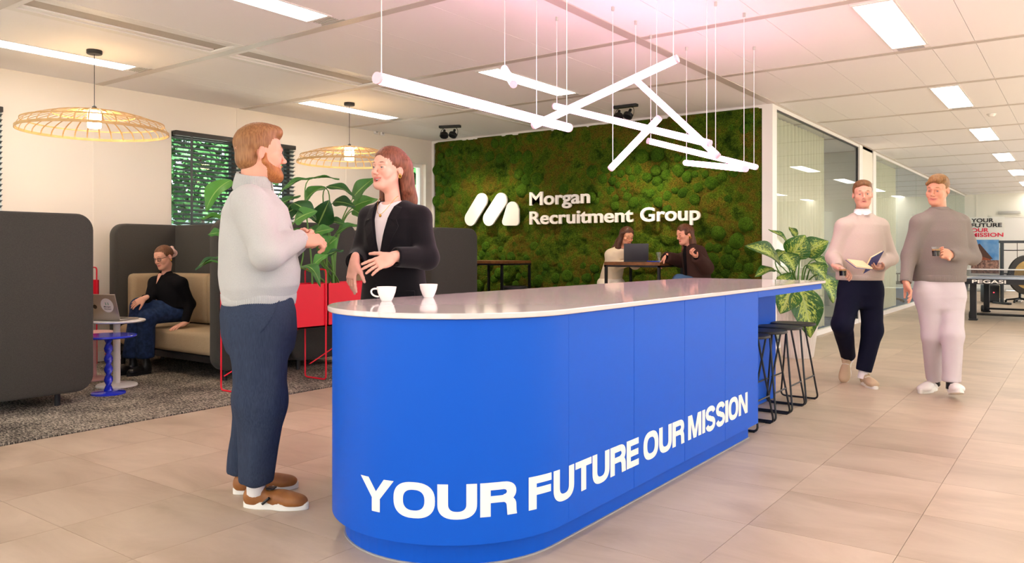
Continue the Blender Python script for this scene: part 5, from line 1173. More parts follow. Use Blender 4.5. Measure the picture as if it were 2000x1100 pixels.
    if beard is not None:
        w = ((z < -.03-.55*(y-.02).clip(-.05, .2)*0) & (y > -.02)); tint(.35*w*(z < -.045)*(np.exp(-((x/.02)**4+((z+.067)/.006)**4)) < .3), beard)
    return V, Fq, col
def place(V, pos, fwd, up, s=1.0):
    Y = nrm(fwd); X = nrm(np.cross(Y, up)); Z = np.cross(X, Y); return np.asarray(pos)+s*(V[:, :1]*X+V[:, 1:2]*Y+V[:, 2:]*Z)
def inhead(q, pos, fwd, up, s=1.0):
    Y = nrm(fwd); X = nrm(np.cross(Y, up)); Z = np.cross(X, Y); v = (np.asarray(q)-pos)/s; return np.array([v@X, v@Y, v@Z])
def hand_mesh(side, curl=.35, spread=.08, thumb=(.9, .45, .2), h=.003, curls=None):
    """hand: wrist at origin, fingers along y, palm facing -z; side +1 right, -1 left"""
    f = Field((-.11, -.07, -.13), (.11, .22, .08), h); A = f.op; tx = -side
    A(rc((0, -.03, 0), (0, .0, 0), .026, .026, (np.array([0, 0, 1.]), .78)), .01); A(rc((0, .0, 0), (0, .03, 0), .026, .03, (np.array([0, 0, 1.]), .7)), .02)
    A(loft([(0, .015, 0), (0, .06, 0), (0, .098, .001)], [.03, .04, .0415], [.0155, .0145, .011], (1, 0, 0), (0, 0, 1), .009), .012); A(el((tx*.024, .035, -.009), (.019, .03, .014)), .012); A(el((-tx*.027, .04, -.008), (.014, .033, .012)), .012)
    Ls = (.076, .084, .078, .06); cs = curls or [curl]*4
    for i in range(4):
        x = tx*(.031-.0205*i); a = tx*spread*(1.5-i); p = np.array([x, .092-.004*abs(i-1.2), 0.]); c = 0.; L = Ls[i]; r = .0091-.0006*(i == 3)
        for k, (fr, rr) in enumerate(((.46, 1), (.30, .92), (.24, .82))):
            c += cs[i]*(1.0, 1.15, .75)[k]; d = np.array([math.sin(a)*math.cos(c), math.cos(a)*math.cos(c), -math.sin(c)]); q = p+d*L*fr; A(rc(p, q, r*rr, r*rr*.93), .004); p = q
    t0, t1, t2 = thumb; p = np.array([tx*.026, .022, -.004]); d0 = nrm((tx*math.sin(t0), math.cos(t0), -t1)); q = p+d0*.042; A(rc(p, q, .0135, .0112), .012)
    d1 = nrm(d0+np.array([-tx*t2, .25, -.1])); w = q+d1*.031; A(rc(q, w, .0108, .0098), .005); d2 = nrm(d1+np.array([-tx*t2*.8, .1, -.1])); A(rc(w, w+d2*.025, .0098, .0078), .004)
    return f.mesh()
def join(parts):
    V = []; Fq = []; Cc = []; n = 0
    for v, q, c in parts: V.append(v); Fq.append(q+n); Cc.append(c if np.ndim(c) == 2 else np.tile(c, (len(v), 1))); n += len(v)
    return np.vstack(V), np.vstack(Fq), np.vstack(Cc)
M_SKIN = mat('skin', '#e2ad93', .5, spec=.35, col_attr=True, sss=.06)
M_EYE = mat('eyeball', '#f4efe9', .12, col_attr=True); M_TEETH = mat('teeth', '#f5efe6', .25)
def eyes(root, pos, fwd, up, s, iris, gaze=(0, 0)):
    for sd in (-1, 1):
        b = MB().sphere((0, 0, 0), .0122, 16, 12); V = np.array(b.v); Fs = b.f; g = nrm((gaze[0], 1, gaze[1])); dd = V@g/.0122
        col = np.tile(srgb('#efe8e2'), (len(V), 1)); 
        bm = bmesh.new(); bmesh.ops.create_icosphere(bm, subdivisions=4, radius=.0122); V = np.array([v.co[:] for v in bm.verts]); T = np.array([[v.index for v in fc.verts] for fc in bm.faces]); bm.free()
        dd = V@g/.0122; col = np.where((dd > .965)[:, None], srgb('#0c0908'), np.where((dd > .82)[:, None], iris, srgb('#c2b3ab')))  # whites greyed: shade of the eye sockets is put into their colour
        W_ = place(V+np.array([sd*.031, .0758, -.0012]), pos, fwd, up, s); link('eye', np_mesh('eye', W_, T, True, col=col), M_EYE, root)
def brows(root, pos, fwd, up, s, mt, fem=False):
    for sd in (-1, 1):
        r0 = .0022 if fem else .003; pts = [(.012, .0905, .0235), (.022, .0915, .0275), (.034, .087, .0295), (.044, .0795, .0275), (.051, .0705, .0235)]
        P_ = place(np.array([(sd*x, y, z) for x, y, z in pts]), pos, fwd, up, s); MB().tube(list(P_), [r0*.9*s, r0*1.25*s, r0*1.1*s, r0*.8*s, r0*.4*s], 6).build('eyebrow', mt, root)
        pts = [(.0185, .0835, -.0005), (.024, .0885, .0026), (.031, .0905, .0038), (.038, .0885, .003), (.0445, .0825, -.0)]
        P_ = place(np.array([(sd*x, y, z) for x, y, z in pts]), pos, fwd, up, s); MB().tube(list(P_), [.0006, .0011, .0013, .0013, .0007] if fem else [.0007, .0011, .0012, .0012, .0007], 6).build('eyelash', M_LASH, root)
M_LASH = mat('eyelash', '#2a1a12', .7)
def teeth(root, pos, fwd, up, s, z=-.066, w=.019):
    b = MB(); n = 10; L = []; R = []; nn = []
    for i in range(n+1):
        x = -w+2*w*i/n; y = .0868-(x/w)**2*.008; e_ = .0035*(x/w)**2; L.append((x, y, z-.003+e_*1.3)); R.append((x, y, z+.005+e_*.6)); nn.append((0, -1, 0))
    b.strip(L, R, .003, nn); V = place(np.array(b.v), pos, fwd, up, s); c = MB().add(V, b.f, True); c.build('teeth', M_TEETH, root)
def hair_obj(root, prims, pos, fwd, up, s, mt, lo=(-.14, -.2, -.42), hi=(.14, .15, .17), h=.004, amp=.0016, name='hair', freq=170., seed=3, wave=0.):
    """prims: list of (mode, prim, k) in the head frame"""
    f = Field(lo, hi, h)
    for md, p, k in prims: f.op(p, k, md)
    V, Fq = f.mesh(); V = relax(V, Fq, 2, .5); N_ = vnormals(V, Fq); rg = np.random.default_rng(seed)
    th = np.arctan2(V[:, 0], V[:, 1]+.03); st = np.zeros(len(V))
    for q in (1, 1.7, 2.9): st += np.sin(th*freq*.25*q+V[:, 2]*14*q*rg.uniform(.5, 1.5)+V[:, 1]*30+rg.uniform(0, 6))
    V = V+N_*(amp*np.where(V[:, 2] < .0, .35, 1.)*st+wave*np.sin(V[:, 2]*45+th*5))[:, None]
    return link(name, np_mesh(name, place(V, pos, fwd, up, s), Fq), mt, root)
def hair_mat(name, a, b_): return mat(name, a, .42, spec=.4, vary=(40, b_, .9, 4, (3, 3, .35)), bump=(160, .35, (2, 2, .2)))
def limb(f, pts, rs, k=.03, flat=None):
    for i in range(len(pts)-1): f.op(rc(pts[i], pts[i+1], rs[i], rs[i+1], flat), k)
def bounds(pts, m): A = np.array(pts); return A.min(0)-m, A.max(0)+m
def skin_body(root, base, torso, sv, fv, arms, legs, head, hands, h=.014):
    """whole figure as one mesh: torso, limbs, head, hands; coordinates relative to base"""
    pts = [p for p, _, _ in torso]+[p for a in arms for p in a]+[p for l in legs for p in l]; lo, hi = bounds(pts, .16); f = Field(lo, hi, h)
    f.op(loft([p for p, _, _ in torso], [w*.86 for _, w, _ in torso], [d*.84 for _, _, d in torso], sv, fv, .04), .03)
    for a in arms: limb(f, a, (.042, .036, .026))
    for l in legs: limb(f, l, (.075, .05, .036)+(.03,)*(len(l)-3))
    V, Fq = f.mesh(); return join([(V, Fq, head[3] if len(head) > 3 else SKIN)]+[head[:3]]+[(v, q, head[3] if len(head) > 3 else SKIN) for v, q in hands])
def skin_point(f, c, d, r0=.4):
    """first point of the field's surface met when coming in along -d towards c"""
    for t in np.arange(r0, 0, -.003):
        q = np.asarray(c)+np.asarray(d)*t; i = np.round((q-f.lo)/f.h).astype(int)
        if np.all(i >= 0) and np.all(i < f.n) and f.D[tuple(i)] < 0: return q
    return np.asarray(c, float)
def shoe(root, heel, d, L=.29, um=None, sm=None, pitch=0., w=1.0, sole_h=.028, name='shoe', high=.0, lace=True, extra=None):
    d = nrm(d); X = np.cross(d, UP); e = empty(name, (0, 0, 0)); e.parent = root; c, s_ = math.cos(pitch), math.sin(pitch)
    def T(V): V = np.asarray(V, float); y = V[:, 1:2]; z = V[:, 2:]; return np.asarray(heel)+V[:, :1]*w*X+(y*c-z*s_)*d+(y*s_+z*c)*UP
    f = Field((-.07, -.03, -.01), (.07, L+.03, .15+high), .0045); A = f.op
    A(el((0, L*.78, .035), (.046, L*.22, .036)), .02); A(el((0, L*.55, .042), (.04, L*.25, .046)), .03); A(el((0, L*.17, .05), (.036, L*.19, .058+high*.5)), .03); A(rc((0, L*.2, .05), (0, L*.22, .085+high), .036, .035), .02)
    A(half((0, 0, .018), (0, 0, -1), (-.1, -.1, -.1), (.1, L+.1, .03)), .004, 'sub'); A(rc((0, L*.2, .12+high), (0, L*.24, .16+high), .03, .032), .006, 'sub'); A(half((0, 0, .1+high), (0, 0, 1), (-.1, -.1, .09), (.1, L, .2+high)), .006, 'sub')
    V, Fq = f.mesh(); V = relax(V, Fq, 1); u = link('upper', np_mesh('upper', T(V), Fq), um, e)
    pts = []
    for i in range(32):
        a = 2*math.pi*i/32; y = L/2-math.cos(a)*L*.52; t = y/L; pts.append((math.sin(a)*(.047 if t > .5 else .041)*(1-.18*math.exp(-((t-.42)/.14)**2)), y))
    b = MB(); b.prism(pts, 0, sole_h, True); b.prism([(p[0]*.97, (p[1]-L/2)*.985+L/2) for p in pts], sole_h, sole_h+.004, True); b.v = [tuple(p) for p in T(b.v)]; b.build('sole', sm, e, bevel=.003)
    if lace:
        for k in range(4):
            y = L*(.42+.075*k); z = .088-.012*k; q = MB().tube([(-.028, y, z-.012), (0, y+.004, z), (.028, y, z-.012)], .0032, 6); q.v = [tuple(p) for p in T(q.v)]; q.build('lace', MATS.get('lace_white') or mat('lace_white', '#e9e2d6', .8), e)
    return e, T
def ring(name, root, c0, c1, w, d, sv, fv, mt, th=.008, ribs=60, ra=.0018, w1=None, d1=None, n=None):
    """ribbed knitted band round an ellipse from c0 to c1"""
    n = n or ribs*4; ax = nrm(np.asarray(c1)-c0); sv = nrm(np.asarray(sv)-ax*np.dot(sv, ax)); f2 = np.cross(ax, sv); rows = []; w1 = w1 or w; d1 = d1 or d
    for t, o in ((0, -th), (0.0, 0), (.08, th*.35), (.5, th*.5), (.92, th*.35), (1, 0), (1, -th)):
        a = 2*math.pi*np.arange(n)/n; ra_ = ra*np.cos(ribs*a)*(1 if 0 < t < 1 else .3); W_ = w+(w1-w)*t+o+ra_; D_ = d+(d1-d)*t+o+ra_
        rows.append(np.asarray(c0)+(np.asarray(c1)-c0)*t+np.outer(W_*np.cos(a), sv)+np.outer(D_*np.sin(a), f2))
    V = np.vstack(rows); i = np.arange(n); Fq = np.vstack([np.stack([k*n+i, k*n+(i+1) % n, (k+1)*n+(i+1) % n, (k+1)*n+i], 1) for k in range(len(rows)-1)])
    o = link(name, np_mesh(name, V, Fq), mt, root); o.data.update(); return o
# ------------------------------------------------------------------ the bearded man
def start(x, y, label, z=0.0):
    B = np.array([x, y, z]); r = empty('person', tuple(B), label=label, cat='person'); return r, B, (lambda px, py, d: P3(px, py, d)-B)
def man_left():
    r, B, p = start(-3.25, 2.36, 'bearded man in pale grey sweater and navy trousers with clasped hands')
    fv = nrm(RT*.93+FW*.36); sv = np.cross(fv, UP)
    K = mat('pale_grey_knit', '#bfbebd', .9, bump=(420, .35, (1, 1, 1)), vary=(300, '#b2b1b0', .6), sheen=.15); NV = mat('navy_linen', '#3a4459', .85, bump=(260, .4, (3, 3, .4)), vary=(90, '#2c3549', .8, 4, (4, 4, .25)))
    T = [(p(506, 590, 3.8), .185, .160), (p(508, 560, 3.8), .205, .182), (p(508, 530, 3.8), .21, .187), (p(503, 470, 3.8), .215, .174), (p(497, 410, 3.8), .215, .152), (p(493, 390, 3.8), .16, .122), (p(492, 366, 3.8), .085, .085)]
    aR = [p(489, 397, 3.62), p(521, 497, 3.55), p(585, 467, 3.76)]; aL = [p(500, 393, 3.98), p(548, 497, 4.08), p(588, 470, 3.93)]
    lR = [p(509, 640, 3.69), p(509, 785, 3.67), p(500, 945, 3.68)]; lL = [p(506, 635, 3.92), p(498, 775, 3.93), p(478, 925, 3.95)]
    hp, hf, hu = p(508, 300, 3.79), nrm(RT*.84+FW*.54), nrm(UP-fv*.02); s = 1.07
    SK = np.array(srgb('#e3a68f')); V, Fq, col = head_mesh(.0028, False, 'smile', SK, srgb('#8a5a36'), neck=((0, -.03, -.08), inhead(T[-1][0]-UP*.03, hp, hf, hu, s))); V = place(V, hp, hf, hu, s)
    hands = []
    v, q = hand_mesh(1, .75, .02, (.5, .25, .5), curls=[.72, .76, .8, .85]); hands.append((place(v, aR[2], RT*.8+FW*.42-UP*.02, UP*.6-RT*.1+FW*-.5, 1.08), q))
    v, q = hand_mesh(-1, .6, .02, (.6, .3, .4), curls=[.62, .66, .7, .75]); hands.append((place(v, aL[2]-RT*.0, RT*.75-FW*.5+UP*.16, UP*.35-RT*-.1+FW*.85, 1.08), q))
    V, Fq, col = skin_body(r, B, T, sv, fv, [aR, aL], [lR, lL], (V, Fq, col, SK), hands); link('body', np_mesh('body', V, Fq, True, col=col), M_SKIN, r)
    eyes(r, hp, hf, hu, s, srgb('#5d7a8c')); teeth(r, hp, hf, hu, s); brows(r, hp, hf, hu, s, hair_mat('auburn_hair', '#a1724a', '#7a4f30'))
    # sweater
    lo, hi = bounds([t[0] for t in T]+aR+aL, .26); f = Field(lo, hi, .0065)
    f.op(loft([t[0] for t in T], [t[1] for t in T], [t[2] for t in T], sv, fv, .03, 2.2), .02)
    for a, sg in ((aR, 1), (aL, -1)):
        f.op(rc(T[4][0]+sv*sg*.06, a[0], .07, .072), .04); f.op(rc(a[0], a[1], .076, .068), .05); f.op(rc(a[1], a[2], .07, .047), .03); pass
        t = nrm(a[2]-a[1]); f.op(cyl(a[2]-t*.004, a[2]+t*.16, .075), .004, 'sub')
    f.op(rc(T[-1][0]+UP*.02, T[-1][0]+UP*.1, .062, .06), .006, 'sub')
    garment('sweater', f, K, r, .0065, 11, 15., (1, 1, 1.1))
    for a in (aR, aL): t = nrm(a[2]-a[1]); ring('cuff', r, a[2]-t*.045, a[2]+t*.012, .043, .043, UP, t, K, .006, 34, .0016)
    ring('hem_band', r, T[0][0]-UP*.012, T[0][0]+UP*.045, .188, .166, sv, fv, K, .009, 110, .0009, .196, .173)
    c0 = T[-1][0]-UP*.015; c1 = c0+nrm(hp-UP*.06-hf*.03*s-c0)*.082; ring('collar', r, c0, c1, .088, .088, sv, fv, K, .010, 70, .0014, .073, .073)
    zf = nrm(fv-UP*.1); MB().tube([c1+zf*.083+UP*-.005, c0+zf*.103+UP*-.01, p(551, 405, 3.83)], .004, 6).build('zip', M_GREY_TRIM, r)
    # trousers
    lo, hi = bounds(lR+lL+[T[1][0]], .2); f = Field(lo, hi, .0065)
    f.op(loft([p(512, 690, 3.8), p(509, 650, 3.8), p(507, 610, 3.8), p(506, 574, 3.8)], [.15, .19, .19, .172], [.15, .172, .172, .155], sv, fv, .03), .02)
    for l, rr in ((lR, (.125, .112, .079)), (lL, (.125, .108, .078))):
        f.op(rc(l[0], l[1], rr[0], rr[1]), .06); f.op(rc(l[1], l[2], rr[1], rr[2]), .05); f.op(cyl(l[2]+UP*.012, l[2]-UP*.14, .14), .004, 'sub')
    hc = p(507, 610, 3.8); pts = [skin_point(f, np.array([hc[0], hc[1], 0])+UP*p(0, y_, 3.8)[2], nrm(sv*math.cos(a)+fv*math.sin(a)))+sv*.004 for y_, a in zip(np.linspace(582, 640, 9), np.linspace(.45, -.05, 9)**1.0)]
    MB().tube(pts, .003, 6).build('pocket_seam', NV, r)
    garment('trousers', f, NV, r, .017, 5, 17., (1.4, 1.4, .5))
    pk = p(525, 600, 3.66); 
    BR = mat('brown_leather', '#9a6232', .5, bump=(150, .15), vary=(20, '#7d4a22', .5)); SO = mat('shoe_sole_white', '#efece4', .6)
    e, Tf = shoe(r, np.array(p(479, 0, 3.69))*0+PZ(478, 990, 0)-B, RT*.99-FW*.1, .305, BR, SO, w=1.05, sole_h=.03, lace=False)
    MB().rbox((-.018, .095, .088), (.018, .13, .1), .003, 1).build('tongue_tab', M_BLACK, e) if False else None
    q = MB().tube([(.042, .105, .03), (.046, .14, .06)], .007, 6); q.v = [tuple(k) for k in Tf(q.v)]; q.build('side_stripe', M_BLACK, e)
    q = MB().rbox((-.02, .11, .088), (.02, .15, .096), .003, 1); q.v = [tuple(k) for k in Tf(q.v)]; q.build('tongue_tab', M_BLACK, e)
    shoe(r, PZ(457, 965, 0)-B, RT*.93+FW*.36, .305, BR, SO, w=1.05, sole_h=.03, lace=False)
    WS = mat('white_sock', '#ece8e6', .9)
    for l, dx in ((lR, .0), (lL, .0)): MB().tube([l[2]+UP*.06, l[2]-UP*.045, l[2]-UP*.06], [.045, .042, .03], 14).build('sock', WS, r)
    # hair and beard
    HM = hair_mat('auburn_hair', '#a1724a', '#7a4f30')
    ft = ('sub', el((0, .1, -.035), (.085, .085, .098)), .01)
    hair_obj(r, [('add', el((0, -.018, .045), (.0795, .1, .086)), .01), ('add', el((0, .02, .1), (.062, .075, .036)), .03), ('add', el((0, .068, .098), (.05, .028, .026)), .02), ft, ('add', el((0, -.052, -.025), (.064, .058, .062)), .02), ('sub', half((0, -.06, -.085), (0, -.25, -1), (-.2, -.2, -.3), (.2, .2, .1)), .01), ('sub', el((.085, .0, -.03), (.03, .045, .045)), .012), ('sub', el((-.085, .0, -.03), (.03, .045, .045)), .012)], hp, hf, hu, s, HM, h=.0035, amp=.0005)
    BM = hair_mat('ginger_beard', '#b87743', '#945730')
    hair_obj(r, [('add', el((0, .032, -.078), (.06, .062, .05)), .02), ('add', el((0, .078, -.108), (.028, .024, .022)), .02), ('add', rc((.062, .0, -.04), (.03, .075, -.1), .014, .018), .02), ('add', rc((-.062, .0, -.04), (-.03, .075, -.1), .014, .018), .02), ('add', rc((.064, .006, -.005), (.062, .004, -.045), .007, .012), .01), ('add', rc((-.064, .006, -.005), (-.062, .004, -.045), .007, .012), .01),
                 ('add', rc((-.026, .088, -.056), (.026, .088, -.056), .0062, .0062), .006), ('sub', el((0, .105, -.066), (.024, .03, .0105)), .004), ('sub', el((0, .098, -.025), (.052, .05, .028)), .012), ('sub', el((0, -.03, -.11), (.09, .05, .07)), .02)], hp, hf, hu, s, BM, lo=(-.1, -.06, -.16), hi=(.1, .14, .03), h=.003, amp=.0014, name='beard', freq=300)
man_left()
# ------------------------------------------------------------------ generic dressed figure
def rig_top(r, name, mt, T, sv, fv, arms, rs=(.075, .062, .042), h=.008, amp=.005, seed=3, neck_r=.058, e=2.2, sleeve_cut=.0, scale=16., open_at=None, extra_ops=()):
    lo, hi = bounds([t[0] for t in T]+[q for a in arms for q in a], .22); f = Field(lo, hi, h)
    f.op(loft([t[0] for t in T], [t[1] for t in T], [t[2] for t in T], sv, fv, .025, e), .02)
    for a in arms:
        sh = T[-2][0]; f.op(rc(sh+(a[0]-sh)*.35, a[0], rs[0]*1.0, rs[0]), .05); f.op(rc(a[0], a[1], rs[0], rs[1]), .04); f.op(rc(a[1], a[2], rs[1], rs[2]), .03)
        t = nrm(a[2]-a[1]); f.op(cyl(a[2]-t*(.004+sleeve_cut), a[2]+t*.2, .085), .004, 'sub')
    f.op(rc(T[-1][0]-UP*.005, T[-1][0]+UP*.12, neck_r, neck_r), .006, 'sub')
    for md, pr, k in extra_ops: f.op(pr, k, md)
    return garment(name, f, mt, r, amp, seed, scale, (1, 1, 1))
def rig_pants(r, name, mt, P, sv, fv, legs, rs, h=.008, amp=.006, seed=4, cut=.0, scale=14.):
    lo, hi = bounds([q for l in legs for q in l]+[t[0] for t in P], .19); f = Field(lo, hi, h)
    f.op(loft([t[0] for t in P], [t[1] for t in P], [t[2] for t in P], sv, fv, .025), .02)
    for l, q in zip(legs, rs):
        f.op(rc(l[0], l[1], q[0], q[1]), .045); f.op(rc(l[1], l[2], q[1], q[2]), .04); t = nrm(l[2]-l[1]); f.op(cyl(l[2]-t*.012, l[2]+t*.16, .14), .004, 'sub')
    return garment(name, f, mt, r, amp, seed, scale, (1.3, 1.3, .6))
def torso_of(T): return [(t[0], t[1], t[2]) for t in T]

# ------------------------------------------------------------------ woman in the blazer
def woman_blazer():
    r, B, p = start(-3.06, 3.12, 'laughing woman in black blazer gesturing with both hands behind the island'); D = 4.3
    fv = nrm(-RT*.5-FW*.86); sv = np.cross(fv, UP); SK = np.array(srgb('#e8b19c'))
    T = [(p(770, 640, D), .19, .125), (p(770, 590, D), .185, .12), (p(770, 530, D), .165, .11), (p(771, 470, D), .165, .12), (p(771, 430, D), .16, .11), (p(770, 408, D), .125, .08), (p(768, 390, D), .062, .058)]
    aR = [p(724, 426, 4.37), p(706, 500, 4.36), p(692, 512, 4.12)]; aL = [p(820, 426, 4.23), p(834, 504, 4.14), p(768, 502, 4.0)]
    lR = [p(748, 640, D), p(745, 760, D-.02), p(745, 880, D+.02)]; lL = [p(795, 640, D), p(797, 760, D-.02), p(800, 880, D+.02)]
    for l in (lR, lL): l[2][2] = .09
    hp, hf, hu = p(760, 331, D-.01), nrm(-RT*.6-FW*.8+UP*.05), nrm(UP+RT*.06); s = .98
    V, Fq, col = head_mesh(.0028, True, 'open', SK, srgb('#6b4a38'), lips=srgb('#c4655f'), neck=((0, -.025, -.08), inhead(T[-1][0]-UP*.03, hp, hf, hu, s))); V = place(V, hp, hf, hu, s); hands = []
    v, q = hand_mesh(1, .22, .16, (.75, .25, .1), curls=[.1, .2, .3, .38]); hands.append((place(v, aR[2], nrm(-UP*.95-RT*.16-FW*.1), nrm(-RT*.4+FW*-.45+UP*.1), .96), q))
    v, q = hand_mesh(-1, .12, .1, (.8, .05, .05), curls=[.08, .1, .16, .2]); hands.append((place(v, aL[2], nrm(-RT*.85-UP*.38-FW*.3), nrm(-FW*.75+UP*.55+RT*.1), .96), q))
    V, Fq, col = skin_body(r, B, T, sv, fv, [aR, aL], [lR, lL], (V, Fq, col, SK), hands); link('body', np_mesh('body', V, Fq, True, col=col), M_SKIN, r)
    eyes(r, hp, hf, hu, s, srgb('#6c8793')); teeth(r, hp, hf, hu, s, -.066, .02); brows(r, hp, hf, hu, s, hair_mat('chestnut_hair', '#8a5540', '#5d3624'), True)
    BK = mat('black_suiting', '#131115', .75, bump=(300, .15), sheen=.1); WT = mat('white_jersey', '#efe6e6', .85, bump=(300, .15))
    # white top
    lo, hi = bounds([t[0] for t in T], .2); f = Field(lo, hi, .007); f.op(loft([t[0] for t in T], [t[1]*.93 for t in T], [t[2]*.97 for t in T], sv, fv, .02, 2.2), .02); f.op(rc(T[-1][0]+fv*.02+UP*.012, T[-1][0]+fv*.03+UP*.1, .06, .066), .006, 'sub')
    garment('white_top', f, WT, r, .003, 8, 16.)
    # blazer: shell with a V opening in front
    lo, hi = bounds([t[0] for t in T]+aR+aL, .22); f = Field(lo, hi, .006)
    f.op(loft([t[0] for t in T], [t[1]+.016 for t in T], [t[2]+.016 for t in T], sv, fv, .03, 2.3), .02)
    for a in (aR, aL):
        f.op(rc(T[5][0]+(a[0]-T[5][0])*.45, a[0]+UP*.004, .055, .058), .03); f.op(rc(a[0], a[1], .062, .06), .035); f.op(rc(a[1], a[2], .06, .05), .03); t = nrm(a[2]-a[1]); f.op(cyl(a[2]-t*.012, a[2]+t*.2, .085), .004, 'sub'); f.op(rc(a[2]-t*.05, a[2]+t*.05, .038, .042), .004, 'sub')
    f.op(rc(T[-1][0]-UP*.02, T[-1][0]+UP*.12, .068, .075), .008, 'sub')
    cz = p(742, 497, D)-T[3][0]; neckp = T[-1][0]
    # opening: wedge from the neck to the button
    bt = T[2][0]+fv*.14+UP*.03; tp = neckp+fv*.05+UP*.02
    def wedge(X, Y, Z):
        dz = (tp[2]-bt[2]); tt = (Z-bt[2])/dz; u = (X-T[3][0][0])*sv[0]+(Y-T[3][0][1])*sv[1]; ff = (X-T[3][0][0])*fv[0]+(Y-T[3][0][1])*fv[1]; wd = np.clip(tt, 0, 1.2)*.085
        return np.maximum(np.maximum(np.abs(u)-wd, -(ff-.02)), np.maximum(-tt*.35, (tt-1.3)*.3))
    f.op((wedge, np.minimum(bt, tp)-.2, np.maximum(bt, tp)+.2), .004, 'sub')
    garment('blazer', f, BK, r, .0045, 21, 15.)
    surf_fn = loft([t[0] for t in T], [t[1]+.016 for t in T], [t[2]+.016 for t in T], sv, fv, .03, 2.3)[0]
    def on_blazer(u, z):
        c = np.array([T[3][0][0], T[3][0][1], 0])+sv*u+UP*z
        for ff in np.arange(.24, -.1, -.003):
            q = c+fv*ff
            if surf_fn(np.array([[[q[0]]]]), np.array([[[q[1]]]]), np.array([[[q[2]]]]))[0, 0, 0] < .0: return q
        return c
    for sd in (-1, 1):                                   # lapels lying on the blazer
        Ls, Rs = [], []
        for t in np.linspace(0, .92, 12):
            z = bt[2]+(tp[2]-bt[2])*t; u = .085*t-.002; wd = np.interp(t, [0, .3, .62, .66, .92], [.012, .04, .068, .048, .03]); Ls.append(on_blazer(sd*u, z)+fv*.004); Rs.append(on_blazer(sd*(u+wd), z-.012)+fv*.004+sv*sd*.002)
        MB().strip(Ls, Rs, .007, [fv]*12).build('lapel', BK, r)
    MB().tube([T[1][0]+fv*.155+UP*.1, T[0][0]+fv*.16], .004, 6).build('front_seam', BK, r)
    pk = T[1][0]+sv*-.13+fv*.10; MB().rbox((-.07, -.006, -.02), (.07, .006, .02), .004, 1, Matrix.Translation(tuple(pk+UP*.05)) @ Matrix.Rotation(math.atan2(sv[1], sv[0])+.45, 4, 'Z')).build('pocket_flap', BK, r)
    GOLD = mat('gold', '#c99a44', .25, metal=1.0)
    nk = [neckp+sv*(.06*math.cos(a))+fv*(.03+.05*math.sin(a) if math.sin(a) > 0 else .02)+UP*(.015-.10*max(math.sin(a), 0)**2) for a in np.linspace(0, math.pi, 24)]; nk = [q+fv*.035*math.sin(a)**2 for q, a in zip(nk, np.linspace(0, math.pi, 24))]
    MB().tube(nk, .0012, 6).build('necklace', GOLD, r); MB().sphere(tuple(nk[12]-UP*.008), (.007, .007, .009)).build('pendant', GOLD, r)
    er = place(np.array([[-.082, -.008, -.045]]), hp, hf, hu, s)[0]; MB().tube([er+np.array([0, 0, .008])+FW*.0+RT*.006*math.cos(a)+UP*.011*math.sin(a) for a in np.linspace(0, 2*math.pi, 17)[:-1]], .002, 6, closed=True).build('earring', GOLD, r)
    f2 = [(p(770, 680, D), .185, .125), (p(770, 640, D), .18, .12), (p(770, 585, D), .16, .11)]
    rig_pants(r, 'trousers', BK, f2, sv, fv, [lR, lL], [(.095, .08, .07)]*2, .01)
    LB = mat('black_leather', '#141314', .35)
    for l in (lR, lL): shoe(r, np.array([l[2][0], l[2][1], 0])-fv*.05, fv, .25, LB, M_BLACK, lace=False, w=.88)
    HM = hair_mat('chestnut_hair', '#8a5540', '#5d3624')
    # long straight hair, swept back behind the near ear and falling behind the left shoulder
    hd = lambda q: q
    hair_obj(r, [('add', el((0, -.014, .044), (.083, .104, .089)), .01), ('add', rc((-.055, -.075, .02), (-.05, -.12, -.16), .045, .05, (np.array([0, 1., 0]), .7)), .04), ('add', rc((.03, -.08, .02), (.03, -.125, -.16), .05, .05, (np.array([0, 1., 0]), .7)), .04),
                 ('add', rc((-.05, -.12, -.16), (-.055, -.16, -.31), .05, .03, (np.array([0, 1., 0]), .6)), .03), ('add', rc((.03, -.125, -.16), (.0, -.165, -.3), .05, .035, (np.array([0, 1., 0]), .6)), .03),
                 ('add', rc((.07, -.02, .03), (.075, -.045, -.16), .02, .024), .03), ('add', rc((-.068, -.045, .04), (-.07, -.08, -.1), .026, .03), .03),
                 ('sub', el((.0, .11, -.038), (.064, .075, .113)), .012), ('sub', el((-.09, .035, -.05), (.04, .05, .07)), .015), ('sub', el((0, -.01, -.17), (.055, .075, .1)), .02)], hp, hf, hu, s, HM, h=.004, amp=.0005, lo=(-.15, -.24, -.42))
woman_blazer()

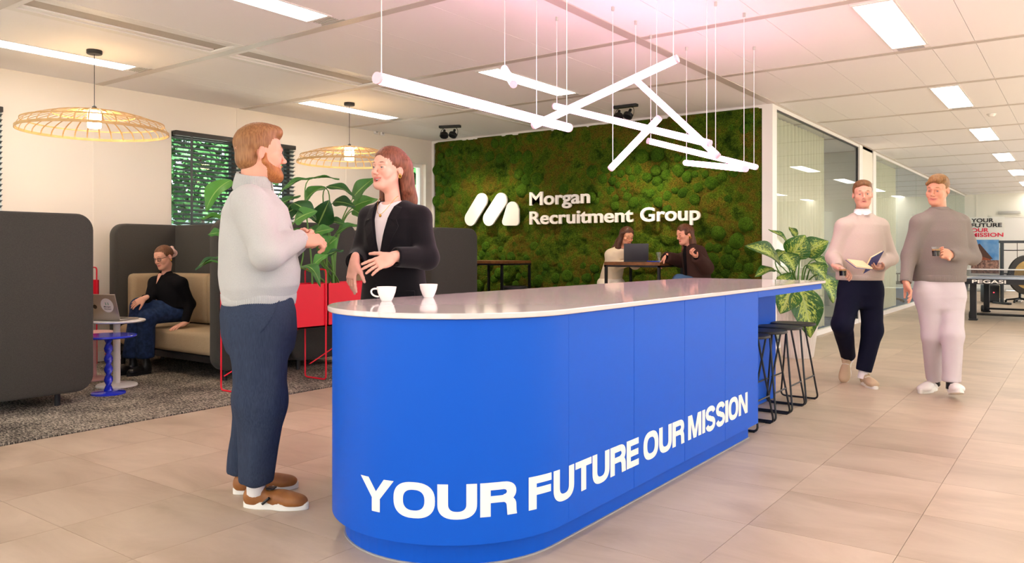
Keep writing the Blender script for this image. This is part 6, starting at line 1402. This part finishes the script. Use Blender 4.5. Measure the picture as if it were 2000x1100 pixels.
# ------------------------------------------------------------------ the two men walking in
def coffee_in_hand(px, py, d, label, B=None):
    q = P3(px, py, d); return tumbler(tuple(q-UP*.04), .08, .028, .034, label, True, 'coffee glasses held by the walking men')
def man_book():
    r, B, p = start(-1.66, 7.62, 'man in oatmeal sweater and dark trousers walking with an open blue book'); D = 7.12
    fv = nrm(-FW*.93-RT*.36); sv = np.cross(fv, UP); SK = np.array(srgb('#dda68f'))
    T = [(p(1679, 545, D), .195, .125), (p(1680, 525, D), .205, .135), (p(1681, 490, D), .205, .135), (p(1682, 458, D), .185, .13), (p(1683, 439, D), .175, .11), (p(1684, 428, D), .125, .085), (p(1684, 416, D), .075, .07)]
    aR = [p(1648, 443, D), p(1627, 503, D+.03), p(1636, 522, D-.22)]; aL = [p(1718, 443, D), p(1740, 505, D+.03), p(1719, 522, D-.2)]
    lR = [p(1663, 565, D), p(1645, 634, D-.13), p(1657, 697, D+.22)]; lL = [p(1701, 565, D), p(1704, 645, D-.04), p(1686, 727, D-.04)]
    hp, hf, hu = p(1685, 380, D), nrm(-FW*.95-RT*.30-UP*.03), nrm(UP+RT*-.03); s = 1.03
    V, Fq, col = head_mesh(.0034, False, 'closed', SK, srgb('#7d5a3c'), lips=srgb('#c0736a'), beard=srgb('#b08468'), neck=((0, -.03, -.08), inhead(T[-1][0]-UP*.03, hp, hf, hu, s))); V = place(V, hp, hf, hu, s); hands = []
    v, q = hand_mesh(1, .5, .03, (.7, .5, .3), curls=[.55, .6, .65, .7], h=.0035); hands.append((place(v, aR[2], nrm(RT*.62-UP*.35-FW*.5), nrm(UP*.7-FW*.2+RT*.35), 1.05), q))
    v, q = hand_mesh(-1, .4, .03, (.9, .35, .3), curls=[.35, .4, .45, .5], h=.0035); hands.append((place(v, aL[2], nrm(-RT*.75-FW*.5-UP*.05), nrm(-UP*.9), 1.05), q))
    V, Fq, col = skin_body(r, B, T, sv, fv, [aR, aL], [lR, lL], (V, Fq, col, SK), hands); link('body', np_mesh('body', V, Fq, True, col=col), M_SKIN, r); eyes(r, hp, hf, hu, s, srgb('#6b7f86'), (.35, 0)); brows(r, hp, hf, hu, s, hair_mat('light_brown_hair', '#8a623f', '#64442a'))
    OM = mat('oatmeal_knit', '#cbbcb1', .9, bump=(400, .3), vary=(260, '#bdaea3', .5)); NV = mat('dark_navy_cotton', '#15172a', .8, bump=(250, .2))
    rig_top(r, 'sweater', OM, T, sv, fv, [aR, aL], (.071, .06, .046), .0075, .006, 31)
    for a in (aR, aL): t = nrm(a[2]-a[1]); ring('cuff', r, a[2]-t*.05, a[2]+t*.004, .043, .043, UP, t, OM, .005, 30, .001)
    ring('hem_band', r, T[0][0]-UP*.01, T[0][0]+UP*.04, .196, .128, sv, fv, OM, .008, 80, .001, .2, .132)
    WS = mat('white_shirt', '#f0e9ea', .8); nb_ = T[-1][0]
    ring('shirt_collar', r, nb_-UP*.02, nb_+UP*.035, .074, .074, sv, fv, WS, .008, 12, .0, .062, .064, 48)
    for sd in (-1, 1): MB().strip([nb_+fv*.055+UP*.03, nb_+fv*.075+sv*sd*.03+UP*.012, nb_+fv*.06+sv*sd*.055+UP*.02], [nb_+fv*.085+sv*sd*.012-UP*.025, nb_+fv*.09+sv*sd*.042-UP*.022, nb_+fv*.07+sv*sd*.07-UP*.0], .004, [fv]*3).build('collar_point', WS, r)
    P_ = [(p(1680, 600, D), .14, .11), (p(1680, 575, D), .185, .125), (p(1680, 538, D), .175, .115)]
    rig_pants(r, 'trousers', NV, P_, sv, fv, [lR, lL], [(.105, .088, .066), (.105, .088, .064)], .0075, .005, 7)
    SU = mat('beige_suede', '#c3ab8c', .9, bump=(200, .2)); SO = mat('shoe_sole_white', '#efece4', .6)
    hl = p(1684, 0, 7.15); hl[2] = 0.0; shoe(r, np.array([lL[2][0], lL[2][1], 0])-fv*.06, nrm(fv+RT*.3), .3, SU, SO, sole_h=.026, w=1.1)
    sh_t = lR[2]-UP*.085; shoe(r, sh_t-fv*.05+UP*.07, nrm(fv-RT*.25), .3, SU, SO, pitch=-.85, sole_h=.026, w=1.1)
    for l in (lR, lL): t = nrm(l[2]-l[1]); MB().tube([l[2]-t*.05, l[2]+t*.06], .04, 14).build('sock', WS, r)
    HM = hair_mat('light_brown_hair', '#8a623f', '#64442a')
    hair_obj(r, [('add', el((0, -.016, .042), (.08, .1, .085)), .01), ('add', el((0, .02, .09), (.066, .07, .032)), .03), ('sub', el((0, .105, -.03), (.07, .08, .114)), .01), ('add', el((0, -.052, -.025), (.064, .058, .062)), .02), ('sub', half((0, -.06, -.08), (0, -.25, -1), (-.2, -.2, -.3), (.2, .2, .1)), .01), ('sub', el((.09, .005, -.04), (.03, .05, .05)), .012), ('sub', el((-.09, .005, -.04), (.03, .05, .05)), .012)], hp, hf, hu, s, HM, h=.004, amp=.0005)
    coffee_in_hand(1646, 531, D-.33, 'small glass of coffee in the hand of the man with the book')
    # open book
    bc = P3(1694, 519, D-.33); bk = empty('open_book', tuple(bc), label='open book with dark blue cover held by the walking man', cat='book'); BL = mat('book_cover_blue', '#22357e', .5); PG = mat('book_pages', '#e8d3a8', .8)
    X = RT; 
    def leafset(sgn, nn_):
        nn_ = nrm(nn_); dx = nrm(RT*sgn-nn_*np.dot(RT*sgn, nn_)); dy = nrm(np.cross(nn_, dx))
        def slab_(w, l, t0, t1, m, name):
            b = MB(); c = [(0, -l/2), (w, -l/2), (w, l/2), (0, l/2)]; vs = [dx*a+dy*b_+nn_*t for t in (t0, t1) for a, b_ in c]; b.add(vs, [(3, 2, 1, 0), (4, 5, 6, 7), (0, 1, 5, 4), (1, 2, 6, 5), (2, 3, 7, 6), (3, 0, 4, 7)]); b.build(name, m, bk)
        slab_(.15, .21, -.003, 0, BL, 'cover'); slab_(.143, .2, 0, .012, PG, 'pages')
    leafset(-1, UP*.95-FW*.3+RT*.12); leafset(1, UP*.62+FW*.55-RT*.5)
man_book()
def man_grey():
    r, B, p = start(-.99, 7.42, 'smiling man in taupe sweater and pale trousers holding a coffee glass'); D = 6.58
    fv = nrm(-FW*.84-RT*.54); sv = np.cross(fv, UP); SK = np.array(srgb('#d99c80'))
    T = [(p(1834, 547, D), .195, .125), (p(1834, 525, D), .202, .135), (p(1835, 490, D), .208, .135), (p(1836, 452, D), .195, .132), (p(1837, 432, D), .185, .115), (p(1836, 420, D), .13, .09), (p(1834, 408, D), .075, .07)]
    aR = [p(1797, 437, D), p(1776, 500, D+.02), p(1769, 551, D-.08)]; aL = [p(1875, 437, D), p(1900, 503, D-.02), p(1856, 498, D-.2)]
    lR = [p(1813, 570, D), p(1820, 655, D+.02), p(1826, 742, D+.2)]; lL = [p(1857, 570, D), p(1861, 655, D-.12), p(1858, 748, D-.12)]
    hp, hf, hu = p(1831, 371, D), nrm(-FW*.66-RT*.75-UP*.16), nrm(UP-FW*.1); s = 1.03
    V, Fq, col = head_mesh(.0034, False, 'smile', SK, srgb('#8a6742'), lips=srgb('#c0736a'), neck=((0, -.03, -.08), inhead(T[-1][0]-UP*.03, hp, hf, hu, s))); V = place(V, hp, hf, hu, s); hands = []
    v, q = hand_mesh(1, .3, .05, (.7, .3, .2), curls=[.25, .32, .38, .42], h=.0035); hands.append((place(v, aR[2], nrm(-UP*.8-FW*.35+RT*.2), nrm(RT*.8-FW*.3-UP*.2), 1.05), q))
    v, q = hand_mesh(-1, .5, .02, (.8, .6, .3), curls=[.5, .55, .58, .6], h=.0035); hands.append((place(v, aL[2], nrm(-RT*.88-FW*.25+UP*.12), nrm(FW*.85-UP*.3-RT*.2)*1.0, 1.05), q))
    V, Fq, col = skin_body(r, B, T, sv, fv, [aR, aL], [lR, lL], (V, Fq, col, SK), hands); link('body', np_mesh('body', V, Fq, True, col=col), M_SKIN, r); eyes(r, hp, hf, hu, s, srgb('#5d6f78'), (0, -.3)); teeth(r, hp, hf, hu, s); brows(r, hp, hf, hu, s, hair_mat('sandy_hair', '#9a7045', '#70502f'))
    GK = mat('taupe_knit', '#877d76', .9, bump=(420, .2), vary=(240, '#7c726c', .5)); LT = mat('pale_lilac_twill', '#cdc2c4', .85, bump=(250, .2))
    rig_top(r, 'sweater', GK, T, sv, fv, [aR, aL], (.074, .062, .046), .0075, .006, 41)
    for a in (aR, aL): t = nrm(a[2]-a[1]); ring('cuff', r, a[2]-t*.055, a[2]+t*.004, .042, .042, UP if abs(t[2]) < .7 else RT, t, GK, .005, 30, .001)
    ring('hem_band', r, T[0][0]-UP*.012, T[0][0]+UP*.045, .195, .128, sv, fv, GK, .008, 80, .001, .2, .132); ring('neck_band', r, T[-1][0]-UP*.022, T[-1][0]+UP*.014, .08, .078, sv, fv, GK, .009, 50, .0008, .068, .068)
    P_ = [(p(1836, 605, D), .15, .115), (p(1836, 580, D), .19, .13), (p(1834, 540, D), .178, .118)]
    rig_pants(r, 'trousers', LT, P_, sv, fv, [lR, lL], [(.1, .078, .068), (.101, .08, .07)], .0075, .009, 17)
    WL = mat('white_sneaker', '#ece6e0', .55); SO = mat('shoe_sole_white', '#efece4', .6); GY = mat('sneaker_grey', '#a9a299', .7)
    shoe(r, np.array([lR[2][0], lR[2][1], 0])-fv*.07, nrm(fv-RT*.45), .315, WL, SO, sole_h=.036, w=1.15); shoe(r, np.array([lL[2][0], lL[2][1], .015])-fv*.05, nrm(fv+RT*.25), .315, WL, SO, pitch=.22, sole_h=.036, w=1.15)
    for l in (lR, lL): t = nrm(l[2]-l[1]); MB().tube([l[2]-t*.05, l[2]+t*.05], .04, 14).build('sock', M_BLACK, r)
    HM = hair_mat('sandy_hair', '#9a7045', '#70502f')
    hair_obj(r, [('add', el((0, -.016, .044), (.081, .1, .087)), .01), ('add', el((-.02, .045, .095), (.062, .05, .03)), .03), ('add', rc((-.03, .085, .085), (.055, .068, .055), .02, .014), .02), ('sub', el((0, .11, -.04), (.07, .08, .113)), .01), ('add', el((0, -.052, -.025), (.064, .058, .062)), .02), ('sub', half((0, -.06, -.08), (0, -.25, -1), (-.2, -.2, -.3), (.2, .2, .1)), .01), ('sub', el((.09, .005, -.04), (.028, .045, .05)), .012), ('sub', el((-.09, .005, -.04), (.028, .045, .05)), .012)], hp, hf, hu, s, HM, h=.004, amp=.0005)
    coffee_in_hand(1828, 492, D-.3, 'small glass of coffee in the hand of the man in taupe')
man_grey()
# ------------------------------------------------------------------ woman on the booth sofa
def woman_sofa():
    r, B, p = start(-7.5, 4.3, 'laughing woman with glasses in black blouse and jeans on the booth sofa', .006); D = 7.95
    fv = nrm(-RT*.5-FW*.86); sv = np.cross(fv, UP); SK = np.array(srgb('#e6ad94'))
    T = [(p(338, 607, D), .16, .12), (p(336, 592, D), .15, .11), (p(333, 572, D), .155, .115), (p(329, 552, D), .15, .105), (p(326, 543, D), .12, .08), (p(323, 535, D), .06, .055)]
    aR = [p(303, 552, D+.03), p(291, 588, D-.12), p(282, 583, D-.32)]; aL = [p(354, 554, D-.08), p(371, 594, D-.02), p(361, 631, D-.15)]
    lR = [p(330, 607, D-.02), p(272, 598, D-.25), p(258, 680, D-.25), p(258, 712, D-.25)]; lL = [p(345, 610, D), p(288, 620, D-.3), p(284, 690, D-.28), p(284, 715, D-.28)]
    for l in (lR, lL): l[3][2] = .06; l[2][2] = .18
    hp, hf, hu = p(320, 503, D-.02), nrm(-RT*.4-FW*.9-UP*.25), nrm(UP-RT*.12); s = .97
    V, Fq, col = head_mesh(.0034, True, 'smile', SK, srgb('#6b4630'), lips=srgb('#c2645c'), neck=((0, -.025, -.08), inhead(T[-1][0]-UP*.03, hp, hf, hu, s))); V = place(V, hp, hf, hu, s); hands = []
    v, q = hand_mesh(1, .2, .08, (.8, .2, .1), h=.0035); hands.append((place(v, aR[2], nrm(-RT*.8-UP*.45-FW*.2), nrm(FW*.6-UP*.6-RT*.3)*-1, .88), q))
    v, q = hand_mesh(-1, .12, .12, (.7, .1, .1), h=.0035); hands.append((place(v, aL[2], nrm(-FW*.7-UP*.25-RT*.4), UP, .95), q))
    V, Fq, col = skin_body(r, B, T, sv, fv, [aR, aL], [lR[:3], lL[:3]], (V, Fq, col, SK), hands); link('body', np_mesh('body', V, Fq, True, col=col), M_SKIN, r); eyes(r, hp, hf, hu, s, srgb('#4d3a2c'), (0, -.3)); teeth(r, hp, hf, hu, s); brows(r, hp, hf, hu, s, hair_mat('brown_hair', '#7a5136', '#54341f'), True)
    BK = mat('black_rib_knit', '#131215', .85, bump=(200, .4, (3, 3, .2))); JN = mat('dark_jeans', '#1f2d4a', .85, bump=(400, .25), vary=(30, '#2e4166', .7))
    rig_top(r, 'blouse', BK, T, sv, fv, [aR, aL], (.058, .05, .037), .0085, .004, 51, .05)
    nb_ = T[-1][0]
    for sd in (-1, 1): MB().strip([nb_-fv*.03+sv*sd*.05+UP*.03, nb_+sv*sd*.055+fv*.02+UP*.02, nb_+fv*.05+sv*sd*.025-UP*.02], [nb_-fv*.05+sv*sd*.065-UP*.005, nb_+sv*sd*.085+fv*.03-UP*.015, nb_+fv*.075+sv*sd*.055-UP*.045], .005, [fv]*3).build('collar', BK, r)
    MB().add([nb_+fv*.062+sv*.03+UP*.0, nb_+fv*.062-sv*.03, nb_+fv*.105-UP*.1, nb_+fv*.06+UP*.01], [(0, 1, 2), (0, 3, 1)]).build('neck_opening', mat('skin_plain', '#e6ad94', .5), r)
    P_ = [(p(333, 622, D-.02), .165, .14), (p(338, 612, D), .17, .14), (p(338, 600, D), .155, .125)]
    lo, hi = bounds([q for l in (lR, lL) for q in l]+[t[0] for t in P_], .19); f = Field(lo, hi, .0085)
    f.op(loft([t[0] for t in P_], [t[1] for t in P_], [t[2] for t in P_], sv, fv, .04), .02)
    for l in (lR, lL):
        f.op(rc(l[0], l[1], .095, .078), .04); f.op(rc(l[1], l[2], .078, .085), .03); f.op(cyl(l[2]-UP*.02, l[2]-UP*.2, .15), .004, 'sub')
    garment('jeans', f, JN, r, .006, 52, 14.)
    LB = mat('black_leather', '#141314', .35)
    for l in (lR, lL): shoe(r, np.array([l[3][0], l[3][1], 0.0])-fv*.06, nrm(fv), .25, LB, M_BLACK, lace=False, w=.9, sole_h=.035, high=.07)
    HM = hair_mat('brown_hair', '#7a5136', '#54341f')
    hair_obj(r, [('add', el((0, -.015, .042), (.081, .101, .086)), .01), ('add', el((0, -.125, .03), (.035, .035, .035)), .015), ('sub', el((0, .105, -.035), (.073, .08, .113)), .01), ('sub', half((0, -.06, -.05), (0, -.3, -1), (-.2, -.2, -.3), (.2, .2, .1)), .01), ('sub', el((.088, .01, -.035), (.028, .05, .05)), .012), ('sub', el((-.088, .01, -.035), (.028, .05, .05)), .012)], hp, hf, hu, s, HM, h=.004, amp=.0006)
    def H(v): return place(np.array([v]), hp, hf, hu, s)[0]
    sc_ = MB(); pts = [H((.045*math.cos(a), -.118+.012*math.sin(3*a), .03+.045*math.sin(a))) for a in np.linspace(0, 2*math.pi, 25)[:-1]]; sc_.tube(pts, .017, 8, closed=True); sc_.build('scrunchie', mat('pink_satin', '#e3bfb6', .5, bump=(60, .5)), r)
    for sd in (-1, 1):
        fr = [H((sd*.033+.024*np.sign(math.cos(a))*abs(math.cos(a))**.7, .097-.006*abs(math.cos(a)), -.003+.017*np.sign(math.sin(a))*abs(math.sin(a))**.7)) for a in np.linspace(0, 2*math.pi, 25)[:-1]]; MB().tube(fr, .0022, 6, closed=True).build('glasses_rim', M_BLACK, r)
        MB().tube([H((sd*.058, .09, .003)), H((sd*.078, .0, .004))], .002, 6).build('glasses_temple', M_BLACK, r)
    MB().tube([H((-.009, .1, .0)), H((.009, .1, .0))], .002, 6).build('glasses_bridge', M_BLACK, r)
    GOLD = mat('gold', '#c99a44', .25, metal=1.0); er = H((-.082, -.01, -.042)); MB().sphere(tuple(er), .009).build('earring', GOLD, r)
woman_sofa()
# ------------------------------------------------------------------ two women at the high table
def woman_cream():
    r, B, p = start(-5.1, 9.0, 'woman with long brown hair in cream blouse, left of the high table'); D = 10.2
    fv = nrm(RT*.62-FW*.78); sv = np.cross(fv, UP); SK = np.array(srgb('#d99a78'))
    T = [(p(1192, 556, D+.1), .17, .13), (p(1194, 540, D+.08), .16, .12), (p(1199, 520, D+.03), .15, .115), (p(1206, 500, D), .155, .11), (p(1210, 491, D-.01), .13, .08), (p(1214, 484, D-.02), .06, .055)]
    aR = [p(1193, 498, D), p(1203, 520, D-.1), p(1228, 513, D-.28)]; aL = [p(1228, 498, D-.02), p(1240, 517, D-.12), p(1248, 512, D-.3)]
    lR = [p(1184, 555, D+.1), p(1182, 580, D-.32), p(1184, 640, D-.3)]; lL = [p(1206, 556, D+.1), p(1212, 580, D-.32), p(1212, 640, D-.28)]
    hp, hf, hu = p(1224, 462, D-.06), nrm(RT*.35-FW*.88-UP*.3), nrm(UP+RT*.12); s = .97
    V, Fq, col = head_mesh(.004, True, 'closed', SK, srgb('#4a2f20'), neck=((0, -.025, -.08), inhead(T[-1][0]-UP*.03, hp, hf, hu, s))); V = place(V, hp, hf, hu, s); hands = []
    for a, sd in ((aR, 1), (aL, -1)): v, q = hand_mesh(sd, .3, .05, h=.004); hands.append((place(v, a[2], nrm(a[2]-a[1]), UP, .92), q))
    V, Fq, col = skin_body(r, B, T, sv, fv, [aR, aL], [lR, lL], (V, Fq, col, SK), hands, .016); link('body', np_mesh('body', V, Fq, True, col=col), M_SKIN, r); eyes(r, hp, hf, hu, s, srgb('#3a281c'), (0, -.3)); brows(r, hp, hf, hu, s, hair_mat('dark_brown_hair', '#5a3522', '#3a2015'), True)
    CR = mat('cream_blouse', '#d8c8ae', .8, bump=(250, .2)); WT = mat('cream_trousers', '#e6dcc8', .8, bump=(250, .2))
    rig_top(r, 'blouse', CR, T, sv, fv, [aR, aL], (.066, .06, .045), .01, .006, 61, .05)
    lo, hi = bounds(lR+lL+[t[0] for t in T[:2]], .2); f = Field(lo, hi, .0105); f.op(loft([p(1192, 566, D+.08), p(1192, 552, D+.1), p(1193, 543, D+.1)], [.17, .18, .16], [.14, .15, .12], sv, fv, .04), .02)
    for l in (lR, lL): f.op(rc(l[0], l[1], .1, .08), .04); f.op(rc(l[1], l[2], .08, .065), .03); f.op(cyl(l[2]-UP*.01, l[2]-UP*.2, .13), .004, 'sub')
    garment('trousers', f, WT, r, .005, 62)
    LB = mat('black_leather', '#141314', .35)
    for l in (lR, lL): shoe(r, l[2]-UP*.09-fv*.05, fv, .25, LB, M_BLACK, lace=False, w=.9)
    HM = hair_mat('dark_brown_hair', '#5a3522', '#3a2015'); Yf = np.array([0, 1., 0])
    hair_obj(r, [('add', el((0, -.014, .044), (.084, .104, .089)), .01), ('add', rc((.07, -.01, .03), (.085, .0, -.16), .03, .035), .03), ('add', rc((-.072, -.01, .03), (-.078, -.0, -.12), .024, .024), .03), ('add', rc((0, -.09, .0), (.06, -.1, -.2), .06, .055, (Yf, .6)), .04), ('add', rc((.085, .0, -.16), (.1, -.03, -.3), .035, .03), .03), ('sub', el((-.008, .105, -.03), (.058, .08, .11)), .012), ('sub', el((0, .02, -.17), (.05, .07, .09)), .02)], hp, hf, hu, s, HM, lo=(-.16, -.2, -.38), h=.005, amp=.001, wave=.003)
    return B
woman_cream()
def woman_brown():
    r, B, p = start(-3.78, 9.0, 'woman in dark brown blazer and jeans, right of the high table'); D = 9.5
    fv = nrm(-RT*.93-FW*.3); sv = np.cross(fv, UP); SK = np.array(srgb('#e3a488'))
    T = [(p(1362, 560, D), .19, .15), (p(1361, 540, D), .19, .15), (p(1358, 515, D), .17, .14), (p(1353, 496, D), .165, .125), (p(1350, 487, D), .13, .09), (p(1345, 480, D), .06, .055)]
    aR = [p(1357, 493, D+.16), p(1328, 510, D+.16), p(1300, 502, D-.02)]; aL = [p(1364, 494, D-.16), p(1380, 524, D-.25), p(1360, 502, D-.4)]
    lR = [p(1358, 552, D+.08), p(1326, 548, D+.02), p(1330, 630, D+.05)]; lL = [p(1362, 556, D-.08), p(1328, 550, D-.16), p(1332, 630, D-.1)]
    hp, hf, hu = p(1337, 458, D), nrm(-RT*.9-FW*.38-UP*.22), nrm(UP-RT*.08); s = .98
    V, Fq, col = head_mesh(.004, True, 'closed', SK, srgb('#5a3a28'), lips=srgb('#c25a55'), neck=((0, -.025, -.08), inhead(T[-1][0]-UP*.03, hp, hf, hu, s))); V = place(V, hp, hf, hu, s); hands = []
    v, q = hand_mesh(1, .4, .04, h=.004); hands.append((place(v, aR[2], nrm(-RT*.6-UP*.75), nrm(RT*.6-UP*.5+FW*-.3)*-1, .95), q))
    v, q = hand_mesh(-1, .7, .03, h=.004); hands.append((place(v, aL[2], nrm(-RT*.5-FW*.3+UP*.3), nrm(FW*.3-UP*.8), .95), q))
    V, Fq, col = skin_body(r, B, T, sv, fv, [aR, aL], [lR, lL], (V, Fq, col, SK), hands, .016); link('body', np_mesh('body', V, Fq, True, col=col), M_SKIN, r); eyes(r, hp, hf, hu, s, srgb('#3a281c'), (0, -.3)); brows(r, hp, hf, hu, s, hair_mat('chestnut_wavy_hair', '#6b4028', '#472716'), True)
    BR = mat('brown_wool', '#3f2c27', .9, bump=(250, .25)); JN = mat('blue_jeans', '#4a6788', .85, bump=(300, .2)); BK = MATS['black_rib_knit']
    rig_top(r, 'blazer', BR, T, sv, fv, [aR, aL], (.082, .08, .068), .01, .007, 71, .055)
    for a in (aR, aL): t = nrm(a[2]-a[1]); MB().tube([a[2]-t*.06, a[2]+t*.02], [.046, .034], 14).build('inner_sleeve', BK, r)
    MB().strip([T[-1][0]+fv*.045, T[3][0]+fv*.125, T[1][0]+fv*.15], [T[-1][0]+fv*.045-sv*.03, T[3][0]+fv*.12-sv*.055, T[1][0]+fv*.15-sv*.03], .012, [fv]*3).build('blouse_front', BK, r)
    lo, hi = bounds(lR+lL+[t[0] for t in T[:2]], .2); f = Field(lo, hi, .0105); f.op(loft([p(1362, 568, D), p(1362, 552, D)], [.17, .18], [.14, .14], sv, fv, .04), .02)
    for l in (lR, lL): f.op(rc(l[0], l[1], .09, .078), .04); f.op(rc(l[1], l[2], .075, .06), .03); f.op(cyl(l[2]-UP*.01, l[2]-UP*.2, .13), .004, 'sub')
    garment('jeans', f, JN, r, .005, 72)
    for l in (lR, lL): shoe(r, l[2]-UP*.09-fv*.05, fv, .25, MATS['black_leather'], M_BLACK, lace=False, w=.9)
    HM = hair_mat('chestnut_wavy_hair', '#6b4028', '#472716'); Yf = np.array([0, 1., 0])
    hair_obj(r, [('add', el((0, -.014, .043), (.083, .104, .088)), .01), ('add', rc((0, -.085, .0), (0, -.09, -.2), .065, .06, (Yf, .6)), .04), ('add', rc((-.07, -.05, .02), (-.075, -.02, -.2), .028, .035), .03), ('add', rc((.07, -.04, .02), (.075, .0, -.2), .028, .035), .03), ('sub', el((0, .105, -.035), (.07, .08, .112)), .012), ('sub', el((-.092, .02, -.045), (.03, .045, .06)), .015), ('sub', el((0, .02, -.17), (.05, .08, .1)), .02)], hp, hf, hu, s, HM, lo=(-.16, -.2, -.34), h=.005, amp=.001, wave=.003)
    er = place(np.array([[-.084, -.01, -.045]]), hp, hf, hu, s)[0]; MB().tube([er+RT*.012*math.cos(a)+UP*.014*math.sin(a) for a in np.linspace(0, 2*math.pi, 17)[:-1]], .003, 6, closed=True).build('earring', MATS['gold'], r)
woman_brown()
bench_stool(-5.22, 9.0, 'dark stool under the woman in cream', .74); bench_stool(-3.76, 9.12, 'dark stool under the woman in the brown blazer', .74)
# cloth reflects little: take the sheen off the woven materials
for n_ in ('charcoal_felt', 'beige_upholstery', 'pale_grey_knit', 'navy_linen', 'black_suiting', 'white_jersey', 'oatmeal_knit', 'dark_navy_cotton', 'taupe_knit', 'pale_lilac_twill', 'black_rib_knit', 'dark_jeans', 'cream_blouse', 'cream_trousers', 'brown_wool', 'blue_jeans'):
    if n_ in MATS: MATS[n_].node_tree.nodes['Principled BSDF'].inputs['Specular IOR Level'].default_value = .12
